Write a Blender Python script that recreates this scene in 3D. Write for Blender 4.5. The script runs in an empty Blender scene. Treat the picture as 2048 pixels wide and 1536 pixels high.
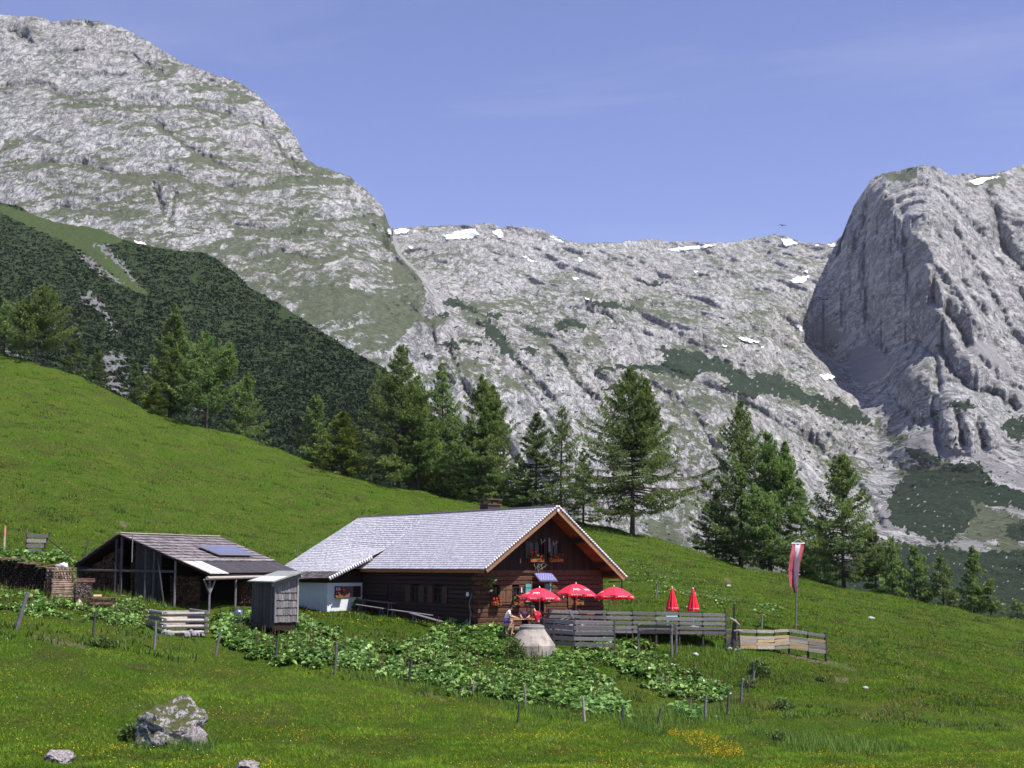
import bpy, math, random
import numpy as np
from mathutils import Matrix, Vector
random.seed(7)
SC = bpy.context.scene
COL = SC.collection

# ------------------------------------------------------------------ camera
F = 2844.0                                   # focal length in px of a 2048 px wide picture
PITCH = math.radians(7.26)
cd = bpy.data.cameras.new("Camera"); cam = bpy.data.objects.new("Camera", cd); COL.objects.link(cam)
cd.sensor_width = 36.0; cd.lens = 36.0 * F / 2048.0
cd.clip_start = 0.5; cd.clip_end = 20000
cam.location = (0, 0, 0); cam.rotation_euler = (math.pi / 2 + PITCH, 0, 0)
SC.camera = cam
SC.render.resolution_x = 1024; SC.render.resolution_y = 768

# ------------------------------------------------------------------ sky and sun
SUN_DIR = Vector((0.50, -0.30, 1.08)).normalized()      # towards the sun
w = bpy.data.worlds.new("World"); SC.world = w; w.use_nodes = True
wn = w.node_tree.nodes; wl = w.node_tree.links
bg = wn["Background"]
sk = wn.new("ShaderNodeTexSky"); sk.sky_type = 'NISHITA'; sk.sun_disc = False
sk.sun_elevation = math.asin(SUN_DIR.z); sk.sun_rotation = math.atan2(SUN_DIR.x, SUN_DIR.y)
sk.altitude = 1500; sk.air_density = 1.0; sk.dust_density = 0.6; sk.ozone_density = 2.0
tint = wn.new("ShaderNodeMix"); tint.data_type = 'RGBA'; tint.blend_type = 'MULTIPLY'
tint.inputs[0].default_value = 1.0; tint.inputs[7].default_value = (1.20, 1.00, 1.28, 1)
wl.new(sk.outputs[0], tint.inputs[6])
# faint high cirrus veils
ctc = wn.new("ShaderNodeTexCoord"); cmp_ = wn.new("ShaderNodeMapping"); cmp_.inputs['Scale'].default_value = (1.2, 1.2, 7.0); cmp_.inputs['Rotation'].default_value = (0.15, 0.35, 0)
cno = wn.new("ShaderNodeTexNoise"); cno.inputs['Scale'].default_value = 1.6; cno.inputs['Detail'].default_value = 7; cno.inputs['Roughness'].default_value = 0.6; cno.inputs['Distortion'].default_value = 0.8
crm = wn.new("ShaderNodeMapRange"); crm.inputs[1].default_value = 0.48; crm.inputs[2].default_value = 0.80; crm.inputs[4].default_value = 0.30; cmx = wn.new("ShaderNodeMix"); cmx.data_type = 'RGBA'
cmx.inputs[7].default_value = (4.6, 4.8, 6.2, 1)
wl.new(ctc.outputs['Generated'], cmp_.inputs[0]); wl.new(cmp_.outputs[0], cno.inputs['Vector']); wl.new(cno.outputs['Fac'], crm.inputs[0]); wl.new(crm.outputs[0], cmx.inputs[0]); wl.new(tint.outputs[2], cmx.inputs[6]); wl.new(cmx.outputs[2], bg.inputs[0])
bg.inputs[1].default_value = 0.092
sd = bpy.data.lights.new("Sun", 'SUN'); sd.energy = 5.0; sd.angle = math.radians(0.5); sd.color = (1.0, 0.95, 0.88)
sun = bpy.data.objects.new("Sun", sd); COL.objects.link(sun)
sun.rotation_euler = SUN_DIR.to_track_quat('Z', 'Y').to_euler(); sun.location = (60, -30, 90)
SC.view_settings.view_transform = 'Standard'; SC.view_settings.look = 'None'
SC.view_settings.exposure = 0.58; SC.view_settings.gamma = 1.0; SC.view_settings.use_curve_mapping = False

# ------------------------------------------------------------------ geometry of the view
CP, SP = math.cos(PITCH), math.sin(PITCH)
def ray(u, v):
    up = (768 - v) / F; y = CP - up * SP
    return ((u - 1024) / F) / y, (SP + up * CP) / y
def P(u, v, Y):
    a, k = ray(u, v)
    return np.array([a * Y, Y + 0 * a, k * Y])
def project(x, y, z):
    fw = y * CP + z * SP; up = -y * SP + z * CP
    return 1024 + F * x / fw, 768 - F * up / fw

# ------------------------------------------------------------------ noise
_r = np.random.default_rng(11)
_perm = np.concatenate([_r.permutation(256)] * 3)
_g = _r.normal(size=(256, 3)); _g /= np.linalg.norm(_g, axis=1)[:, None]
def gnoise(x, y, z):
    xi, yi, zi = np.floor(x).astype(int), np.floor(y).astype(int), np.floor(z).astype(int)
    xf, yf, zf = x - xi, y - yi, z - zi
    xi &= 255; yi &= 255; zi &= 255
    def fd(t): return t * t * t * (t * (t * 6 - 15) + 10)
    U, V, W = fd(xf), fd(yf), fd(zf)
    out = 0
    for dx in (0, 1):
        wx = U if dx else 1 - U
        for dy in (0, 1):
            wy = V if dy else 1 - V
            for dz in (0, 1):
                wz = W if dz else 1 - W
                h = _perm[_perm[_perm[xi + dx] + yi + dy] + zi + dz]
                g = _g[h]
                out = out + wx * wy * wz * (g[..., 0] * (xf - dx) + g[..., 1] * (yf - dy) + g[..., 2] * (zf - dz))
    return out * 1.6
def fbm(x, y, z, octv=5, gain=0.5, ridged=False):
    a = 1.0; s = 0; f = 1.0
    for i in range(octv):
        n = gnoise(x * f + 17.3 * i, y * f + 5.1 * i, z * f + 9.7 * i)
        if ridged: n = 1 - 2 * np.abs(n) * 1.3
        s = s + a * n; a *= gain; f *= 2.03
    return s
def inpoly(u, v, poly):
    c = np.zeros(np.shape(u), bool); n = len(poly); j = n - 1
    for i in range(n):
        x1, y1 = poly[i]; x2, y2 = poly[j]
        if y1 != y2:
            c ^= ((y1 > v) != (y2 > v)) & (u < (x2 - x1) * (v - y1) / (y2 - y1) + x1)
        j = i
    return c
def sstep(t): t = np.clip(t, 0, 1); return t * t * (3 - 2 * t)

# ------------------------------------------------------------------ materials
def nd(nt, t, **kw):
    n = nt.nodes.new(t)
    for k, v in kw.items(): setattr(n, k, v)
    return n
def newmat(name):
    m = bpy.data.materials.new(name); m.use_nodes = True
    return m, m.node_tree, m.node_tree.nodes['Principled BSDF']
def mixc(nt, fac, a, b, mode='MIX'):
    n = nd(nt, 'ShaderNodeMix', data_type='RGBA', blend_type=mode)
    for i, x in ((0, fac), (6, a), (7, b)):
        if hasattr(x, 'is_linked') or isinstance(x, bpy.types.NodeSocket): nt.links.new(x, n.inputs[i])
        elif i == 0: n.inputs[0].default_value = x
        else: n.inputs[i].default_value = (*x, 1) if len(x) == 3 else x
    return n.outputs[2]
def mth(nt, op, a, b=None, c=None):
    n = nd(nt, 'ShaderNodeMath', operation=op)
    for i, x in enumerate((a, b, c)):
        if x is None: continue
        if isinstance(x, bpy.types.NodeSocket): nt.links.new(x, n.inputs[i])
        else: n.inputs[i].default_value = x
    return n.outputs[0]
def noise(nt, vec, scale, detail=5, rough=0.6, dist=0.0):
    n = nd(nt, 'ShaderNodeTexNoise'); n.inputs['Scale'].default_value = scale
    n.inputs['Detail'].default_value = detail; n.inputs['Roughness'].default_value = rough
    n.inputs['Distortion'].default_value = dist
    nt.links.new(vec, n.inputs['Vector']); return n.outputs['Fac']
def coords(nt, stretch=(1, 1, 1), rot=(0, 0, 0)):
    t = nd(nt, 'ShaderNodeTexCoord'); mp = nd(nt, 'ShaderNodeMapping')
    mp.inputs['Scale'].default_value = stretch; mp.inputs['Rotation'].default_value = rot
    nt.links.new(t.outputs['Object'], mp.inputs['Vector']); return mp.outputs[0]
def ramp(nt, fac, lo, hi):
    n = nd(nt, 'ShaderNodeMapRange'); n.interpolation_type = 'SMOOTHSTEP'
    nt.links.new(fac, n.inputs[0]); n.inputs[1].default_value = lo; n.inputs[2].default_value = hi
    return n.outputs[0]
def bumpn(nt, bs, h, strength, dist):
    b = nd(nt, 'ShaderNodeBump'); b.inputs['Strength'].default_value = strength; b.inputs['Distance'].default_value = dist
    nt.links.new(h, b.inputs['Height']); nt.links.new(b.outputs[0], bs.inputs['Normal'])
_mc = {}
def mat(name, c1, c2=None, scale=6, rough=0.8, bump=0.0, stretch=(1, 1, 1), rnd=0.0, spec=0.3, attr=False, detail=5, metal=0.0):
    if name in _mc: return _mc[name]
    m, nt, bs = newmat(name)
    v = coords(nt, stretch)
    n = noise(nt, v, scale, detail)
    col = mixc(nt, ramp(nt, n, 0.3, 0.7), c1, c2 or tuple(x * 0.7 for x in c1))
    if rnd:
        oi = nd(nt, 'ShaderNodeObjectInfo')
        f = mth(nt, 'MULTIPLY_ADD', oi.outputs['Random'], 2 * rnd, 1 - rnd)
        hs = nd(nt, 'ShaderNodeHueSaturation'); nt.links.new(f, hs.inputs['Value']); nt.links.new(col, hs.inputs['Color'])
        col = hs.outputs[0]
    if attr:
        at = nd(nt, 'ShaderNodeAttribute', attribute_name='tint')
        f = mth(nt, 'MULTIPLY_ADD', at.outputs['Fac'], attr * 2, 1 - attr)
        hs = nd(nt, 'ShaderNodeHueSaturation'); nt.links.new(f, hs.inputs['Value']); nt.links.new(col, hs.inputs['Color'])
        col = hs.outputs[0]
    nt.links.new(col, bs.inputs['Base Color'])
    bs.inputs['Roughness'].default_value = rough; bs.inputs['Specular IOR Level'].default_value = spec
    bs.inputs['Metallic'].default_value = metal
    if bump: bumpn(nt, bs, n, 1.0, bump)
    _mc[name] = m; return m
def leafmat(name, dark, light, trans=0.25, rough=0.6, spec=0.25):
    if name in _mc: return _mc[name]
    m, nt, bs = newmat(name)
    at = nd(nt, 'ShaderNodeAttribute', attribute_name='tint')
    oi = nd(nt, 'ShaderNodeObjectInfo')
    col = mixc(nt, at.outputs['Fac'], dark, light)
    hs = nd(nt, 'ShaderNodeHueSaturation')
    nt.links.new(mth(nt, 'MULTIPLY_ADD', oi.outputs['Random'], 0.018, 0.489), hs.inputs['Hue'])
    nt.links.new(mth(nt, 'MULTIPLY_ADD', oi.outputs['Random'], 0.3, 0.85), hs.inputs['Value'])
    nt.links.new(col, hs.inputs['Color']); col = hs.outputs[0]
    nt.links.new(col, bs.inputs['Base Color']); bs.inputs['Roughness'].default_value = rough
    bs.inputs['Specular IOR Level'].default_value = spec
    if trans:
        tr = nd(nt, 'ShaderNodeBsdfTranslucent'); nt.links.new(col, tr.inputs[0])
        mx = nd(nt, 'ShaderNodeMixShader'); mx.inputs[0].default_value = trans
        nt.links.new(bs.outputs[0], mx.inputs[1]); nt.links.new(tr.outputs[0], mx.inputs[2])
        nt.links.new(mx.outputs[0], nt.nodes['Material Output'].inputs[0])
    _mc[name] = m; return m

# ------------------------------------------------------------------ mesh helpers
def mesh_np(name, V, Fc, material=None, smooth=False, tint=None, cols=None):
    V = np.asarray(V, dtype=np.float32); Fc = np.asarray(Fc, dtype=np.int32)
    me = bpy.data.meshes.new(name)
    n = Fc.shape[1]
    me.vertices.add(len(V)); me.vertices.foreach_set('co', V.ravel())
    me.loops.add(Fc.size); me.loops.foreach_set('vertex_index', Fc.ravel())
    me.polygons.add(len(Fc)); me.polygons.foreach_set('loop_start', np.arange(0, Fc.size, n, dtype=np.int32))
    me.update(calc_edges=True)
    if smooth: me.polygons.foreach_set('use_smooth', np.ones(len(Fc), bool))
    if tint is not None:
        a = me.attributes.new('tint', 'FLOAT', 'POINT'); a.data.foreach_set('value', np.asarray(tint, dtype=np.float32))
    for k, c in (cols or {}).items():
        a = me.attributes.new(k, 'FLOAT', 'POINT'); a.data.foreach_set('value', np.asarray(c, dtype=np.float32).ravel())
    if material: me.materials.append(material)
    return me
def grid_faces(nr, nc):
    i = np.arange(nr * nc).reshape(nr, nc)
    return np.stack([i[:-1, :-1], i[:-1, 1:], i[1:, 1:], i[1:, :-1]], -1).reshape(-1, 4)
def link(name, me, parent=None, loc=None):
    o = bpy.data.objects.new(name, me); COL.objects.link(o)
    if parent: o.parent = parent
    if loc is not None: o.location = loc
    return o
class MB:
    """collects simple solids in world coordinates (through an optional frame M)"""
    def __init__(s, M=None): s.v = []; s.f = []; s.M = M; s.mi = []; s.cur = 0
    def add(s, vs, fs, M=None):
        b = len(s.v); M = M or s.M
        for p in vs:
            p = Vector(p)
            s.v.append(M @ p if M else p)
        for f in fs: s.f.append([b + i for i in f]); s.mi.append(s.cur)
    def box(s, a, b, bev=0.0):
        (x0, y0, z0), (x1, y1, z1) = a, b
        vs = [(x0, y0, z0), (x1, y0, z0), (x1, y1, z0), (x0, y1, z0), (x0, y0, z1), (x1, y0, z1), (x1, y1, z1), (x0, y1, z1)]
        s.add(vs, [(0, 3, 2, 1), (4, 5, 6, 7), (0, 1, 5, 4), (1, 2, 6, 5), (2, 3, 7, 6), (3, 0, 4, 7)]); return s
    def beam(s, p0, p1, wd, ht, up=(0, 0, 1), bev=0.2, wob=0.0):
        """beam with chamfered section between two points"""
        p0, p1 = Vector(p0), Vector(p1); d = (p1 - p0).normalized(); up = Vector(up)
        if abs(d.dot(up)) > 0.98: up = Vector((0, 1, 0))
        x = d.cross(up).normalized(); y = x.cross(d)
        c = min(wd, ht) * bev; a, b = wd / 2, ht / 2
        prof = [(-a + c, -b), (a - c, -b), (a, -b + c), (a, b - c), (a - c, b), (-a + c, b), (-a, b - c), (-a, -b + c)]
        vs = []
        for k, p in enumerate((p0, p1)):
            sc = 1 + random.uniform(-wob, wob)
            vs += [p + x * i * sc + y * j * sc for i, j in prof]
        fs = [(i, (i + 1) % 8, 8 + (i + 1) % 8, 8 + i) for i in range(8)] + [tuple(range(7, -1, -1)), tuple(range(8, 16))]
        s.add(vs, fs); return s
    def tube(s, pts, rs, n=8, cap=True):
        pts = [Vector(p) for p in pts]
        if not hasattr(rs, '__len__'): rs = [rs] * len(pts)
        b = []; prev = None
        for i, p in enumerate(pts):
            d = (pts[min(i + 1, len(pts) - 1)] - pts[max(i - 1, 0)]).normalized()
            x = prev if prev is not None else (Vector((0, 0, 1)) if abs(d.z) < 0.9 else Vector((1, 0, 0)))
            x = (x - d * x.dot(d)).normalized(); prev = x; y = d.cross(x)
            b += [p + (x * math.cos(2 * math.pi * k / n) + y * math.sin(2 * math.pi * k / n)) * rs[i] for k in range(n)]
        fs = []
        for i in range(len(pts) - 1):
            for k in range(n):
                fs.append((i * n + k, i * n + (k + 1) % n, (i + 1) * n + (k + 1) % n, (i + 1) * n + k))
        if cap: fs += [tuple(range(n - 1, -1, -1)), tuple(range((len(pts) - 1) * n, len(pts) * n))]
        s.add(b, fs); return s
    def lathe(s, c, prof, n=16, M=None):
        """prof: list of (radius, height) revolved about the vertical through c"""
        vs = []
        for r, h in prof:
            vs += [(c[0] + r * math.cos(2 * math.pi * k / n), c[1] + r * math.sin(2 * math.pi * k / n), c[2] + h) for k in range(n)]
        fs = []
        for i in range(len(prof) - 1):
            for k in range(n): fs.append((i * n + k, i * n + (k + 1) % n, (i + 1) * n + (k + 1) % n, (i + 1) * n + k))
        fs += [tuple(range(n - 1, -1, -1)), tuple(range((len(prof) - 1) * n, len(prof) * n))]
        s.add(vs, fs); return s
    def blob(s, c, r, seed=0, sub=2, rough=0.25, sq=(1, 1, 1)):
        import bmesh
        bm = bmesh.new(); bmesh.ops.create_icosphere(bm, subdivisions=sub, radius=1)
        co = np.array([v.co[:] for v in bm.verts])
        n = fbm(co[:, 0] * 1.3 + seed * 3.1, co[:, 1] * 1.3 + seed, co[:, 2] * 1.3 - seed, 3)
        co = co * (1 + rough * n)[:, None] * r * np.array(sq) + np.array(c)
        fs = [[v.index for v in f.verts] for f in bm.faces]; bm.free()
        s.add([tuple(p) for p in co], fs); return s
    def build(s, name, materials, parent=None, origin=None, smooth=False, tint=None):
        me = bpy.data.meshes.new(name)
        o0 = Vector(origin) if origin is not None else Vector((0, 0, 0))
        me.from_pydata([tuple(p - o0) for p in s.v], [], s.f)
        ms = materials if isinstance(materials, (list, tuple)) else [materials]
        for m in ms: me.materials.append(m)
        if len(ms) > 1: me.polygons.foreach_set('material_index', s.mi)
        if smooth: me.polygons.foreach_set('use_smooth', [True] * len(s.f))
        if tint is not None:
            a = me.attributes.new('tint', 'FLOAT', 'POINT'); a.data.foreach_set('value', tint)
        me.update()
        o = link(name, me, parent)
        if parent is None and origin is not None: o.location = o0
        return o
class Thing:
    def __init__(s, name, label, cat, loc, group=None):
        s.loc = Vector(loc); s.o = bpy.data.objects.new(name, None); COL.objects.link(s.o); s.o.location = s.loc
        s.o.empty_display_size = 0.3
        tag(s.o, label, cat, group)
    def part(s, name, mb, m, parent=None, **kw):
        return mb.build(name, m, parent or s.o, s.loc, **kw)
def tag(o, label, cat, group=None, kind=None):
    if label: o['label'] = label
    if cat: o['category'] = cat
    if group: o['group'] = group
    if kind: o['kind'] = kind
    return o
def facet(co, seed, n=16):
    R = np.random.default_rng(int(seed * 10))
    for i in range(n):
        d = R.normal(size=3); d /= np.linalg.norm(d); h = R.uniform(.62, .92); s = co @ d; m = s > h; co[m] -= np.outer(s[m] - h, d) * .92
    return co
def rocklike(name, loc, r, seed, m, label, cat='boulder', sq=(1, 1, 1), rough=0.3, sub=4, group=None, moss=None):
    import bmesh
    bm = bmesh.new(); bmesh.ops.create_icosphere(bm, subdivisions=sub, radius=1)
    co = np.array([v.co[:] for v in bm.verts]); fs = np.array([[v.index for v in f.verts] for f in bm.faces]); bm.free()
    n = fbm(co[:, 0] * 1.1 + seed * 3.1, co[:, 1] * 1.1 + seed, co[:, 2] * 1.1 - seed, 6, 0.55, ridged=True) * 0.6
    q = fbm(co[:, 0] * 0.9 - seed, co[:, 1] * 0.9 + seed * 2, co[:, 2] * 0.9, 2)
    co = facet(co * (1 + 0.30 * q)[:, None], seed)
    co = co * (1 + rough * .55 * (n - 0.3))[:, None] * r * np.array(sq)
    me = mesh_np(name, co, fs, m)
    o = link(name, me); o.location = loc
    return tag(o, label, cat, group)
# ================================================================== MOUNTAINS
def rbf(ctrl):
    C = np.array(ctrl, float); X = C[:, :2] / 1000; y = C[:, 2]
    d = np.linalg.norm(X[:, None] - X[None], axis=2)
    K = d + np.eye(len(C)) * 1e-3
    A = np.block([[K, np.c_[np.ones(len(C)), X]], [np.c_[np.ones(len(C)), X].T, np.zeros((3, 3))]])
    s = np.linalg.solve(A, np.r_[y, 0, 0, 0])
    def f(u, v):
        q = np.stack([u, v], -1) / 1000; o = s[-3] + q[..., 0] * s[-2] + q[..., 1] * s[-1]
        for i in range(len(C)): o = o + s[i] * np.hypot(q[..., 0] - X[i, 0], q[..., 1] - X[i, 1])
        return o
    return f
fB = rbf([(-350, 60, 1950), (0, 40, 1900), (0, 250, 1620), (0, 420, 1430), (-300, 420, 1400), (180, 60, 1920), (300, 120, 1850), (300, 300, 1600), (300, 500, 1330),
          (500, 200, 1850), (560, 240, 1880), (480, 330, 1650), (550, 400, 1600), (550, 600, 1250), (620, 330, 1800), (640, 420, 1600), (700, 360, 1800), (770, 430, 1800),
          (720, 470, 1600), (700, 560, 1320), (790, 520, 1650), (700, 700, 1130), (860, 620, 1330), (300, 800, 950), (-300, 800, 950), (600, 900, 850)])
fC = rbf([(760, 455, 2700), (900, 450, 2650), (830, 520, 2250), (930, 560, 2050), (900, 500, 2350), (880, 640, 1500), (1000, 700, 1450), (1000, 900, 1120), (1000, 1100, 920),
          (1100, 540, 2350), (1300, 480, 2850), (1180, 600, 1950), (1300, 620, 2150), (1420, 560, 2400), (1300, 700, 1780), (1300, 800, 1480), (1300, 1000, 1130), (1500, 480, 2950), (1500, 700, 1880), (1500, 600, 2300),
          (1500, 900, 1330), (1450, 1150, 950), (1650, 490, 2800), (1560, 600, 2350), (1620, 700, 2050), (1700, 780, 1750), (1750, 900, 1430), (1750, 1080, 1060),
          (1850, 1000, 1080), (2048, 1000, 1020), (2300, 700, 1500), (2048, 1220, 700), (1700, 1240, 780)])
fD = rbf([(1845, 326, 2120), (1740, 352, 2330), (1700, 430, 2380), (1650, 550, 2420), (1604, 650, 2330), (1790, 345, 2230), (1800, 440, 1930), (1775, 400, 2030), (1730, 560, 2120), (1830, 520, 1800), (1872, 590, 1660),
          (1800, 640, 1830), (1700, 700, 2190), (1640, 700, 2370), (1760, 700, 1990), (1835, 500, 1800), (1820, 690, 1790), (1850, 430, 1830), (1905, 650, 1540), (1960, 720, 1430), (1840, 760, 1530), (1900, 400, 1960), (1930, 350, 2220), (1960, 560, 1740), (1980, 420, 2030), (2048, 330, 2500),
          (2000, 500, 1950), (2048, 560, 1780), (2048, 700, 1560), (2048, 440, 1990), (1990, 640, 1640), (2300, 330, 2500), (2300, 700, 1500), (1900, 820, 1310), (2048, 820, 1330), (1760, 790, 1750)])
SKY_PTS = [(-400, 70), (-200, 50), (-60, 36), (0, 30), (75, 32), (110, 42), (180, 38), (245, 55), (300, 84), (350, 117), (400, 140), (435, 150), (480, 165), (520, 195), (560, 232), (590, 272), (612, 314),
           (635, 333), (700, 355), (735, 385), (765, 412), (776, 445), (782, 456), (850, 452), (905, 450), (945, 449), (970, 445), (990, 448), (1005, 457), (1020, 452), (1050, 455), (1090, 462), (1130, 480), (1160, 486),
           (1230, 484), (1300, 480), (1370, 482), (1440, 486), (1500, 478), (1550, 470), (1570, 470), (1600, 484), (1640, 488), (1672, 483), (1688, 468), (1694, 445), (1706, 415), (1720, 395), (1732, 375), (1742, 356), (1765, 346),
           (1800, 338), (1845, 327), (1875, 334), (1900, 349), (1935, 345), (1975, 350), (2010, 342), (2048, 329), (2150, 290), (2400, 250)]
def vsky(u):
    s = np.array(SKY_PTS, float); b = np.interp(u, s[:, 0], s[:, 1])
    return b + 3.2 * fbm(u / 40, u * 0 + 3.3, u * 0, 6, 0.66)
BU = [(300, 786), (440, 786), (470, 786), (510, 800), (560, 850), (600, 880), (640, 880), (720, 840), (900, 800), (1300, 800)]
DU = [(300, 1738), (350, 1738), (430, 1697), (470, 1688), (500, 1676), (560, 1648), (600, 1625), (620, 1612), (650, 1603), (690, 1612), (730, 1660), (800, 1700), (1300, 1750)]
def mnt_depth(u, v):
    bu = np.array(BU, float); du = np.array(DU, float)
    ub = np.interp(v, bu[:, 0], bu[:, 1]) + 5 * gnoise(v / 30, v * 0, v * 0)
    ud = np.interp(v, du[:, 0], du[:, 1]) + 7 * fbm(v / 26, v * 0 + 7, v * 0, 5, .62)
    wb = np.interp(v, [470, 560, 640, 760], [4, 14, 110, 200]); wd = np.interp(v, [600, 690, 800, 900], [5, 14, 150, 300])
    tb = sstep((u - ub) / wb + 0.5); td = sstep((u - ud) / wd + 0.5)
    B = fB(u, v); C = fC(u, v); D = fD(u, v)
    wD = td * sstep((1150 - v) / 250.0)
    Y = B * (1 - tb) + C * tb
    Y = Y * (1 - wD) + D * wD
    return np.maximum(Y, 450), 1 - tb, wD
def mnt_surface(u, v):
    Y, mB, mD = mnt_depth(u, v)
    X, Z = (u - 1024) / F * Y, (1130 - v) / F * Y
    mC = np.clip(1 - mB - mD, 0, 1)
    # left mountain: sweeping ledges
    wx = 25 * gnoise(X / 90, Z / 90, Y / 300); wz = 25 * gnoise(X / 90 + 9, Z / 90, Y / 300)
    q1 = fbm((X + 0.35 * Z + wx) / 110, (Z - 0.35 * X + wz) / 70, Y / 300, 7, 0.55, ridged=True)
    q1b = fbm((X + wx) / 30, (Z + wz) / 26, Y / 120, 6, 0.62)
    # middle: domes and slanting joints falling to the right
    sx = (X + 0.75 * Z) ; sz = (Z * 0.75 - X * 0.5)
    q2 = np.abs(fbm(sx / 150, Z / 190, Y / 700, 4, 0.5)) * 1.4
    q2b = fbm(sx / 36, sz / 150, Y / 900, 7, 0.62, ridged=True)
    q2c = fbm(X / 30, Z / 30, Y / 200, 6, 0.62)
    # right peak: flutes
    wl_ = np.clip((1890 - u) / 60, 0, 1); X0, Z0 = X, Z
    X = X + 14 * gnoise(X0 / 50, Z0 / 50, Y / 300); Z = Z + 14 * gnoise(X0 / 50 + 5, Z0 / 50, Y / 300)
    q3 = fbm((1.3 * X + Z) / 95, (X - 1.3 * Z) / 210, Y / 900, 7, 0.56, ridged=True) * (1 - wl_) + wl_ * fbm(Y / 90 + X / 90, Z / 230, X / 300, 7, .58, ridged=True)
    lh = Z / 75 - .25 * X / 75 + 1.6 * fbm(X / 230, Z / 230, Y / 900, 4, .5); lf = lh - np.floor(lh); led = 1 - np.abs(2 * lf ** 1.6 - 1) ** 2
    q3b = fbm(X / 26, Z / 34, Y / 50, 6, 0.62)
    sc = np.clip(Y / 1500, 0.5, 1.6)
    rel = mB * (8 * q1 + 5.5 * q1b + 9 * led) + mC * (46 * q2 - 4.0 * q2b + 6 * q2c + 7 * led) + mD * (-11 * q3 + 9 * q3b)
    wall = mD * np.clip((1880 - u) / 40, 0, 1) * np.clip((v - 380) / 40, 0, 1)
    rel = rel * (1 + 0.15 * wall)
    smooth = np.clip(1 - 0.9 * np.maximum(softreg(u, v, SCREE), 0.7 * softreg(u, v, MEADOWS)), 0.1, 1)
    return Y - rel * sc * smooth + lines(u, v)[0]
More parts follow.
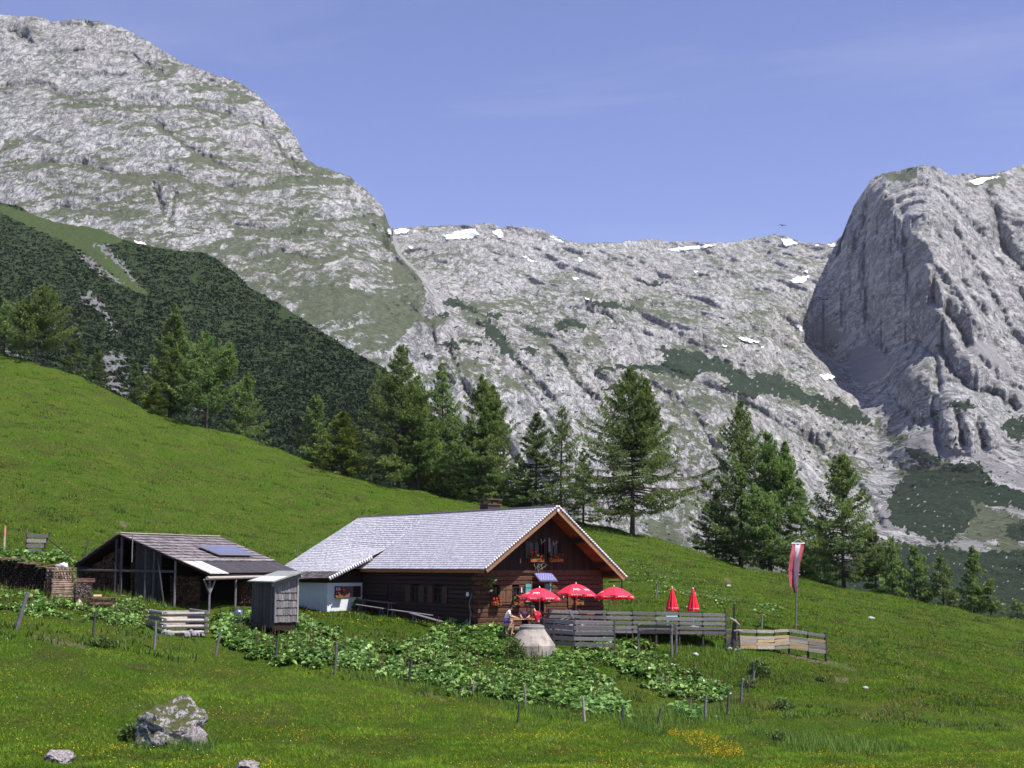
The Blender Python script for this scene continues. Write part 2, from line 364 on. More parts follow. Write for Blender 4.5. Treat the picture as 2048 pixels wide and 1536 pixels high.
LINES = [ # (polyline, half width px, recess m (negative = rib), darkness, grass)
 ([(885, 602), (939, 619), (973, 639), (1001, 670), (1028, 704), (1035, 728), (1076, 769), (1103, 803)], 7, 26, .8, .2), ([(987, 520), (1042, 547), (1086, 578), (1178, 588), (1247, 608), (1281, 622)], 4, 16, .6, .5), ([(1028, 639), (1069, 660), (1096, 673)], 5, 18, .7, .3),
 ([(1110, 650), (1141, 636), (1175, 656), (1192, 680)], 5, 20, .5, .6), ([(1178, 622), (1213, 629), (1254, 653), (1281, 701), (1291, 730)], 6, 26, .7, .2), ([(1076, 673), (1127, 718), (1151, 762), (1190, 800)], 6, 24, .8, .1), ([(1386, 565), (1461, 553), (1526, 594), (1567, 628), (1601, 675)], 6, 26, .5, .3),
 ([(1348, 635), (1403, 642), (1410, 703)], 4, 18, .6, .2), ([(1480, 800), (1600, 870), (1680, 930), (1740, 1000), (1760, 1050)], 7, 28, .7, .2), ([(1230, 750), (1300, 765), (1390, 830), (1430, 900), (1450, 960)], 6, 26, .7, .2), ([(830, 520), (900, 505), (960, 530), (930, 500)], 6, 22, .6, .1),
 ([(900, 700), (930, 780), (990, 850), (1030, 930)], 6, 24, .7, .3), ([(1050, 770), (1110, 850), (1150, 930)], 5, 20, .6, .3), ([(1290, 560), (1400, 555), (1500, 545), (1600, 540)], 4, 18, .4, .6), ([(800, 600), (860, 640), (870, 700), (900, 760)], 6, 22, .5, .5), ([(1560, 690), (1640, 700), (1700, 720)], 5, 16, .3, .6),
 ([(1500, 860), (1540, 930), (1600, 1000)], 5, 22, .7, .2), ([(1620, 880), (1650, 940)], 9, 30, .6, .1), ([(1560, 560), (1600, 590), (1612, 620)], 5, 20, .6, .2), ([(1130, 500), (1200, 520), (1300, 515)], 4, 16, .5, .3), ([(1400, 500), (1440, 530), (1500, 520), (1560, 500)], 5, 20, .5, .2),
 # right peak
 ([(1854, 341), (1789, 403), (1782, 430), (1806, 461), (1854, 491), (1868, 519), (1895, 550), (1929, 591), (1943, 628), (1974, 669)], 9, -34, 0, .2), ([(1860, 335), (1895, 400), (1960, 470), (2010, 540), (2048, 600)], 6, 24, .5, .1), ([(1974, 385), (1994, 437), (1998, 478), (2025, 519), (2060, 550)], 10, 60, .6, 0),
 ([(1885, 420), (1930, 500), (1975, 575), (2020, 660), (2048, 700)], 6, 26, .5, .2), ([(1870, 600), (1915, 650), (1935, 690)], 8, 70, .5, 0), ([(1857, 539), (1881, 591), (1885, 642)], 9, -60, 0, 0), ([(1700, 470), (1690, 560), (1670, 640)], 12, -36, 0, 0), ([(1735, 400), (1728, 520), (1735, 640)], 7, 34, .5, 0),
 ([(1770, 440), (1765, 520), (1780, 620)], 10, -36, 0, 0), ([(1810, 480), (1815, 560), (1830, 660)], 8, 34, .5, 0), ([(1775, 360), (1765, 400), (1750, 440)], 8, -60, 0, .1), ([(1885, 693), (1902, 738), (1943, 779), (1998, 792), (2032, 820)], 9, 50, .7, .1), ([(1775, 705), (1803, 682), (1837, 682), (1871, 717), (1878, 779)], 5, 30, .6, .2),
 ([(1869, 829), (1880, 890)], 9, 34, .8, 0), ([(1915, 835), (1928, 892)], 8, 34, .8, 0), ([(1955, 845), (1968, 895)], 9, 34, .8, 0), ([(1780, 790), (1840, 850), (1870, 830)], 5, 22, .6, .3), ([(1920, 560), (1960, 620), (1990, 690), (2030, 740)], 6, 26, .5, .2), ([(1960, 720), (2000, 760), (2048, 780)], 6, 24, .4, .2),
 # left mountain
 ([(148, 207), (273, 213), (390, 211), (470, 230)], 5, 9, .2, 1), ([(312, 246), (390, 304), (441, 331), (500, 345)], 5, 12, .3, 1), ([(331, 345), (380, 365), (441, 374), (534, 374), (585, 351), (700, 360)], 7, 12, .2, 1), ([(351, 390), (339, 441)], 4, 16, .6, .3), ([(304, 359), (328, 425)], 5, 22, .9, 0),
 ([(78, 324), (156, 328), (234, 351), (310, 350)], 5, 10, .2, 1), ([(105, 413), (195, 425), (273, 425)], 5, 10, .2, 1), ([(0, 175), (60, 165), (130, 190), (220, 180)], 4, 10, .3, .8), ([(0, 300), (50, 275), (120, 285)], 4, 10, .3, .8), ([(20, 60), (50, 75), (60, 82)], 5, 20, .9, 0), ([(172, 38), (185, 55)], 4, 20, .9, .2), ([(60, 110), (160, 100), (260, 110), (330, 150)], 4, 12, .4, .5),
 ([(430, 420), (470, 450), (560, 470), (640, 460)], 5, 12, .3, .9), ([(500, 520), (560, 500), (640, 520), (700, 500)], 5, 12, .3, .9), ([(600, 420), (650, 440), (740, 430)], 4, 12, .3, .8), ([(520, 250), (560, 300), (590, 330)], 5, 16, .5, .6), ([(690, 380), (720, 430), (760, 470), (790, 520), (850, 580)], 5, 16, .4, .6)]
DOMES = [(1150, 705, 58, 62, 34), (1232, 700, 62, 66, 40), (1475, 640, 120, 92, 60), (1440, 860, 95, 80, 46), (1560, 930, 80, 60, 36), (1000, 600, 75, 80, 40), (935, 780, 62, 80, 34), (1300, 900, 80, 90, 40), (1110, 880, 60, 90, 34), (1345, 640, 60, 60, 34), (1700, 860, 60, 50, 34), (1826, 742, 50, 62, 56), (1640, 1000, 80, 80, 40), (1940, 860, 80, 50, 40), (1830, 900, 50, 40, 24)]
_lc = {}
def lines(u, v):
    key = (u.shape, float(u.flat[0]), float(v.flat[0]))
    if key in _lc: return _lc[key]
    ju = u + 5 * fbm(u / 13, v / 13, u * 0 + 21, 3, .6); jv = v + 5 * fbm(u / 13, v / 13, u * 0 + 31, 3, .6)
    d = np.zeros(u.shape); dk = np.zeros(u.shape); gr = np.zeros(u.shape); fl = lambda a: a.ravel()
    U_, V_, D_, K_, G_ = ju.ravel(), jv.ravel(), d.ravel(), dk.ravel(), gr.ravel()
    for pl, w_, dep, dark, g_ in LINES:
        xs = [p[0] for p in pl]; ys = [p[1] for p in pl]; R_ = w_ * 3 + 8
        idx = np.nonzero((U_ > min(xs) - R_) & (U_ < max(xs) + R_) & (V_ > min(ys) - R_) & (V_ < max(ys) + R_))[0]
        if not len(idx): continue
        x, y = U_[idx], V_[idx]; best = np.full(len(idx), 1e9)
        for (x0, y0), (x1, y1) in zip(pl, pl[1:]):
            L2 = (x1 - x0) ** 2 + (y1 - y0) ** 2; t = np.clip(((x - x0) * (x1 - x0) + (y - y0) * (y1 - y0)) / L2, 0, 1)
            best = np.minimum(best, np.hypot(x - x0 - t * (x1 - x0), y - y0 - t * (y1 - y0)))
        e = np.exp(-(best / w_) ** 1.6); D_[idx] += dep * e; K_[idx] = np.maximum(K_[idx], dark * np.exp(-(best / (w_ * .55)) ** 2)); G_[idx] = np.maximum(G_[idx], g_ * np.exp(-(best / (w_ * 1.5)) ** 2))
    for cu, cv, ru, rv, h in DOMES: D_ -= h * np.maximum(0, 1 - ((U_ - cu) / ru) ** 2 - ((V_ - cv) / rv) ** 2) ** .8
    o = (D_.reshape(u.shape), K_.reshape(u.shape), G_.reshape(u.shape)); _lc[key] = o; return o
PINE = [[(1320, 695), (1380, 700), (1450, 720), (1500, 752), (1560, 762), (1620, 788), (1680, 800), (1735, 828), (1742, 852), (1690, 848), (1640, 825), (1600, 802), (1540, 792), (1480, 778), (1440, 748), (1400, 742), (1385, 762), (1330, 750), (1275, 738), (1195, 742), (1200, 732), (1330, 728), (1322, 712)],
        [(1500, 742), (1560, 752), (1600, 778), (1575, 782), (1520, 762)], [(1205, 775), (1270, 762), (1300, 780), (1240, 790)],
        [(880, 600), (915, 598), (955, 620), (950, 628), (920, 618), (885, 608)], [(860, 625), (900, 628), (890, 636)], [(975, 622), (1002, 626), (995, 640), (975, 634)],
        [(955, 635), (980, 645), (1010, 675), (1032, 710), (1040, 735), (1020, 715), (990, 690), (965, 660)], [(1108, 650), (1135, 635), (1170, 650), (1175, 658), (1140, 650), (1112, 668)],
        [(1040, 655), (1075, 655), (1098, 670), (1090, 676), (1060, 668)], [(1035, 698), (1065, 690), (1090, 700), (1060, 708)], [(878, 690), (905, 680), (925, 690), (915, 698)], [(920, 678), (960, 680), (970, 695), (930, 690)], [(845, 705), (870, 706), (868, 718), (845, 716)],
        [(1805, 950), (1830, 935), (1870, 938), (1900, 925), (1960, 928), (1990, 965), (2048, 982), (2100, 990), (2100, 1022), (2048, 1018), (1985, 1012), (1940, 1000), (1950, 1030), (1930, 1062), (1890, 1088), (1830, 1068), (1780, 1045), (1775, 1000), (1790, 985)],
        [(1812, 895), (1850, 900), (1885, 920), (1860, 930), (1820, 915)], [(2000, 848), (2048, 825), (2100, 820), (2100, 900), (2048, 880), (2020, 880)], [(2010, 1045), (2060, 1040), (2100, 1060), (2090, 1085), (2020, 1080)],
        [(1700, 1120), (1800, 1085), (1900, 1095), (1960, 1105), (2048, 1098), (2450, 1080), (2450, 1400), (1600, 1400), (1560, 1180)], [(1890, 810), (1935, 800), (1955, 815), (1920, 822)], [(1660, 690), (1680, 694), (1676, 704)],
        [(1440, 765), (1475, 768), (1520, 790), (1500, 795), (1450, 778)], [(1100, 690), (1118, 700), (1140, 735), (1125, 728)], [(1170, 600), (1230, 605), (1285, 622), (1230, 618)], [(1280, 560), (1340, 566), (1300, 574)]]
SCREE = [[(1795, 885), (1865, 862), (1900, 885), (1940, 912), (1895, 918), (1840, 902)], [(1932, 905), (1965, 910), (2048, 955), (2100, 960), (2100, 985), (2040, 975), (1980, 945)], [(1742, 1058), (1768, 1005), (1784, 1000), (1786, 1060)],
         [(1690, 700), (1730, 690), (1790, 715), (1760, 760), (1720, 770), (1700, 745)], [(1900, 1082), (1960, 1080), (1972, 1095), (1930, 1102)], [(1610, 648), (1650, 640), (1700, 680), (1640, 690)], [(1900, 660), (1980, 690), (2040, 760), (1960, 720)], [(1235, 745), (1290, 740), (1270, 752)]]
MEADOWS = [[(590, 600), (640, 570), (720, 570), (760, 600), (700, 640), (620, 640)], [(1870, 660), (1905, 665), (1880, 700), (1850, 680)], [(1790, 930), (1850, 905), (1900, 925), (1960, 1000), (2048, 1040), (2048, 1085), (1950, 1080), (1930, 1040), (1850, 970), (1800, 960)],
           [(1950, 350), (2040, 342), (2000, 375), (1920, 372)], [(1770, 345), (1850, 330), (1820, 360), (1745, 358)], [(640, 655), (760, 640), (840, 600), (900, 640), (820, 700), (700, 690)], [(1230, 600), (1290, 600), (1280, 625)], [(1690, 690), (1730, 700), (1700, 712)],
           [(1740, 840), (1830, 870), (1860, 920), (1780, 900)]]
SNOW = [[(775, 462), (800, 455), (822, 459), (815, 466), (780, 470)], [(888, 472), (915, 462), (948, 458), (958, 468), (945, 476), (915, 477), (895, 480)], [(985, 462), (1000, 458), (1008, 472), (996, 476)],
        [(1095, 470), (1110, 474), (1130, 485), (1118, 484)], [(1040, 510), (1055, 513), (1074, 524), (1062, 524)], [(1155, 513), (1168, 520), (1160, 524)], [(1335, 498), (1380, 492), (1440, 488), (1410, 496), (1345, 503)],
        [(1560, 477), (1582, 478), (1596, 488), (1576, 492), (1566, 486)], [(1612, 493), (1640, 488), (1634, 495)], [(1652, 489), (1676, 488), (1674, 495)], [(1578, 560), (1596, 553), (1620, 551), (1608, 564), (1590, 567)],
        [(1603, 543), (1618, 540), (1616, 546)], [(1470, 674), (1500, 677), (1524, 685), (1500, 685)], [(1590, 648), (1606, 652), (1612, 664), (1600, 660)], [(1635, 750), (1664, 748), (1676, 756), (1650, 760)], [(1440, 686), (1455, 692), (1450, 696)],
        [(1938, 362), (1965, 354), (2004, 352), (1975, 360), (1955, 370)], [(1140, 552), (1158, 556), (1152, 562)], [(815, 490), (826, 496), (822, 500)], [(268, 481), (285, 484), (296, 490), (276, 488)], [(1385, 540), (1398, 543), (1390, 548)],
        [(1165, 593), (1180, 597), (1170, 600)], [(1520, 690), (1530, 694), (1522, 697)]]
def softreg(u, v, polys):
    ju = 9 * gnoise(u / 16, v / 16, u * 0 + 1.7); jv = 7 * gnoise(u / 16, v / 16, u * 0 + 8.2); s = 0
    for dx, dy in ((0, 0), (14, 0), (-14, 0), (0, 11), (0, -11), (8, 7), (-8, -7)):
        m = np.zeros(np.shape(u), bool)
        for p in polys: m |= inpoly(u + ju + dx, v + jv + dy, p)
        s = s + m
    return s / 7.0
def region(u, v, polys, jit=7, sc=14.0):
    ju = jit * fbm(u / sc, v / sc, u * 0 + 1.7, 4, 0.6); jv = jit * 0.7 * fbm(u / sc, v / sc, u * 0 + 8.2, 4, 0.6)
    m = np.zeros(np.shape(u), bool)
    for p in polys:
        xs = [a for a, b in p]; ys = [b for a, b in p]
        if max(xs) < u.min() or min(xs) > u.max(): continue
        m |= inpoly(u + ju, v + jv, p)
    return m.astype(float)
rockm, nt, bs = newmat('limestone_with_grass')
if True:
    v = coords(nt)
    n1 = mth(nt, 'MULTIPLY_ADD', noise(nt, coords(nt, (1, .25, 1.4)), 0.02, 5, 0.6, 0.3), 0.35, mth(nt, 'MULTIPLY', noise(nt, coords(nt, (1, .07, 1.1), (0, 0.4, 0)), 0.11, 10, 0.78, 0.6), 1.05)); n2 = noise(nt, coords(nt, (1, .07, 0.8)), 0.13, 10, 0.74, 0.8); n3 = noise(nt, v, 0.006, 5, 0.6)
    rock = mixc(nt, ramp(nt, n2, 0.34, 0.56), (0.17, 0.175, 0.185), (0.53, 0.525, 0.52))
    rock = mixc(nt, ramp(nt, n3, 0.35, 0.65), rock, mixc(nt, 1.0, rock, (0.86, 0.84, 0.82), 'MULTIPLY'))
    l1 = noise(nt, coords(nt, (1, .05, .45), (0, .85, 0)), 0.035, 8, 0.7, 1.2); l2 = noise(nt, coords(nt, (1.2, .06, .6), (0, .5, 0)), 0.08, 8, 0.7, .8)
    cr = mth(nt, 'MINIMUM', ramp(nt, mth(nt, 'ABSOLUTE', mth(nt, 'SUBTRACT', l1, .5)), 0.0, 0.03), ramp(nt, mth(nt, 'ABSOLUTE', mth(nt, 'SUBTRACT', l2, .5)), 0.0, 0.045))
    rock = mixc(nt, cr, mixc(nt, .75, rock, (0.075, 0.082, 0.078)), rock)
    ga = nd(nt, 'ShaderNodeAttribute', attribute_name='grass'); pa = nd(nt, 'ShaderNodeAttribute', attribute_name='pine'); sa = nd(nt, 'ShaderNodeAttribute', attribute_name='scree')
    geo = nd(nt, 'ShaderNodeNewGeometry'); sep = nd(nt, 'ShaderNodeSeparateXYZ'); nt.links.new(geo.outputs['Normal'], sep.inputs[0])
    ja = nd(nt, 'ShaderNodeAttribute', attribute_name='joint'); rock = mixc(nt, ramp(nt, mth(nt, 'MULTIPLY', ja.outputs['Fac'], mth(nt, 'MULTIPLY_ADD', n2, 1.6, .1)), .15, .75), rock, (.065, .072, .062))
    thr = mth(nt, 'ADD', mth(nt, 'MULTIPLY_ADD', ga.outputs['Fac'], 0.42, -0.44), mth(nt, 'MULTIPLY_ADD', sep.outputs[2], 0.50, -0.30))
    g = ramp(nt, mth(nt, 'ADD', n1, thr), 0.50, 0.56)
    gcol = mixc(nt, ramp(nt, noise(nt, v, 0.2, 5), 0.3, 0.7), (0.075, 0.092, 0.055), (0.135, 0.150, 0.095))
    c = mixc(nt, g, rock, gcol)
    scol = mixc(nt, ramp(nt, noise(nt, v, 0.25, 6), 0.3, 0.7), (0.23, 0.225, 0.23), (0.31, 0.30, 0.30))
    c = mixc(nt, ramp(nt, sa.outputs['Fac'], 0.35, 0.65), c, scol)
    pcol = mixc(nt, ramp(nt, noise(nt, v, 0.22, 6, 0.7), 0.35, 0.7), (0.018, 0.030, 0.018), (0.045, 0.066, 0.034))
    c = mixc(nt, ramp(nt, pa.outputs['Fac'], 0.4, 0.6), c, pcol)
    nt.links.new(c, bs.inputs['Base Color']); bs.inputs['Roughness'].default_value = 0.9; bs.inputs['Specular IOR Level'].default_value = 0.1
    bumpn(nt, bs, n2, 1.0, 7.0)
def build_mountains():
    us = np.arange(-420, 2440, 3.0); nr = 330
    vt = vsky(us); vb = np.interp(us, [-400, 200, 500, 900, 1500, 2400], [760, 820, 980, 1180, 1250, 1330])
    t = np.linspace(0, 1, nr)[:, None]
    U = np.broadcast_to(us, (nr, len(us))); V = vt[None] * (1 - t) + vb[None] * t
    Y = mnt_surface(U, V)
    pine = region(U, V, PINE, 10); pn = fbm(U / 20 + V / 60, V / 8 - U / 40, U * 0 + 3, 3, .6); pine = np.maximum(pine, (pn > .72) & (V > 560) & (U > 780) & (U < 1700) | (pn > .62) & (V > 820) & (U > 1600)); pine = pine * (fbm(U / 7, V / 5, U * 0 + 2, 2) > -.62); scree = region(U, V, SCREE, 5); mead = region(U, V, MEADOWS, 16, 25)
    Ym = Y.copy()
    for r in range(nr - 2, -1, -1): Ym[r] = np.maximum(Ym[r], Ym[r + 1] + 0.25)
    Y = 0.15 * Y + 0.85 * Ym
    Y = Y - pine * (2.5 + 2.5 * fbm(U / 5, V / 4, U * 0, 3))
    _, mB, mD = mnt_depth(U, V); joint = lines(U, V)[1]
    low = fbm(U / 160, V / 60, U * 0, 4)
    grass = mB * (0.38 + 0.25 * low - 0.25 * np.clip((260 - V) / 220, 0, 1) * (U < 450)) + (1 - mB) * (0.20 + 0.25 * low) - 0.28 * mD
    grass = grass + 0.14 * mB * np.clip(1 - np.abs(U - (vsky_inv(V) - 25)) / 70, 0, 1)
    grass = np.maximum(grass, mead * (0.72 + .5 * low)); grass = np.where((V < 560) & (mB < 0.5) & (mead < 0.5), grass * 0.6, grass)
    grass = grass + lines(U, V)[2] * .38
    a, k = ray(U, V)
    Pt = np.stack([a * Y, Y, k * Y], -1)
    back = []
    top = Pt[0]
    for d, dz in ((60, -20), (300, -160), (900, -900)):
        q = top.copy(); q[:, 1] += d; q[:, 2] += dz; back.insert(0, q)
    Pt = np.concatenate([np.array(back), Pt])
    pad = lambda A: np.concatenate([np.repeat(A[:1], 3, 0), A]).ravel()
    me = mesh_np('mountains', Pt.reshape(-1, 3), grid_faces(nr + 3, len(us))[:, ::-1], rockm, True, cols={'grass': pad(grass), 'pine': pad(pine), 'scree': pad(scree), 'joint': pad(joint)})
    o = link('mountains', me); tag(o, None, None, kind='structure')
    snow = mat('old_snow', (0.86, 0.88, 0.92), (0.74, 0.77, 0.82), 0.05, 0.7)
    for p in SNOW:
        xs = [q[0] for q in p]; ys = [q[1] for q in p]
        gu = np.arange(min(xs) - 6, max(xs) + 7, 1.6); gv = np.arange(min(ys) - 5, max(ys) + 6, 1.1)
        GU, GV = np.meshgrid(gu, gv)
        m = region(GU, GV, [p], 3.2, 7) * (GV > vsky(GU) + 1)
        ci = np.clip((GU - us[0]) / 3.0, 0, len(us) - 1.01); vt_, vb_ = np.interp(GU, us, vt), np.interp(GU, us, vb); ri = np.clip((GV - vt_) / (vb_ - vt_), 0, 1) * (nr - 1.01)
        c0, r0 = ci.astype(int), ri.astype(int); fc_, fr_ = ci - c0, ri - r0
        YY = (Y[r0, c0] * (1 - fc_) + Y[r0, c0 + 1] * fc_) * (1 - fr_) + (Y[r0 + 1, c0] * (1 - fc_) + Y[r0 + 1, c0 + 1] * fc_) * fr_
        YY = YY - 10.0
        a, k = ray(GU, GV); Q = np.stack([a * YY, YY, k * YY], -1).reshape(-1, 3)
        fc = grid_faces(*GU.shape); mm = m.ravel() > 0.5
        keep = mm[fc].sum(1) >= 3; fc = fc[keep][:, ::-1]
        if not len(fc): continue
        idx = np.unique(fc); rm = np.full(len(Q), -1); rm[idx] = np.arange(len(idx))
        link('snow_patch', mesh_np('snow_patch', Q[idx], rm[fc], snow, True), o)
def vsky_inv(V):
    s = np.array([(p[1], p[0]) for p in SKY_PTS if 180 <= p[0] <= 782], float); s = s[s[:, 0].argsort()]
    return np.interp(V, s[:, 0], s[:, 1])
build_mountains()

# ------------------------------------------------------------------ wooded hillside (middle left)
HILL = [(-400, 300), (-150, 350), (0, 404), (40, 412), (70, 432), (120, 446), (200, 458), (245, 478), (290, 490), (345, 500), (405, 505), (430, 515), (470, 545), (500, 575), (560, 608), (640, 660), (700, 700), (765, 733), (830, 790), (900, 870), (1000, 960), (1100, 1030), (1300, 1105), (1500, 1140)]
fH = rbf([(-400, 300, 850), (0, 404, 800), (120, 446, 770), (290, 490, 740), (420, 515, 690), (0, 560, 560), (200, 560, 600), (0, 710, 400), (240, 700, 450), (450, 620, 600), (560, 608, 640), (700, 700, 560), (560, 740, 470), (640, 860, 350), (830, 790, 480), (900, 870, 430), (1100, 1030, 370),
          (-400, 700, 380), (300, 860, 300), (1300, 1105, 360), (700, 1000, 250), (1300, 1250, 260)])
HGRASS = [[(-20, 404), (60, 424), (130, 446), (200, 458), (255, 480), (215, 492), (250, 530), (275, 565), (300, 592), (270, 585), (225, 560), (180, 530), (150, 495), (110, 475), (60, 455), (0, 425)]]
HROCK = [[(186, 487), (215, 490), (250, 530), (245, 535), (215, 512)], [(240, 525), (258, 540), (278, 572), (262, 560)], [(140, 488), (170, 510), (215, 545), (258, 575), (205, 550), (165, 520)],
         [(160, 585), (185, 580), (205, 600), (215, 625), (232, 640), (232, 668), (222, 672), (215, 640), (195, 636), (180, 612), (160, 605)], [(210, 705), (240, 700), (258, 720), (262, 760), (285, 790), (280, 812), (230, 790), (200, 760), (200, 720)], [(255, 655), (275, 685), (268, 680)], [(285, 720), (308, 745), (296, 770), (284, 740)],
         [(95, 650), (125, 665), (130, 690), (105, 680)], [(150, 640), (162, 660), (150, 680)], [(380, 790), (400, 815), (395, 840), (370, 830)], [(0, 690), (60, 700), (60, 720), (0, 715)]]
hillm, nt, bs = newmat('dwarf_pine_hillside')
if True:
    v = coords(nt)
    ga = nd(nt, 'ShaderNodeAttribute', attribute_name='grass'); ra = nd(nt, 'ShaderNodeAttribute', attribute_name='rock')
    n = noise(nt, v, 0.6, 8, 0.7)
    c = mixc(nt, ramp(nt, n, 0.35, 0.7), (0.020, 0.034, 0.016), (0.048, 0.068, 0.028))
    c = mixc(nt, ramp(nt, ga.outputs['Fac'], 0.4, 0.6), c, mixc(nt, ramp(nt, n, 0.3, 0.7), (0.034, 0.056, 0.020), (0.066, 0.088, 0.034)))
    c = mixc(nt, ramp(nt, mth(nt, 'ADD', ra.outputs['Fac'], mth(nt, 'MULTIPLY_ADD', n, 1.2, -0.6)), 0.4, 0.6), c, mixc(nt, ramp(nt, noise(nt, coords(nt, (1, 1, 0.4)), 1.4, 6), 0.35, 0.65), (0.07, 0.075, 0.08), (0.22, 0.215, 0.22)))
    nt.links.new(c, bs.inputs['Base Color']); bs.inputs['Roughness'].default_value = 0.95; bs.inputs['Specular IOR Level'].default_value = 0.05
    bumpn(nt, bs, n, 1.0, 0.8)
def hill_surf(U, V):
    Y = fH(U, V); X, Z = (U - 1024) / F * Y, (1130 - V) / F * Y
    rk = region(U, V, HROCK, 9, 7) * (fbm(U / 9, V / 9, U * 0 + 4, 3) > -.35)
    return Y - 6 * fbm(X / 45, Z / 30, Y / 60, 4, 0.5) - 3 * fbm((X + Z) / 14, (Z - X) / 30, Y / 30, 4, 0.55) + rk * 4 * fbm(X / 4, Z / 9, Y / 9, 4, 0.6, True), rk
def build_hillside():
    us = np.arange(-420, 1520, 4.0); nr = 150
    h = np.array(HILL, float); vt = np.interp(us, h[:, 0], h[:, 1]) + 2.0 * fbm(us / 20, us * 0 + 1, us * 0, 4, 0.6)
    vb = np.interp(us, [-400, 300, 700, 1500], [880, 960, 1080, 1280]); t = np.linspace(0, 1, nr)[:, None]
    U = np.broadcast_to(us, (nr, len(us))); V = vt[None] * (1 - t) + vb[None] * t
    Y, rk = hill_surf(U, V); gr = region(U, V, HGRASS, 5)
    a, k = ray(U, V); Pt = np.stack([a * Y, Y, k * Y], -1)
    top = Pt[0]; back = []
    for d, dz in ((25, -8), (120, -90), (260, -260)):
        q = top.copy(); q[:, 1] += d; q[:, 2] += dz; back.insert(0, q)
    Pt = np.concatenate([np.array(back), Pt]); pad = lambda A: np.concatenate([np.repeat(A[:1], 3, 0), A]).ravel()
    o = link('hillside', mesh_np('hillside', Pt.reshape(-1, 3), grid_faces(nr + 3, len(us))[:, ::-1], hillm, True, cols={'grass': pad(gr), 'rock': pad(rk)}))
    tag(o, None, None, kind='structure')
    # dwarf pine bushes: clumps of small upright tufts over the slope
    R = np.random.default_rng(5); N = 46000
    u = R.uniform(-100, 1000, N); vt = np.interp(u, h[:, 0], h[:, 1]); v = vt + 2 + (np.interp(u, [-100, 1000], [760, 1080]) - vt) * R.uniform(0, 1, N)
    Yc, rk = hill_surf(u, v); gr = region(u, v, HGRASS, 5)
    p = fbm(u / 60, v / 40, u * 0, 3); keep = (gr < .5) & (rk < .5) & (p > -0.75); u, v, Yc = u[keep], v[keep], Yc[keep]
    a, k = ray(u, v); c = np.stack([a * Yc, Yc, k * Yc], -1); n = len(u); K = 5
    s = R.uniform(0.6, 1.5, n)
    ang = R.uniform(0, 2 * np.pi, (n, K)); rad = R.uniform(0, 1, (n, K)) * s[:, None] * 0.9
    base = c[:, None] + np.stack([np.cos(ang) * rad, np.sin(ang) * rad, 0 * rad - 0.5], -1)
    hgt = (R.uniform(0.6, 1.3, (n, K)) * s[:, None])
    d = R.normal(size=(n, K, 3)) * np.array([.5, .5, 0]) * s[:, None, None]; tip = base + d * 0.7 + np.stack([0 * hgt, 0 * hgt, hgt * .55 + .25], -1)
    w1 = R.normal(size=(n, K, 3)); w1[..., 2] *= 0.2; w1 *= (0.40 * s / np.linalg.norm(w1, axis=2).mean())[:, None, None]
    V4 = np.stack([base - w1, base + w1, tip + w1 * .6, tip - w1 * .6], 2).reshape(-1, 3)
    fc = np.arange(len(V4)).reshape(-1, 4)
    tn = np.clip(R.normal(0.42, 0.07, n) + 0.25 * fbm(u / 80, v / 50, u * 0 + 4, 3), 0, 1)
    tn = np.repeat(tn, K * 4)
    o = link('dwarf_pine_thicket', mesh_np('dwarf_pine_thicket', V4, fc, leafmat('dwarf_pine', (0.018, 0.031, 0.016), (0.044, 0.066, 0.029), 0.1, 0.8, 0.1), tint=tn))
    tag(o, 'dark green dwarf pine thicket covering the steep hillside behind the larches', 'shrubs', kind='stuff')
build_hillside()
vf = mat('valley_grass', (0.05, 0.08, 0.03), (0.07, 0.09, 0.04), 0.02, 0.95)
o = MB().box((-9000, -1500, -330), (9000, 9000, -320)).build('valley_floor', vf); tag(o, None, None, kind='structure')
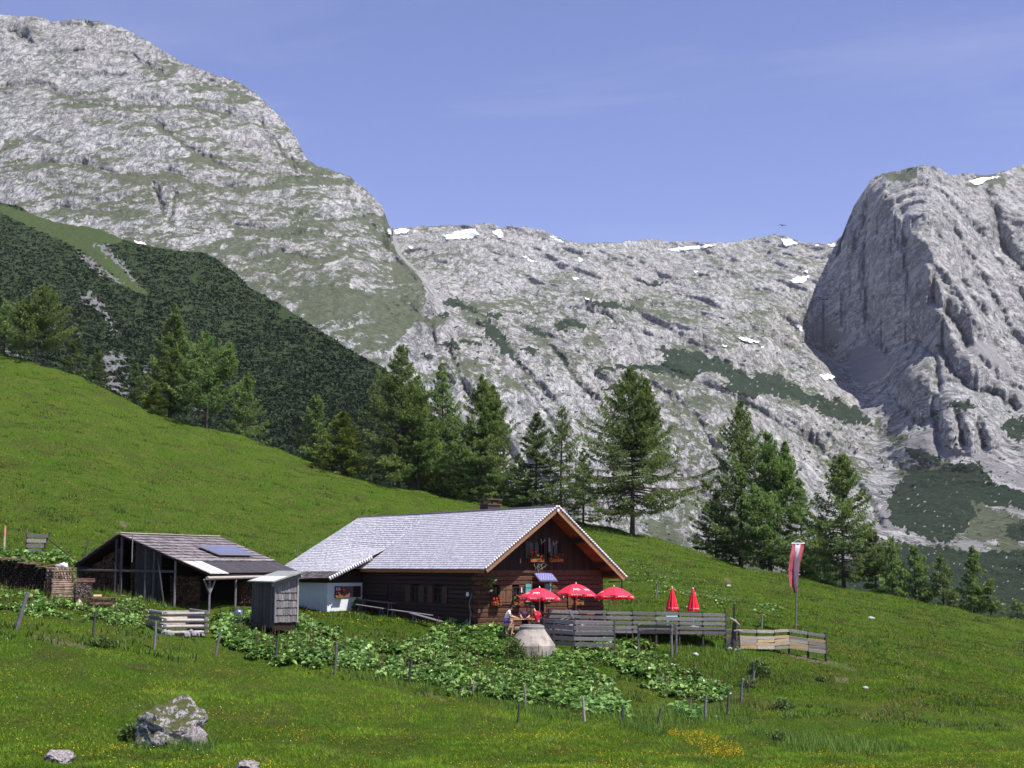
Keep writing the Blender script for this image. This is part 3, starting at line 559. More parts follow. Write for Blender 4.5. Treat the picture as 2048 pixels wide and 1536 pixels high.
# ================================================================== MEADOW
YK = [6, 15, 25, 35, 45, 55, 62, 68, 74, 80, 88, 100, 120, 145]
TB = { # column -> v at each distance in YK, then (crest distance, crest v)
    -500: ([None, None, None, None, 1470, 1300, 1220, 1160, 1120, 1085, 1040, 950, 820, 690], (175, 560)),
    0:    ([None, None, None, None, 1480, 1325, 1252, 1195, 1165, 1140, 1098, 1040, 925, 800], (170, 712)),
    150:  ([None, None, None, None, 1485, 1345, 1272, 1212, 1178, 1158, 1122, 1062, 950, 830], (168, 752)),
    300:  ([None, None, None, None, 1492, 1362, 1290, 1230, 1196, 1180, 1150, 1085, 990, 885], (165, 820)),
    450:  ([None, None, None, None, 1496, 1385, 1318, 1255, 1212, 1198, 1180, 1120, 1030, 925], (163, 862)),
    600:  ([None, None, None, None, 1500, 1400, 1335, 1275, 1240, 1228, 1213, 1150, 1060, 965], (162, 914)),
    750:  ([None, None, None, None, 1505, 1415, 1355, 1300, 1248, 1231, 1217, 1172, 1080, 995], (161, 962)),
    900:  ([None, None, None, None, 1510, 1430, 1377, 1318, 1256, 1235, 1222, 1195, 1098, 1022], (160, 994)),
    1050: ([None, None, None, None, 1512, 1440, 1392, 1326, 1260, 1238, 1223, 1192, 1105, 1040], (157, 1014)),
    1200: ([None, None, None, None, 1515, 1452, 1405, 1338, 1272, 1242, 1220, 1185, 1118, 1065], (155, 1046)),
    1350: ([None, None, None, None, 1518, 1462, 1418, 1352, 1288, 1250, 1222, 1186, 1130, 1092], (150, 1084)),
    1500: ([None, None, None, None, 1520, 1470, 1428, 1366, 1305, 1272, 1240, 1205, 1160, 1137], (146, 1135)),
    1650: ([None, None, None, None, 1525, 1480, 1436, 1382, 1330, 1296, 1262, 1225, 1182, 1166], (140, 1163)),
    1800: ([None, None, None, None, 1530, 1490, 1444, 1400, 1360, 1328, 1294, 1255, 1210, None], (134, 1193)),
    2048: ([None, None, None, None, 1540, 1500, 1462, 1427, 1396, 1370, 1340, 1300, 1250, None], (126, 1240)),
    2600: ([None, None, None, None, 1560, 1520, 1490, 1465, 1440, 1420, 1395, 1370, 1340, None], (122, 1335))}
NEARZ = {6: -1.9, 15: -2.9, 25: -4.1, 35: -5.3}
YG = np.concatenate([np.linspace(6, 60, 90), np.linspace(60, 95, 150)[1:], np.linspace(95, 180, 130)[1:], np.geomspace(180, 420, 40)[1:]])
AG = np.linspace(-0.60, 0.60, 620)
def _meadow():
    cols = sorted(TB); zz = []
    for u in cols:
        vs, (yc, vc) = TB[u]; ys = []; z = []
        for y, v in zip(YK, vs):
            if y >= yc - 2: continue
            if v is None: ys.append(y); z.append(NEARZ[y])
            else: ys.append(y); z.append(ray(u, v)[1] * y)
        zc = ray(u, vc)[1] * yc
        ys += [yc, yc + 8, yc + 40, yc + 140, 420]; z += [zc, zc - 2.2, zc - 24, zc - 75, min(zc - 110, -80)]
        zi = np.interp(YG, ys, z); 
        zz.append(zi)
    ac = np.array([ray(u, 1100)[0] for u in cols]); zz = np.array(zz)      # (cols, Y)
    # smooth (Catmull-Rom like) interpolation over columns
    Z = np.array([np.interp(AG, ac, zz[:, j]) for j in range(len(YG))])      # (Y, A)
    ker = np.exp(-np.linspace(-2, 2, 25) ** 2); ker /= ker.sum()
    Zp = np.pad(Z, ((0, 0), (12, 12)), 'edge'); Z = np.apply_along_axis(lambda r: np.convolve(r, ker, 'valid'), 1, Zp)
    k2 = np.exp(-np.linspace(-2, 2, 9) ** 2); k2 /= k2.sum(); Zp = np.pad(Z, ((4, 4), (0, 0)), 'edge')
    Z = np.apply_along_axis(lambda r: np.convolve(r, k2, 'valid'), 0, Zp)
    X = AG[None] * YG[:, None]; Yb = np.broadcast_to(YG[:, None], X.shape)
    flat = (1 - 0.8 * np.exp(-(((X + 3) / 9) ** 2 + ((Yb - 82) / 10) ** 2)))
    Z = Z + flat * (0.22 * fbm(X / 5.5, Yb / 5.5, X * 0, 4, 0.55) + 0.05 * fbm(X / 0.9, Yb / 0.9, X * 0, 3, 0.6) + 0.40 * np.clip((Yb - 95) / 60, 0, 1) * fbm(X / 9, Yb / 12, X * 0 + 5, 4, .6))
    return Z
ZG = _meadow()
def ground(x, y):
    x = np.asarray(x, float); y = np.asarray(y, float)
    a = np.clip((x / y - AG[0]) / (AG[1] - AG[0]), 0, len(AG) - 1.001); j = np.interp(y, YG, np.arange(len(YG))); j = np.clip(j, 0, len(YG) - 1.001)
    ia = a.astype(int); ij = j.astype(int); fa, fj = a - ia, j - ij
    return (ZG[ij, ia] * (1 - fa) * (1 - fj) + ZG[ij, ia + 1] * fa * (1 - fj) + ZG[ij + 1, ia] * (1 - fa) * fj + ZG[ij + 1, ia + 1] * fa * fj)
def hit(u, v, lo=20, hi=200):
    """first point of the meadow along a line of sight"""
    a, k = ray(u, v); ys = np.linspace(lo, hi, 3000); g = ground(a * ys, ys); d = k * ys - g
    i = np.argmax(d < 0) if (d < 0).any() else int(np.argmin(np.abs(d)))
    return Vector((a * ys[i], ys[i], float(g[i])))
def onground(u, v, Y):
    a, k = ray(u, v); return Vector((a * Y, Y, float(ground(a * Y, Y))))
DOCKS = [[(425, 1232), (500, 1240), (600, 1242), (690, 1278), (780, 1290), (860, 1292), (880, 1258), (1000, 1254), (1040, 1275), (1050, 1305), (1130, 1312), (1200, 1292), (1245, 1272), (1300, 1290), (1340, 1340), (1400, 1370), (1465, 1385), (1440, 1400), (1380, 1402), (1330, 1385), (1260, 1345), (1190, 1320), (1160, 1330), (1225, 1380), (1235, 1410), (1160, 1425), (1060, 1405), (950, 1388), (850, 1368), (760, 1345), (640, 1330), (560, 1330), (470, 1300), (430, 1270)],
         [(-50, 1180), (60, 1185), (120, 1200), (280, 1215), (300, 1262), (180, 1240), (60, 1232), (-50, 1225)], [(1290, 1385), (1340, 1392), (1400, 1430), (1385, 1440), (1330, 1415)], [(1100, 1405), (1240, 1412), (1260, 1430), (1180, 1432)],
         [(225, 1205), (262, 1208), (262, 1238), (228, 1235)]]
FLOWERS = [[(1330, 1465), (1400, 1472), (1480, 1500), (1500, 1530), (1440, 1520), (1370, 1495)], [(480, 1330), (600, 1340), (640, 1370), (560, 1390), (480, 1360)], [(40, 1330), (200, 1345), (380, 1380), (430, 1420), (300, 1390), (100, 1370)], [(215, 1235), (300, 1252), (290, 1275), (220, 1265)]]
DIRT = [[(60, 1270), (150, 1285), (200, 1302), (110, 1290)], [(832, 1378), (870, 1388), (905, 1410), (860, 1395)], [(1665, 1350), (1700, 1358), (1695, 1368), (1670, 1364)], [(1445, 1155), (1458, 1156), (1470, 1166), (1455, 1166)], [(865, 1503), (890, 1505), (888, 1512), (868, 1510)],
        [(120, 1028), (136, 1030), (130, 1036)], [(230, 1040), (262, 1045), (250, 1060)], [(1780, 1345), (1850, 1352), (1840, 1360)], [(80, 960), (100, 962), (98, 968)], [(1545, 1300), (1700, 1330), (1720, 1345), (1600, 1318)]]
meadm, nt, bs = newmat('meadow')
if True:
    v = coords(nt)
    big = noise(nt, v, 0.09, 5, 0.6); mid = noise(nt, coords(nt, (0.5, 1, 1)), 0.8, 7, 0.7); fine = noise(nt, v, 9.0, 6, 0.75)
    c = mixc(nt, ramp(nt, big, 0.3, 0.7), (0.062, 0.118, 0.012), (0.050, 0.108, 0.010))
    c = mixc(nt, ramp(nt, mid, 0.38, 0.68), c, (0.098, 0.118, 0.024))
    c = mixc(nt, ramp(nt, fine, 0.25, 0.75), mixc(nt, 1.0, c, (0.55, 0.58, 0.55), 'MULTIPLY'), mixc(nt, 1.0, c, (1.25, 1.22, 1.3), 'MULTIPLY'))
    pat = noise(nt, v, 0.35, 4, 0.6)
    c = mixc(nt, mth(nt, 'MULTIPLY', ramp(nt, pat, 0.52, 0.66), 0.7), c, (0.060, 0.068, 0.020))
    da = nd(nt, 'ShaderNodeAttribute', attribute_name='dirt')
    c = mixc(nt, ramp(nt, mth(nt, 'ADD', da.outputs['Fac'], mth(nt, 'MULTIPLY_ADD', mid, 2.0, -0.95)), 0.5, 1.2), c, mixc(nt, fine, (0.10, 0.085, 0.05), (0.18, 0.155, 0.09)))
    nt.links.new(c, bs.inputs['Base Color']); bs.inputs['Roughness'].default_value = 0.9; bs.inputs['Specular IOR Level'].default_value = 0.03
    bumpn(nt, bs, mth(nt, 'ADD', mid, fine), 1.0, 0.16)
def build_meadow():
    X = AG[None] * YG[:, None]; Yb = np.broadcast_to(YG[:, None], X.shape)
    u, v = project(X, Yb, ZG); dirt = region(u, v, DIRT, 4, 12) 
    me = mesh_np('meadow', np.stack([X, Yb, ZG], -1).reshape(-1, 3), grid_faces(*X.shape), meadm, True, cols={'dirt': dirt.ravel()})
    tag(link('meadow', me), None, None, kind='structure')
build_meadow()
# footprints that no plant may stand in (filled in by the builders below): list of (frame inverse, x0, x1, y0, y1)
KEEP_OUT = []
def free(x, y):
    ok = np.ones(np.shape(x), bool)
    for (ox, oy, bx, by, x0, x1, y0, y1) in KEEP_OUT:
        lx = (x - ox) * by - (y - oy) * bx; ly = (x - ox) * bx + (y - oy) * by
        ok &= ~((lx > x0) & (lx < x1) & (ly > y0) & (ly < y1))
    return ok
# ================================================================== TREES
bark = mat('bark', (0.055, 0.042, 0.034), (0.09, 0.075, 0.065), 12, 0.9)
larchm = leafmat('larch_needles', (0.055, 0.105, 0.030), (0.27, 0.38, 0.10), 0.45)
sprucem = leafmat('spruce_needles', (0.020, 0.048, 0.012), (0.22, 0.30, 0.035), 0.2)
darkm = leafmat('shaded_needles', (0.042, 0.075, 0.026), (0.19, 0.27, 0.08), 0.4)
def conifer(name, label, base, H, Rw, kind='larch', seed=0, bare=0.12, droop=0.35, dens=1.0, tops=((0, 0, 1.0, 1.0),), lean=(0, 0), group='conifers along the edge of the meadow', cat='tree', pw=0.75, asym=(0, 0), leafs=1.0):
    """tops: (dx, dy, relative height, relative width) of each leader"""
    R = np.random.default_rng(seed + 100)
    tw, wood = [], MB()
    V = []; T = []; Q = []
    for ti, (tx, ty, th, tr) in enumerate(tops):
        Ht = H * th; nl = max(7, int(Ht / (0.34 if kind != 'spruce' else 0.28) * (0.9 + 0.2 * dens)))
        ph = R.uniform(0, 6.28); split = 0.45 if ti else 0.0
        def axis(t):
            bx = math.sin(t * 3 + ph) * 0.010 * Ht
            s = sstep(np.array((t - split) / max(1e-3, 0.25))) if ti else 0
            q = float(s) if ti else 1.0
            return Vector((tx * (q if ti else sstep(np.array((t - .4) / .3))) + lean[0] * t + bx, ty * q + lean[1] * t, t * Ht))
        r0 = 0.0115 * H + 0.04
        if ti == 0: wood.tube([axis(t) - Vector((0, 0, 0.5 if t == 0 else 0)) for t in (0, 0.04, 0.2, 0.4, 0.6, 0.8, 1.0)], [r0 * 1.5, r0 * 1.1, r0 * .85, r0 * .65, r0 * .42, r0 * .22, 0.01], 8)
        else: wood.tube([axis(t) for t in (0.42, 0.55, 0.75, 1.0)], [r0 * .5, r0 * .4, r0 * .2, 0.01], 6)
        t0 = bare if ti == 0 else 0.5
        for li in range(nl):
            t = t0 + (1 - t0) * (li + R.uniform(-.4, .4)) / nl
            t = min(max(t, t0), 0.995)
            nb = R.integers(3, 6) if kind != 'spruce' else R.integers(5, 8)
            rel = (1 - t) ** pw * min(1.0, 0.55 + (t - t0) * 3.2 / (1 - t0) * (1 if kind != 'spruce' else 2))
            for b in range(nb):
                az = R.uniform(0, 2 * np.pi)
                L = Rw * tr * rel * R.uniform(0.6, 1.18) + 0.12
                L *= 1 + asym[0] * math.cos(az) * (1 - t)
                if R.uniform() < 0.12: L *= R.uniform(1.1, 1.35) if kind == 'larch' else 1.05
                if R.uniform() < (0.12 if kind == 'larch' else 0.03): L *= 0.4
                o = axis(t)
                el = (0.18 + 0.75 * t ** 2) - droop * (1 - t) * R.uniform(0.6, 1.3)
                ns = 5; pts = [o]; d = Vector((math.cos(az), math.sin(az), 0))
                for k in range(1, ns + 1):
                    e = el - droop * 0.6 * math.sin(math.pi * k / ns) * (1 - t) + 0.75 * (k / ns) ** 2.2 * (0.7 if kind == 'larch' else 0.35)
                    d = Vector((d.x, d.y, 0)).normalized(); d = d + Vector((R.uniform(-.12, .12), R.uniform(-.12, .12), 0))
                    pts.append(pts[-1] + (d * math.cos(e) + Vector((0, 0, math.sin(e)))) * (L / ns))
                if L > 0.7: wood.tube(pts, [0.012 * L + .018, 0.011 * L + .01, 0.009 * L, .006 * L, .004 * L, .003], 3, cap=False)
                PA = np.array([p[:] for p in pts])
                m = max(4, int(L * (23 if kind != 'spruce' else 22) * dens))
                s = R.uniform(0.10 if L < 1.2 else 0.16, 1.02, m) ** 0.8
                idx = np.clip(s * ns, 0, ns - 0.001); i0 = idx.astype(int); f = (idx - i0)[:, None]
                c = PA[i0] * (1 - f) + PA[i0 + 1] * f
                side = np.array([-d.y, d.x, 0.0]); fw = np.array([d.x, d.y, 0.0])
                wd = (0.10 + 0.20 * L * (1 - s * 0.75)) * (1.0 if kind == 'larch' else 0.9)
                off = R.normal(0, 1, m) * wd * 0.75
                c = c + side * off[:, None]
                hang = np.abs(R.normal(0, 1, m)) * (0.16 if kind == 'larch' else 0.07) + 0.02
                c[:, 2] -= hang * min(1, L)
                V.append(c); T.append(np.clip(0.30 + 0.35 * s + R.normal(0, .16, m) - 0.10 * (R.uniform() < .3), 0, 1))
                dirs = fw[None] * R.uniform(0.3, 1.0, m)[:, None] + side[None] * (np.sign(off) * R.uniform(0.2, 1, m))[:, None]
                dirs[:, 2] -= R.uniform(0.0, 0.9, m) if kind == 'larch' else R.uniform(-.3, 0.35, m)
                Q.append(dirs)
    C = np.concatenate(V); T = np.concatenate(T); D = np.concatenate(Q); D /= np.linalg.norm(D, axis=1)[:, None]
    n = len(C); sz = R.uniform(0.12, 0.31, n) * leafs * (1.0 if kind != 'spruce' else 0.85)
    up = R.normal(size=(n, 3)); up[:, 2] = np.abs(up[:, 2]) + .6
    W = np.cross(D, up); W /= np.linalg.norm(W, axis=1)[:, None]; N2 = np.cross(W, D)
    a = C - D * sz[:, None] * .6; b = C + D * sz[:, None] * .9
    hw = (sz * R.uniform(0.12, 0.24, n))[:, None]
    V1 = np.stack([a, C + W * hw + N2 * hw * .3, b, C - W * hw - N2 * hw * .3], 1)
    a2 = C + (W * .5 - D * .3 + N2 * .4) * sz[:, None]; b2 = C + (-W * .5 + D * .5 - N2 * .5) * sz[:, None]
    V2 = np.stack([a2, C + N2 * hw + D * hw * .6, b2, C - N2 * hw - D * hw * .6], 1)
    VV = np.concatenate([V1, V2]).reshape(-1, 3); FF = np.arange(len(VV)).reshape(-1, 4)
    th = Thing(name, label, cat, base, group)
    wood.build('trunk', bark, th.o, (0, 0, 0))
    mm = {'larch': larchm, 'spruce': sprucem, 'dark': darkm}[kind]
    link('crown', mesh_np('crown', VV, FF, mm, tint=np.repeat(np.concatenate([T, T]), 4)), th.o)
    return th, n
def crest(u):
    ks = sorted(TB); return np.interp(u, ks, [TB[k][1][0] for k in ks])
TREES = [ # name, kind, u, v base, v top, crown width px, behind crest m, bare, droop, dens, tops, label, extras
 ('larch_tree', 'larch', 8, 715, 600, 90, 2, .05, .3, .9, ((0, 0, 1, 1),), 'olive green larch at the left edge of the picture, cut off by the frame'),
 ('larch_tree', 'larch', 72, 722, 568, 126, 0, .22, .22, .85, ((0.7, 0, 1, 1), (-1.6, 0, .8, .8)), 'broad larch with a short dark trunk, topmost on the slope above the board gate'),
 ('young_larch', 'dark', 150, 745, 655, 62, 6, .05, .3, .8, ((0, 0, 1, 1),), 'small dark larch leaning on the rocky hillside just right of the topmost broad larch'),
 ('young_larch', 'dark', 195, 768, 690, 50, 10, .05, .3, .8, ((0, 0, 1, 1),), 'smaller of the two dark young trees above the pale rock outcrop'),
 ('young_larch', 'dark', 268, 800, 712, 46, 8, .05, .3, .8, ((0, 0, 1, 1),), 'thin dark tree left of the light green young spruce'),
 ('larch_tree', 'larch', 342, 832, 607, 92, 1, .10, .25, 1.15, ((0, 0, 1, 1),), 'tall pointed larch behind the light green young spruce'),
 ('larch_tree', 'larch', 412, 845, 662, 140, 0, .18, .12, .72, ((-.4, 0, 1, 1), (2.6, 0, .90, .5)), 'open larch with dark trunk and branches reaching right, beside the tall pointed larch'),
 ('larch_tree', 'larch', 492, 880, 742, 84, 4, .05, .25, .8, ((0, 0, 1, 1),), 'low larch on the right side of the upper tree group'),
 ('larch_tree', 'larch', 628, 918, 784, 64, 1, .05, .3, 1.1, ((0, 0, 1, 1),), 'slim light green larch beside the dense dark young spruce'),
 ('spruce_tree', 'spruce', 684, 946, 822, 88, -3, .03, .25, 1.3, ((0, 0, 1, 1),), 'dense dark green spruce with bright shoots standing on the open meadow'),
 ('larch_tree', 'larch', 797, 968, 688, 170, 0, .10, .38, .95, ((0, 0, 1, 1),), 'tallest larch above the hut roof, with bare lower branches on its left'),
 ('larch_tree', 'larch', 834, 978, 748, 104, 1, .14, .3, 1.1, ((0, 0, 1, 1),), 'larch right behind the tallest larch above the hut'),
 ('larch_tree', 'larch', 883, 996, 722, 104, 5, .08, .3, .85, ((0, 0, 1, 1),), 'thin topped pale larch between the tallest larch and the two chimney side larches'),
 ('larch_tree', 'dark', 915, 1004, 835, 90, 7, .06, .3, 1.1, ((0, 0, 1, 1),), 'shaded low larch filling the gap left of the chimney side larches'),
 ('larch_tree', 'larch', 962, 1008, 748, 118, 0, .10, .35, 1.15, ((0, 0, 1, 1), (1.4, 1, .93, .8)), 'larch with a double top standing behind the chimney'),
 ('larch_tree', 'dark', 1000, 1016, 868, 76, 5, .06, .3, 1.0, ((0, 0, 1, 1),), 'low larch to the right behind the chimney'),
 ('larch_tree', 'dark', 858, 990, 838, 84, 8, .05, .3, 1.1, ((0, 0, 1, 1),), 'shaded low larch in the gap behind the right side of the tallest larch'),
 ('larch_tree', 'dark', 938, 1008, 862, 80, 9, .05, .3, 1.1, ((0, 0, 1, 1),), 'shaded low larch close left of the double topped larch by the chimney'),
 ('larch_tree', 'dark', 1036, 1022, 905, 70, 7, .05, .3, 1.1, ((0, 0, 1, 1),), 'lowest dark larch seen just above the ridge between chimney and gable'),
 ('larch_tree', 'dark', 1166, 1044, 892, 66, 7, .05, .3, .8, ((0, 0, 1, 1),), 'thin dark larch between the sparse larch and the large forked larch'),
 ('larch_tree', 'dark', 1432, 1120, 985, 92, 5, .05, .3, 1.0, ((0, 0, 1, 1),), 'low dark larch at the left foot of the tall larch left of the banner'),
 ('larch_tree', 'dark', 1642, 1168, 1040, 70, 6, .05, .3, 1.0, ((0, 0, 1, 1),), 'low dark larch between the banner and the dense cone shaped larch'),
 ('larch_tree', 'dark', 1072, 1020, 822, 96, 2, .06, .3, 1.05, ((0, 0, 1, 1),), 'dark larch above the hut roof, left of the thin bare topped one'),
 ('larch_tree', 'larch', 1124, 1026, 806, 94, 1, .08, .3, .62, ((0, 0, 1, 1),), 'sparse larch with a bare thin top just above the gable peak'),
 ('larch_tree', 'larch', 1268, 1060, 736, 212, -2, .16, .42, .95, ((-.5, 0, 1, 1), (1.5, .5, .95, .5)), 'large free standing larch with a forked top right of the gable'),
 ('larch_tree', 'larch', 1484, 1128, 798, 168, 3, .13, .3, .95, ((0, 0, 1, 1),), 'tall larch with a dark trunk left of the banner, behind the meadow edge'),
 ('larch_tree', 'larch', 1540, 1140, 860, 130, 1, .08, .3, 1.1, ((0, 0, 1, 1), (1.8, .3, .93, .7)), 'bushy forked larch between the tall larch and the banner'),
 ('larch_tree', 'larch', 1603, 1158, 952, 84, 3, .06, .3, 1.05, ((0, 0, 1, 1),), 'small larch directly behind the red and white banner'),
 ('larch_tree', 'larch', 1690, 1170, 905, 150, 0, .10, .3, 1.2, ((0, 0, 1, 1),), 'dense cone shaped larch right of the banner'),
 ('larch_tree', 'dark', 1752, 1182, 1062, 76, 3, .05, .3, 1.1, ((0, 0, 1, 1),), 'dark low larch at the foot of the dense cone shaped one'),
 ('larch_tree', 'larch', 1786, 1190, 1068, 52, 1, .06, .3, 1.1, ((0, 0, 1, 1),), 'first of three small larches in the row running down to the right'),
 ('larch_tree', 'larch', 1832, 1200, 1088, 66, 2, .06, .3, 1.2, ((0, 0, 1, 1),), 'middle one of the three small larches in the row running down to the right'),
 ('larch_tree', 'larch', 1886, 1210, 1104, 58, 2, .06, .3, .9, ((0, 0, 1, 1),), 'thin last one of the three small larches left of the lone slim larch'),
 ('larch_tree', 'larch', 1948, 1222, 1090, 56, 1, .10, .25, 1.15, ((0, 0, 1, 1),), 'lone slim larch near the right end of the meadow edge'),
 ('young_larch', 'larch', 1982, 1230, 1152, 38, 1, .05, .3, 1.1, ((0, 0, 1, 1),), 'small larch close beside the lone slim larch'),
 ('young_larch', 'larch', 2036, 1242, 1196, 34, 1, .05, .3, 1.1, ((0, 0, 1, 1),), 'little larch at the right edge of the picture'),
]
nt_ = 0
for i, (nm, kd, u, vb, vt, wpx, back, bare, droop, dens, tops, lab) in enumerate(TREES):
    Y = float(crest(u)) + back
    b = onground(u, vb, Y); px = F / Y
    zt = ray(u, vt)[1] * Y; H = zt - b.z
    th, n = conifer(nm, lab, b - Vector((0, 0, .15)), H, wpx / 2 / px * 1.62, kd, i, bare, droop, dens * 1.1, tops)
    nt_ += n
b = hit(307, 826); 
th, n = conifer('young_spruce', 'light green bushy young spruce alone at the edge of the meadow', b, 2.7, 1.75, 'spruce', 77, 0.02, 0.2, 2.2, pw=0.6, leafs=.9, group=None)
print('tufts', nt_)
# ================================================================== WOOD ETC.
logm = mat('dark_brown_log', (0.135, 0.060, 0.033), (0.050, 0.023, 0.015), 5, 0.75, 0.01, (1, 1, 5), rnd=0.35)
shade_blacklog = mat('black_brown_log_with_shade', (0.050, 0.024, 0.016), (0.024, 0.013, 0.010), 5, 0.8, 0.01, (1, 1, 5), rnd=0.35)  # long wall's eave shade put into the brown; the railing wood is this dark
plankd = mat('dark_vertical_plank', (0.045, 0.022, 0.015), (0.022, 0.012, 0.009), 8, 0.8, 0.006, (4, 4, 0.6), rnd=0.35)  # dark plank brown, deepened to carry the shade under the gable roof
orangew = mat('orange_brown_board', (0.34, 0.115, 0.036), (0.20, 0.065, 0.022), 5, 0.7, 0.005, (1, 1, 4), rnd=0.2)
tanw = mat('tan_board', (0.36, 0.20, 0.11), (0.22, 0.12, 0.07), 5, 0.75, 0.005, (1, 1, 4), rnd=0.2)
greyw = mat('weathered_grey_wood', (0.225, 0.21, 0.21), (0.12, 0.11, 0.115), 7, 0.85, 0.008, (1, 1, 5), rnd=0.3)
dgreyw = mat('dark_grey_wood', (0.085, 0.078, 0.078), (0.040, 0.037, 0.038), 7, 0.85, 0.008, (1, 1, 5), rnd=0.3)
palew = mat('pale_weathered_wood', (0.46, 0.41, 0.37), (0.28, 0.24, 0.22), 7, 0.85, 0.008, (1, 1, 5), rnd=0.25)
yelw = mat('fresh_yellow_board', (0.50, 0.38, 0.22), (0.38, 0.28, 0.16), 6, 0.8, 0.005, (1, 1, 5), rnd=0.15)
shingm = mat('silvery_larch_shingles', (0.84, 0.81, 0.82), (0.66, 0.63, 0.65), 9, 0.7, 0.003, (1, 1, 1), attr=0.16)
shingd = mat('old_grey_shingles', (0.24, 0.21, 0.22), (0.13, 0.115, 0.12), 6, 0.85, 0.006, (1, 1, 1), rnd=0.35)
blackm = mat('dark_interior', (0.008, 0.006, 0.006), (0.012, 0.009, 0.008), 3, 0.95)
glassm = mat('window_glass', (0.010, 0.010, 0.012), (0.016, 0.017, 0.02), 2, 0.15, spec=0.25)
whitem = mat('white_plaster', (0.80, 0.82, 0.83), (0.72, 0.74, 0.75), 2.5, 0.9, 0.003)
whitep = mat('white_paint', (0.80, 0.80, 0.78), (0.70, 0.70, 0.69), 4, 0.6)
tealm = mat('teal_paint', (0.12, 0.42, 0.37), (0.09, 0.32, 0.29), 8, 0.6)
redp = mat('red_petals', (0.75, 0.035, 0.03), (0.55, 0.015, 0.02), 20, 0.6)
plantg = mat('plant_green', (0.07, 0.13, 0.03), (0.03, 0.06, 0.015), 20, 0.7)
stonem = mat('grey_stone', (0.34, 0.33, 0.32), (0.20, 0.19, 0.19), 4, 0.9, 0.02, rnd=0.2)
solarm, nt, bs = newmat('solar_cells')
if True:
    v = coords(nt); br = nd(nt, 'ShaderNodeTexBrick'); br.offset = 0; nt.links.new(v, br.inputs['Vector'])
    br.inputs['Color1'].default_value = (0.10, 0.10, 0.30, 1); br.inputs['Color2'].default_value = (0.12, 0.12, 0.34, 1); br.inputs['Mortar'].default_value = (0.34, 0.34, 0.50, 1)
    br.inputs['Scale'].default_value = 1; br.inputs['Brick Width'].default_value = 0.125; br.inputs['Row Height'].default_value = 0.125; br.inputs['Mortar Size'].default_value = 0.012
    nt.links.new(br.outputs[0], bs.inputs['Base Color']); bs.inputs['Roughness'].default_value = 0.3; bs.inputs['Specular IOR Level'].default_value = 1.0

solar2 = solarm.copy(); solar2.name = 'grey_blue_cells'
for n_ in solar2.node_tree.nodes:
    if n_.type == 'TEX_BRICK': n_.inputs['Color1'].default_value = (.06, .065, .15, 1); n_.inputs['Color2'].default_value = (.07, .075, .17, 1); n_.inputs['Mortar'].default_value = (.26, .27, .36, 1)
def frame(ox, oy, bx, by, z=0.0):
    """local X = across, Y = back, Z = up"""
    return Matrix(((by, bx, 0, ox), (-bx, by, 0, oy), (0, 0, 1, z), (0, 0, 0, 1)))
def plan_hit(u, v, O, D):
    a, k = ray(u, v); t = (a * O[1] - O[0]) / (D[0] - a * D[1]); Y = O[1] + t * D[1]
    return t, k * Y
def shingles(M, x0, x1, up0, up1, plane, expo=0.2, wd=(0.10, 0.16), ln=0.36, th=0.022, seed=1, individually=None, mats=None, part=None, bumpy=1.0):
    """courses of shingles on a slope; plane(s, h) -> local point, s along the eave, h up the slope, plus normal"""
    R = np.random.default_rng(seed); V = []; T = []; out = []
    n = int((up1 - up0) / expo) + 1
    for r in range(n):
        h0 = up0 + r * expo; s = x0 - R.uniform(0, wd[0])
        while s < x1:
            w_ = R.uniform(*wd); a = max(s, x0); b = min(s + w_ - 0.008, x1); s += w_
            if b - a < 0.03: continue
            lo = h0 - R.uniform(0, 0.03) * bumpy; hi = min(h0 + ln, up1 + 0.02); t1 = th * R.uniform(0.8, 1.3); l1 = th * 1.35 + R.uniform(0, .006) * bumpy
            c = []
            for (q, h, z) in ((a, lo, l1), (b, lo, l1 + R.uniform(-.004, .004)), (b, hi, 0.004), (a, hi, 0.004)):
                p, nn = plane(q, h); c.append((p + nn * z, p + nn * (z + (t1 if h == lo else th * .35))))
            vs = [c[0][0], c[1][0], c[2][0], c[3][0], c[0][1], c[1][1], c[2][1], c[3][1]]
            vs = [M @ Vector(p) for p in vs]
            V.append(np.array([p[:] for p in vs])); T.append(np.clip(R.normal(.5, .25), 0, 1))
    return V, T
BOXF = np.array([(0, 3, 2, 1), (4, 5, 6, 7), (0, 1, 5, 4), (1, 2, 6, 5), (2, 3, 7, 6), (3, 0, 4, 7)])
def joined_boxes(name, V, T, m, th, parent=None):
    if not V: return
    VV = np.concatenate(V) - np.array(th.loc[:]); FF = np.concatenate([BOXF + 8 * i for i in range(len(V))])
    o = link(name, mesh_np(name, VV, FF, m, tint=np.repeat(T, 8)), parent or th.o); o['kind'] = 'stuff'; return o

# ================================================================== THE HUT
HO = (2.393, 75.0); HB = (-0.56058, 0.82810); HM = frame(HO[0], HO[1], HB[0], HB[1]); HL = 21.97
ZR, XL, ZL, XR, ZRR = 3.086, -4.54, -0.17, 4.55, -0.64     # ridge height, eaves left and right
WL, WR, G0 = -4.25, 4.0, 1.3                                # long walls and gable wall
HG = -3.15                                                  # ground at the gable
def gx(u, v=1190, y=G0): return plan_hit(u, v, (HO[0] + y * HB[0], HO[1] + y * HB[1]), (HB[1], -HB[0]))
hut = Thing('mountain_hut', 'large brown log hut with silvery shingle roof, white plastered rear room and geraniums', 'hut', HM @ Vector((0, G0, HG)))
def zroof(x): return ZR + (ZL - ZR) * x / XL if x < 0 else ZR + (ZRR - ZR) * x / XR
RT = 0.10
def hmb(): return MB(HM)
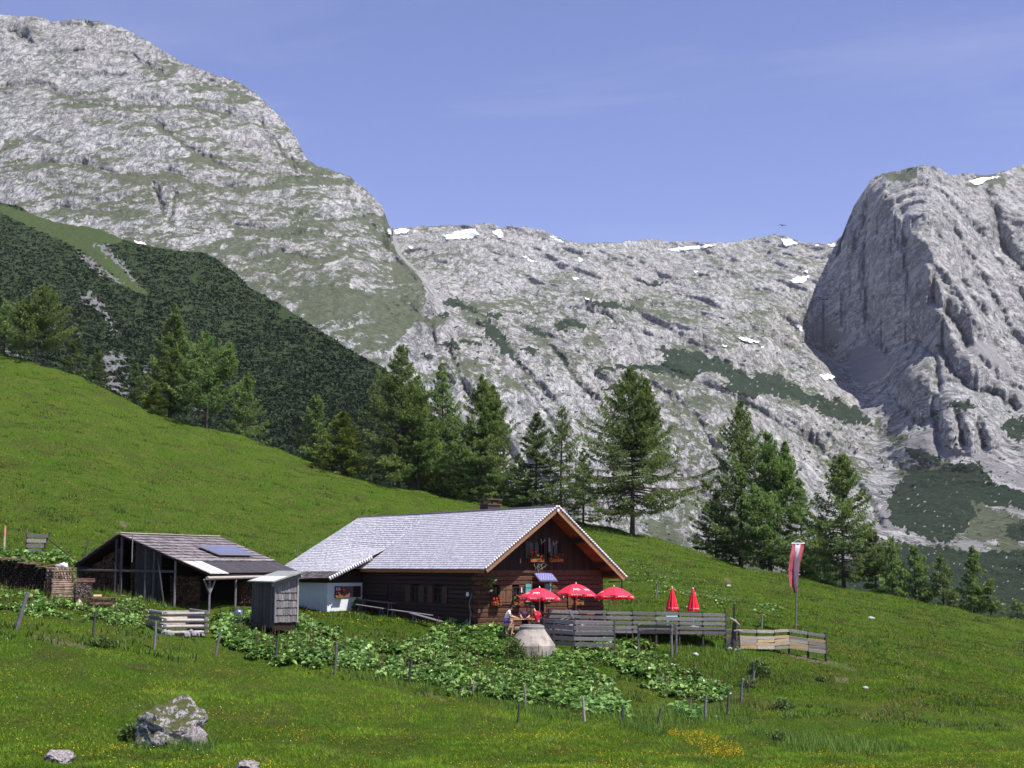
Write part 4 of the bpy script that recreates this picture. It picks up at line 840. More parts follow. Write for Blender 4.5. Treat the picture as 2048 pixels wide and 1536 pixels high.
# solid dark core so that no light leaks, walls of logs in front of it
core = hmb()
zc = -0.25
vs = [(WL + .16, G0 + .16, HG - .6), (WR - .16, G0 + .16, HG - .6), (WR - .16, G0 + .16, zroof(WR) - .12), (0, G0 + .16, ZR - .22), (WL + .16, G0 + .16, zroof(WL) - .12)]
vs2 = [(x, HL - .5, z) for x, y, z in vs]
core.add(vs + vs2, [(0, 1, 2, 3, 4), (9, 8, 7, 6, 5), (0, 5, 6, 1), (1, 6, 7, 2), (2, 7, 8, 3), (3, 8, 9, 4), (4, 9, 5, 0)])
hut.part('wall', core, blackm)
def log_rows(wall, axis_pt, a0, a1, z0, z1, holes, hgt=0.235, thick=0.16, m=logm, name='log', out=0):
    """horizontal logs from a0 to a1, broken where holes (a0,a1,z0,z1) are"""
    z = z0
    while z < z1 - 0.06:
        segs = [(a0 - (0.16 if int((z - z0) / hgt) % 2 else 0), a1 + (0.0))]
        zm = z + hgt / 2
        for h0, h1, q0, q1 in holes:
            if q0 < zm < q1:
                ns = []
                for s0, s1 in segs:
                    if h0 > s0 and h1 < s1: ns += [(s0, h0), (h1, s1)]
                    elif h0 <= s0 < h1 < s1: ns.append((h1, s1))
                    elif s0 < h0 < s1 <= h1: ns.append((s0, h0))
                    elif h0 <= s0 and h1 >= s1: pass
                    else: ns.append((s0, s1))
                segs = ns
        for s0, s1 in segs:
            if s1 - s0 < 0.08: continue
            b = hmb(); j = random.uniform(-.012, .012)
            b.beam(axis_pt(s0, zm, j), axis_pt(s1, zm, j), hgt - .012, thick, up=HM.to_3x3() @ Vector(axis_pt.n), bev=0.22, wob=.02) if False else b.add(*_beam_local(axis_pt(s0, zm, j), axis_pt(s1, zm, j), thick, hgt - .014))
            hut.part(name, b, m)
        z += hgt
def _beam_local(p0, p1, wd, ht, bev=0.2):
    t = MB(); t.beam(p0, p1, wd, ht, bev=bev, wob=0.02); return [tuple(q) for q in t.v], t.f
# gable openings (x0, x1, z0, z1)
def gz(v, x): 
    y = (HM @ Vector((x, G0, 0))).y; return ray(1000, v)[1] * y
wA = (gx(981)[0], gx(998)[0], -1.97, -1.12); wB = (gx(1024)[0], gx(1038.5)[0], -1.97, -1.12)
dD = (gx(1064)[0], gx(1088)[0], HG, -0.95); wC = (gx(1146)[0], gx(1160)[0], -2.05, -1.2)
holes = [wA, wB, dD, wC]
ap = lambda s, z, j: (s, G0 + .08 + j, z)
log_rows('gable', ap, WL, WR, HG, -0.30, holes)
lp = lambda s, z, j: (WL + .08 + j, s, z)
lw1 = (4.6, 5.5, -1.95, -1.15); lw2 = (7.0, 7.9, -1.95, -1.15); ld = (9.6, 10.6, HG, -1.0)
log_rows('long', lp, G0 + .17, 13.6, HG, -0.45, [lw1, lw2, ld], m=shade_blacklog)
rp = lambda s, z, j: (WR - .08 + j, s, z)
log_rows('right', rp, G0 + .17, 21.2, HG, -0.55, [], hgt=0.3)
# board skirt in the gable: vertical planks up to the roof
x = WL; k = 0
wz0, wz1 = 0.28, 1.28
gw1 = (gx(1057, 1100)[0], gx(1083, 1100)[0], 0.36, 1.25); gw2 = (gx(1097, 1100)[0], gx(1120, 1100)[0], 0.36, 1.25)
while x < WR - .02:
    wd_ = random.uniform(.17, .24); x1 = min(x + wd_, WR); top = min(zroof(x), zroof(x1)) - .12; topm = zroof((x + x1) / 2) - .12
    segs = [(-0.30, top)]
    for h in (gw1, gw2):
        if x1 > h[0] + .03 and x < h[1] - .03: segs = [(-0.30, h[2]), (h[3], top)]
    for s0, s1 in segs:
        if s1 - s0 < .05: continue
        b = hmb(); j = random.uniform(0, .02); y0, y1 = G0 + .0 + j, G0 + .15
        tl, tr = (zroof(x) - .12, zroof(x1) - .12) if s1 == top else (s1, s1)
        tl, tr = max(tl, s0 + .02), max(tr, s0 + .02)
        b.add([(x, y0, s0), (x1 - .012, y0, s0), (x1 - .012, y1, s0), (x, y1, s0), (x, y0, tl), (x1 - .012, y0, tr), (x1 - .012, y1, tr), (x, y1, tl)], [tuple(f) for f in BOXF])
        hut.part('plank', b, plankd)
    x = x1
b = hmb().box((WL - .05, G0 - .05, -.40), (WR + .05, G0 + .0, -.27)); hut.part('wall_beam', b, logm)
# corner posts / log ends at the gable corners
for zc_ in np.arange(HG + .12, -.4, .47):
    for xx in (WL - .12, WR + .12):
        b = hmb(); b.add(*_beam_local((xx, G0 - .22, zc_), (xx, G0 + .3, zc_), .15, .2)); 
        if xx < 0: b2 = hmb(); b2.add(*_beam_local((WL + .08, G0 - .2, zc_ + .235), (WL + .08, G0 + .02, zc_ + .235), .15, .2)); hut.part('log_end', b2, logm)
# stone footing
b = hmb(); R = random.Random(3)
xx = WL - .1
while xx < WR:
    w_ = R.uniform(.3, .6); s_ = hmb(); s_.add(*(lambda t: ([tuple(q) for q in t.v], t.f))(MB().blob((xx + w_ / 2, G0 - .02, HG - .12), w_ * .55, R.random() * 9, 2, .3, (1, .5, .55)))); hut.part('foundation_stone', s_, mat('pale_stone', (.5, .49, .46), (.34, .33, .31), 5, .9, .01)); xx += w_
# ---- windows
def window(x0, x1, z0, z1, y, horizontal=True, mull=1, m=plankd, th=hut, side='g'):
    """frame with pane; side g = gable plane (x runs across), l = long wall"""
    def bx(a, b): 
        if side == 'g': return ((a[0], a[1], a[2]), (b[0], b[1], b[2]))
        lo = (y + 0 * a[1] - (b[1] - y), a[0], a[2]); return None
    f = hmb(); t = .05
    for q in (((x0, z0), (x0 + t, z1)), ((x1 - t, z0), (x1, z1)), ((x0 + t, z0), (x1 - t, z0 + t)), ((x0 + t, z1 - t), (x1 - t, z1))):
        f.box((q[0][0], y - .03, q[0][1]), (q[1][0], y + .09, q[1][1])) if side == 'g' else f.box((y - .03, q[0][0], q[0][1]), (y + .09, q[1][0], q[1][1]))
    if mull:
        xm = (x0 + x1) / 2; zm = (z0 + z1) / 2
        if side == 'g': f.box((xm - .015, y + .02, z0 + t), (xm + .015, y + .05, z1 - t)); f.box((x0 + t, y + .022, zm - .012), (x1 - t, y + .048, zm + .012))
        else: f.box((y + .02, xm - .015, z0 + t), (y + .05, xm + .015, z1 - t)); f.box((y + .022, x0 + t, zm - .012), (y + .048, x1 - t, zm + .012))
    fo = th.part('window', f, m)
    g = hmb()
    g.box((x0 + t, y + .06, z0 + t), (x1 - t, y + .07, z1 - t)) if side == 'g' else g.box((y + .06, x0 + t, z0 + t), (y + .07, x1 - t, z1 - t))
    th.part('pane', g, glassm, fo); return fo
for q in (wA, wB, wC): window(*q, G0 - .02)
for q in (gw1, gw2): window(*q, G0 + .02)
for q in (lw1, lw2): window(*q, WL, side='l')
# shutters: boards with ledges
def shutter(x0, x1, z0, z1, m, y=G0 - .06):
    n = max(2, int((x1 - x0) / .14)); s = hmb()
    for i in range(n): s.box((x0 + (x1 - x0) * i / n + .006, y, z0), (x0 + (x1 - x0) * (i + 1) / n - .006, y + .035, z1))
    for z in (z0 + .12, z1 - .18): s.box((x0, y - .022, z), (x1, y - .002, z + .07))
    return hut.part('shutter', s, m)
brs = mat('brown_shutter', (0.20, 0.10, 0.055), (0.11, 0.055, 0.03), 6, 0.75, 0.004, (3, 3, .5))
shutter(gx(998.5)[0] + .01, gx(1010)[0], -2.02, -1.08, brs); shutter(gx(1011)[0], gx(1023)[0], -2.02, -1.08, brs)
shutter(gx(1135)[0], gx(1145.5)[0], -2.25, -1.2, brs)
shutter(gx(1050)[0], gx(1061.5)[0], -1.92, -.98, tealm); shutter(gx(1089.5)[0], gx(1101)[0], -1.92, -.98, tealm)
shutter(gx(1121, 1100)[0], gx(1134, 1100)[0], .36, 1.25, plankd); shutter(gx(1050, 1100)[0], gx(1056, 1100)[0], .36, 1.25, mat('faded_green_board', (.06, .09, .075), None, 6))
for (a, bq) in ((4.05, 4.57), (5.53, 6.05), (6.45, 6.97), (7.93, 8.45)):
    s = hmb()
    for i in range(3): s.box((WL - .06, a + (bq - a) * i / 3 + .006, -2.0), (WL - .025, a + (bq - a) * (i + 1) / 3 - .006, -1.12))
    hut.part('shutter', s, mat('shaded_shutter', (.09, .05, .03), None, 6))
# doors
def door(M_, x0, x1, z0, z1, y, side='g'):
    d = hmb(); n = 5
    for i in range(n):
        a, c = x0 + (x1 - x0) * i / n + .004, x0 + (x1 - x0) * (i + 1) / n - .004
        d.box((a, y, z0), (c, y + .05, z1)) if side == 'g' else d.box((y, a, z0), (y + .05, c, z1))
    o = hut.part('door', d, plankd); h = hmb()
    h.tube([(x1 - .12, y - .05, z0 + 1.0), (x1 - .12, y - .01, z0 + 1.0)], .02) if side == 'g' else h.tube([(y - .05, x1 - .12, z0 + 1), (y, x1 - .12, z0 + 1)], .02)
    hut.part('handle', h, mat('iron', (.06, .06, .065), None, 5, .5, metal=.6), o)
door(HM, dD[0] + .03, dD[1] - .03, HG + .05, dD[3], G0 + .09); door(HM, ld[0] + .02, ld[1] - .02, HG + .05, ld[3], WL + .06, 'l')
f = hmb()
for q in ((dD[0] - .07, dD[0] + .03), (dD[1] - .03, dD[1] + .07)): f.box((q[0], G0 - .05, HG + .02), (q[1], G0 - .012, dD[3]))
f.box((dD[0] - .1, G0 - .055, dD[3]), (dD[1] + .1, G0 - .012, dD[3] + .1)); hut.part('door_frame', f, mat('warm_board', (.17, .085, .045), None, 6))
# solar panel on the gable
sx0, sx1 = gx(1066, 1148)[0], gx(1102, 1148)[0]
sp = hmb(); zt, zb = -.60 - .0, -1.02
zt = gz(1148, (sx0 + sx1) / 2)
def rotpanel(mb, x0, x1, y0, z0, y1, z1, th):
    n = Vector((0, z1 - z0, -(y1 - y0))).normalized() * th
    if n.z < 0: n = -n
    vs = [(x0, y1, z1), (x1 + .0, y1, z1), (x1, y0, z0), (x0, y0, z0)]
    vs = vs + [tuple(Vector(p) + n) for p in vs]; mb.add(vs, [tuple(f_) for f_ in BOXF])
rotpanel(sp, sx0, sx1, G0 - .06, zt, G0 - .62, zt - .42, .05); so = hut.part('solar_panel', sp, mat('panel_frame', (.10, .10, .13), None, 5, .5))
sp = hmb(); rotpanel(sp, sx0 + .04, sx1 - .04, G0 - .10, zt - .03 + .075, G0 - .58, zt - .39 + .075, .008); hut.part('solar_cells', sp, solarm, so)
sp = hmb()
for xq in (sx0 + .1, sx1 - .1): sp.tube([(xq, G0, zt - .75), (xq, G0 - .55, zt - .42)], .02, 5)
hut.part('bracket', sp, mat('iron', (.06, .06, .065)), so)
# ---- roof
roof = hmb()
y0r, y1r = 0.0, HL
def slab(mb, xa, za, xb, zb, y0, y1, t0, t1, ):
    n = Vector((-(zb - za), 0, xb - xa)).normalized()
    if n.z < 0: n = -n
    A, B = Vector((xa, 0, za)), Vector((xb, 0, zb)); q = []
    for y in (y0, y1):
        for p, t in ((A, t0), (B, t0), (B, t1), (A, t1)): v_ = p + n * t; q.append((v_.x, y, v_.z))
    mb.add(q, [(0, 1, 2, 3), (7, 6, 5, 4), (0, 4, 5, 1), (1, 5, 6, 2), (2, 6, 7, 3), (3, 7, 4, 0)])
slab(roof, 0, ZR, XL, ZL, 0.03, HL, -.10, -.03); slab(roof, 0, ZR, XR, ZRR, 0.03, HL, -.10, -.03)
ro = hut.part('roof', roof, orangew)
# soffit boards under the front overhang, one by one
for sgn, xe, ze in ((-1, XL, ZL), (1, XR, ZRR)):
    n = 20
    for i in range(n):
        xa, xb = xe * (i / n), xe * ((i + 1) / n - .004); za, zb = ZR + (ze - ZR) * i / n, ZR + (ze - ZR) * ((i + 1) / n - .004)
        s = hmb(); slab(s, xa, za, xb, zb, .05, G0 + .1, -.135, -.108); hut.part('soffit_board', s, orangew, ro)
# purlins and ridge beam sticking out
for xx, sz in ((0, .2), (1.75, .2), (3.35, .2), (-1.75, .2), (-3.35, .2), (WR - .05, .18), (WL + .05, .18)):
    b = hmb(); zz_ = zroof(xx) - .28; b.box((xx - sz / 2, .10, zz_ - sz), (xx + sz / 2, G0 + .4, zz_ + .06)); hut.part('purlin', b, plankd)
# barge boards
for xe, ze in ((XL, ZL), (XR, ZRR)):
    s = hmb(); slab(s, 0, ZR, xe, ze, -.02, .03, -.26, -.05); hut.part('barge_board', s, tanw, ro)
s = hmb(); s.box((XL - .03, .05, ZL - .22), (XL + .01, 13.3, ZL - .05)); hut.part('eave_board', s, orangew, ro)
s = hmb(); s.beam((0, -.09, ZR - .22), (0, -.03, ZR - .22), .15, .15); hut.part('ridge_knob', s, whitep, ro)
def pl_left(s_, h):   # s along Y, h up the slope from the left eave
    d = Vector((0 - XL, 0, ZR - ZL)); L_ = d.length; d /= L_; return Vector((XL, s_, ZL)) + d * h, Vector((-d.z, 0, d.x))
def pl_right(s_, h):
    d = Vector((0 - XR, 0, ZR - ZRR)); L_ = d.length; d /= L_; return Vector((XR, s_, ZRR)) + d * h, Vector((-d.z, 0, d.x)) * -1
LSL = math.hypot(XL, ZR - ZL); LSR = math.hypot(XR, ZR - ZRR)
V, T = shingles(HM, -.05, HL, -.06, LSL, pl_left, 0.19, (.11, .17), .36, .0095, 3)
V2, T2 = shingles(HM, -.05, HL, -.06, LSR, pl_right, 0.24, (.2, .3), .42, .024, 4)
joined_boxes('shingles', V + V2, T + T2, shingm, hut, ro)
s = hmb(); s.box((-.13, -.06, ZR - .005), (.13, HL, ZR + .04)); hut.part('ridge_cap', s, palew, ro)
# shingle butt ends stacked along the front verge
V = []; T = []
for sl, LL in ((pl_left, LSL), (pl_right, LSR)):
    h = 0
    while h < LL - .08:
        p, n_ = sl(-.075, h); p2, _ = sl(-.075, h + .10)
        q = [p - n_ * .03, p2 - n_ * .03, p2 + n_ * .055, p + n_ * .075]; r_ = [a + Vector((0, .07, 0)) for a in q]
        V.append(np.array([(HM @ a)[:] for a in (q[0], q[1], r_[1], r_[0], q[3], q[2], r_[2], r_[3])])); T.append(random.random() * .8); h += .16
joined_boxes('verge_shingles', V, T, shingm, hut, ro)
# annex roof (flatter, laid over the lower end of the slope)
AX0, AZ0 = -3.3, zroof(-3.3) + .06; AX1, AZ1 = -6.85, -.78; AY0, AY1 = 13.0, HL + .05
AX1, AZ1 = -6.75, -.76
def zA(x, y):
    f = sstep(np.array((y - AY0) / 8.5)); near = zroof(x) if x > -3.1 else zroof(-3.1) + (AZ1 - zroof(-3.1)) * (x + 3.1) / (AX1 + 3.1)
    far = ZR - .598 * -x
    return float(near * (1 - f) + far * f) + (.012 if x > -2.6 else .03)
s = hmb(); ys_ = np.linspace(AY0, AY1, 12); xs_ = np.linspace(0, AX1, 16); q = []
for dz in (.0, -.10):
    for y in ys_:
        for x in xs_: q.append((x, y, zA(x, y) + dz))
nq = len(ys_) * len(xs_); gf = grid_faces(len(ys_), len(xs_)); rim = [(j * 16 + 15, (j + 1) * 16 + 15, nq + (j + 1) * 16 + 15, nq + j * 16 + 15) for j in range(11)] + [(i, i + 1, nq + i + 1, nq + i) for i in range(15)] + [(176 + i + 1, 176 + i, nq + 176 + i, nq + 176 + i + 1) for i in range(15)]
s.add(q, [tuple(f_) for f_ in gf] + [tuple(f_ + nq)[::-1] for f_ in gf] + rim); hut.part('annex_roof', s, plankd, ro)
LA = math.hypot(AX1, ZR - AZ1)
def pl_annex(s_, h):
    x = AX1 * (1 - h / LA); d = (zA(x + .05, s_) - zA(x - .05, s_)) / .1; nn_ = Vector((-d, 0, 1)).normalized()
    return Vector((x, s_, zA(x, s_) + .008)), nn_
V, T = shingles(HM, AY0 - .05, AY1, -.05, LA, pl_annex, .2, (.11, .18), .34, .012, 8, bumpy=2)
k_ = [i for i, q in enumerate(V) if (q[:, 2].mean() < AZ1 + .42)]; ks = set(k_)
joined_boxes('annex_shingles', [V[i] for i in range(len(V)) if i not in ks], [T[i] for i in range(len(V)) if i not in ks], shingm, hut, ro)
joined_boxes('dark_annex_shingles', [V[i] for i in k_], [T[i] for i in k_], mat('dark_eave_shingles', (.26, .22, .22), (.12, .10, .10), 2.2, .9, attr=.4), hut, ro)  # lowest courses of the annex roof in a darker colour
V = []; T = []; h = 0
while h < LA * .40:
    p, n_ = pl_annex(AY0 - .09, h); p2, _ = pl_annex(AY0 - .09, h + .11); q = [p - n_ * .16, p2 - n_ * .16, p2 + n_ * .05, p + n_ * .07]; r_ = [a + Vector((0, .06, 0)) for a in q]
    V.append(np.array([(HM @ a)[:] for a in (q[0], q[1], r_[1], r_[0], q[3], q[2], r_[2], r_[3])])); T.append(random.random()); h += .17
joined_boxes('annex_verge_shingles', V, T, shingm, hut, ro)
# annex walls
AW, AF = -6.4, 13.8
s = hmb(); s.box((AW, AF, HG - .6), (WL + .3, HL - .4, -1.02)); hut.part('annex_wall', s, whitem)
s = hmb()
for i in range(12):
    x_a = AW - .02 + i * .2
    if x_a < WL - .05: s.box((x_a, AF - .03, -1.015), (min(x_a + .185, WL), AF + .06, -.72 + max(0, (x_a - AW) * .22)))
s.box((AW - .03, AF + .062, -1.018), (AW + .05, HL - .4, -.80)); hut.part('annex_boarding', s, plankd)
axf = lambda u: plan_hit(u, 1180, (HO[0] + AF * HB[0], HO[1] + AF * HB[1]), (HB[1], -HB[0]))[0]
a0, a1, a2, a3 = axf(669), axf(682), axf(706), axf(721); azt, azb = ray(690, 1172)[1] * 84, ray(690, 1194)[1] * 84
window(a0, a1, azb, azt, AF - .05); 
for q0, q1, mm in ((a1 + .01, a2, mat('faded_brown_board', (.22, .13, .10), (.14, .08, .06), 5, .8, 0, (3, 3, .5))), (a2 + .01, a3, plankd)):
    s = hmb(); n = 4
    for i in range(n): s.box((q0 + (q1 - q0) * i / n, AF - .06, azb), (q0 + (q1 - q0) * (i + 1) / n - .008, AF - .015, azt))
    hut.part('shutter', s, mm)
# chimney behind the ridge
cx_, cy_ = .55, plan_hit(991, 1010, HO, HB)[0]
cy_ = 7.3
s = hmb(); s.box((cx_ - .42, cy_ - .42, 1.6), (cx_ + .42, cy_ + .42, 3.40)); co = hut.part('chimney', s, mat('dark_chimney_brick', (.075, .045, .04), (.045, .03, .03), 9, .9))
s = hmb(); s.box((cx_ - .48, cy_ - .48, 3.40), (cx_ + .48, cy_ + .48, 3.46))
for dx in (-.35, .35):
    for dy in (-.35, .35): s.box((cx_ + dx - .05, cy_ + dy - .05, 3.46), (cx_ + dx + .05, cy_ + dy + .05, 3.68))
s.box((cx_ - .52, cy_ - .52, 3.68), (cx_ + .52, cy_ + .52, 3.74)); hut.part('chimney_cap', s, mat('rusty_plate', (.12, .07, .055), None, 5), co)
# small things fixed to the gable: antlers, wooden cross board, bracket, wall lamp
def antler(c, s_, m, nm='antlers'):
    a = hmb(); x_, y_, z_ = c
    for sg in (-1, 1):
        pts = [(x_, y_, z_), (x_ + sg * .10 * s_, y_ - .08, z_ + .08 * s_), (x_ + sg * .2 * s_, y_ - .12, z_ + .22 * s_), (x_ + sg * .18 * s_, y_ - .12, z_ + .4 * s_)]
        a.tube(pts, [.022, .02, .016, .008], 5)
        for k in (1, 2): a.tube([pts[k], (pts[k][0] + sg * .12 * s_, pts[k][1] - .05, pts[k][2] + .04 * s_)], [.016, .006], 5)
    a.blob((x_, y_, z_ - .04), .07 * s_, 1, 1); hut.part(nm, a, m)
bone = mat('bone', (.50, .45, .38), (.36, .31, .26), 9, .7)
antler((gx(1082, 1085)[0], G0 - .05, gz(1086, .2)), .55, bone); antler((gx(1106, 1087)[0], G0 - .05, gz(1089, .9)), .55, bone)
for dx, dz in ((-.18, .0), (.05, .06), (.25, -.02), (.0, -.14)): antler((gx(1075, 1133)[0] + dx, G0 - .06, gz(1136, .1) + dz), .75, mat('grey_antler', (.26, .24, .21), None, 9))
xq = gx(1098, 1090)[0]; s = hmb(); s.box((xq - .06, G0 - .05, gz(1103, .9)), (xq + .06, G0 - .01, gz(1076, .9))); hut.part('mullion_board', s, mat('blue_grey_board', (.22, .22, .30), None, 5))
xq = gx(1039.5, 1122)[0]; s = hmb(); s.tube([(xq, G0 - .06, gz(1127, -1)), (xq, G0 - .06, gz(1117, -1))], [.035, .02], 6); hut.part('bell', s, bone)
s = hmb(); s.lathe((WL - .12, 1.9, -1.6), [(.02, .22), (.07, .2), (.09, .05), (.05, .0)], 8); hut.part('wall_lamp', s, whitep)
for u_, v_ in ((1042, 1180), (1126, 1190), (1197, 1197)):
    s = hmb(); xq = gx(u_, v_)[0]; s.box((xq - .03, G0 - .06, gz(v_ + 5, xq)), (xq + .03, G0 - .02, gz(v_ - 5, xq))); hut.part('notice', s, whitep)
# drain pipe / branch on the left gable corner
s = hmb(); s.tube([(WL - .35, G0 + .1, HG), (WL - .30, G0, HG + .7), (WL - .38, G0 + .05, HG + 1.2), (WL - .22, G0, HG + 1.75)], [.04, .035, .03, .02], 6); hut.part('crooked_prop', s, greyw)
# gutter rail sticking out on the far right of the gable
s = hmb(); s.tube([(XR - .4, 1.0, ZRR - .28), (XR + .55, 1.0, ZRR - .22)], .035, 6); s.tube([(XR + .52, 1.0, ZRR - .1), (XR + .5, 1.0, ZRR - .95)], .04, 6); hut.part('gutter_rail', s, plankd)
KEEP_OUT.append((HO[0], HO[1], HB[0], HB[1], WL - .1, WR + .1, G0 - .1, HL)); KEEP_OUT.append((HO[0], HO[1], HB[0], HB[1], AW - .05, WL, AF - .05, HL))
# ---- geraniums in boxes
def flower_box(name, x0, x1, y, z, label, M=HM, side='g', nfl=16, boxm=orangew, hh=.26):
    th = Thing(name, label, 'flower box', M @ Vector(((x0 + x1) / 2, y, z)), 'geranium boxes at the hut windows')
    bx = MB(M); t = .02; d = .2
    bx.box((x0, y - d, z), (x1, y, z + .17)); th.part('box', bx, boxm)
    R = random.Random(int(abs(x0) * 100)); L_ = MB(M); Fl = MB(M)
    for i in range(int(45 * (x1 - x0) / .7)):
        c = Vector((R.uniform(x0, x1), y - R.uniform(0, d + .06), z + .15 + R.uniform(-.08, hh)))
        s_ = R.uniform(.05, .09); a = R.uniform(0, 6.3); e = R.uniform(-.6, .6); u_ = Vector((math.cos(a), math.sin(a) * .6, e)) * s_; w_ = Vector((-math.sin(a) * .6, math.cos(a) * .4, .8)) * s_
        L_.add([c - u_, c + w_, c + u_, c - w_], [(0, 1, 2, 3)])
    th.part('leaves', L_, plantg)
    for i in range(nfl):
        c = (R.uniform(x0, x1), y - R.uniform(.02, d + .1), z + .2 + R.uniform(-.1, hh + .03)); Fl.blob(c, R.uniform(.035, .07), R.random() * 9, 1, .5)
    th.part('blossoms', Fl, redp)
flower_box('flower_box', gw1[0] - .05, gw1[1] + .03, G0 - .03, gz(1124, .2), 'brown flower box with red geraniums under the left upper gable window', hh=.3)
flower_box('flower_box', gw2[0] - .03, gw2[1] + .05, G0 - .03, gz(1124, .9), 'brown flower box with one bright red geranium under the right upper gable window', nfl=9, hh=.25)
flower_box('flower_box', wA[0] - .02, wA[1] + .0, G0 - .07, -2.06, 'red geraniums in the window left of the brown shutters', nfl=12)
flower_box('flower_box', wB[0] - .02, wB[1] + .06, G0 - .07, -2.06, 'red geraniums in the window right of the brown shutters', nfl=12)
flower_box('flower_box', wC[0] - .02, wC[1] + .06, G0 - .07, -2.12, 'red geraniums in the gable window behind the middle parasol', nfl=9)
flower_box('flower_box', a0 - .02, a1 + .04, AF - .07, azb - .04, 'red geranium in the small window of the white rear room', nfl=7)
# hanging basket plant at the left gable corner
th = Thing('hanging_plant', 'green plant hanging under the eave at the left corner of the gable', 'plant', HM @ Vector((-3.75, .75, -.75)))
L_ = MB(HM); R = random.Random(8)
for i in range(70):
    c = Vector((-3.75 + R.gauss(0, .16), .75 + R.gauss(0, .14), -.85 + R.gauss(0, .2))); s_ = R.uniform(.05, .1); a = R.uniform(0, 6.3); u_ = Vector((math.cos(a), math.sin(a), .3)) * s_; w_ = Vector((-math.sin(a), math.cos(a), .7)) * s_
    L_.add([c - u_, c + w_, c + u_, c - w_], [(0, 1, 2, 3)])
th.part('leaves', L_, mat('pale_green_leaf', (.14, .17, .06), (.05, .08, .02), 9)); p = MB(HM); p.lathe((-3.75, .75, -1.0), [(.06, 0), (.11, .13)], 8); p.tube([(-3.75, .75, -.88), (-3.75, .75, -.35)], .006, 4); th.part('pot', p, orangew)
# ================================================================== WOOD SHED
SO = (-20.068, 73.0); SB = (0.32501, 0.94571); SM = frame(SO[0], SO[1], SB[0], SB[1]); SL = 9.8
SZ, SX1, SZ1, SXB, SZB, SX2 = 1.578, 5.30, -.42, -2.65, -.02, 3.72
SZ2 = SZ + (SZ1 - SZ) * SX2 / SX1
shed = Thing('wood_shed', 'low grey shingled shed with open dark front, solar panel on its roof and firewood inside', 'shed', SM @ Vector((2, 0, -1.9)))
def smb(): return MB(SM)
def zs(x): return SZ + (SZ1 - SZ) * x / SX1 if x > 0 else SZ + (SZB - SZ) * x / SXB
def sg(x, y): p = SM @ Vector((x, y, 0)); return float(ground(p.x, p.y))
r = smb(); slab(r, 0, SZ - .02, SX1, SZ1 - .02, 0, SL, -.08, -.03); slab(r, 0, SZ - .02, SXB, SZB - .02, 0, SL, -.08, -.03); sro = shed.part('roof', r, plankd)
# shingle boards on the front slope, one by one
R = random.Random(4); nrow = 9
lo = Vector((SX2, 0, SZ2)); d = Vector((-SX2, 0, SZ - SZ2)); LL = d.length; d /= LL; nn = Vector((-d.z, 0, d.x)) * -1
for i in range(nrow):
    h0 = LL * i / nrow; y = -.1
    while y < SL:
        w_ = R.uniform(.24, .40); y1 = min(y + w_ - .012, SL + .05); t = .035
        c = []
        for yy, h, z in ((y, h0 - .03 - R.uniform(0, .03), .045 + R.uniform(0, .02)), (y1, h0 - .03 - R.uniform(0, .03), .045 + R.uniform(0, .02)), (y1, min(h0 + .62, LL), .0), (y, min(h0 + .62, LL), .0)):
            p = lo + d * h + Vector((0, yy, 0)); c.append((p + nn * z, p + nn * (z + (t if h < h0 else t * .4))))
        b = smb(); b.add([q[0] for q in c] + [q[1] for q in c], [tuple(f_) for f_ in BOXF]); shed.part('shingle', b, shingd, sro); y += w_
lo2 = Vector((SXB, 0, SZB)); d2 = Vector((-SXB, 0, SZ - SZB)); L2 = d2.length; d2 /= L2; n2 = Vector((-d2.z, 0, d2.x))
V, T = shingles(SM, -.05, SL, 0, L2, lambda s_, h: (lo2 + d2 * h + Vector((0, s_, 0)), n2), .4, (.25, .4), .6, .03, 6); joined_boxes('back_shingles', V, T, mat('old_grey_shingles_b', (.24, .21, .22), (.13, .115, .12), 6, .85, attr=.3), shed, sro)
for i in range(4):
    a, b_ = SL * i / 4 - (.05 if i == 0 else 0), SL * (i + 1) / 4 - .03; s = smb(); s.beam((-.02, a, SZ + .07), (-.02, b_, SZ + .06 + .02 * (i % 2)), .30, .05); shed.part('ridge_board', s, palew, sro)
# lower strip: pale sheets, then dark roofing panels
d3 = Vector((SX1 - SX2, 0, SZ1 - SZ2)); L3 = d3.length; d3 /= L3; n3 = Vector((-d3.z, 0, d3.x)); 
def strip(y0, y1, h0, h1, z0, z1, m, nm, pr=None):
    b = smb(); q = []
    for z in (z0, z1):
        for h, y in ((h0, y0), (h0, y1), (h1, y1), (h1, y0)): q.append(Vector((SX2 - .12, y, SZ2 + .05)) + d3 * h + n3 * z)
    b.add(q, [tuple(f_) for f_ in BOXF]); return shed.part(nm, b, m, pr or sro)
whs = mat('pale_roof_sheet', (.62, .62, .60), (.48, .47, .46), 3, .5); drk = mat('dark_roofing_felt', (.060, .052, .055), (.040, .036, .038), 4, .6)
strip(-.05, .30, 0, L3 + .25, .02, .06, palew, 'verge_board'); strip(.36, .95, 0, L3 + .22, .015, .04, whs, 'roof_sheet'); strip(1.0, 1.75, 0, L3 + .24, .02, .05, whs, 'roof_sheet')
for i in range(5):
    a = 1.80 + i * 1.6; strip(a, min(a + 1.57, SL), 0, L3 + .12, .015, .035, drk, 'roofing_panel')
    if i: strip(a - .04, a + .01, 0.05, L3 + .02, .04, .055, greyw, 'batten')
strip(0, SL, -.06, .0, .05, .09, palew, 'top_batten')
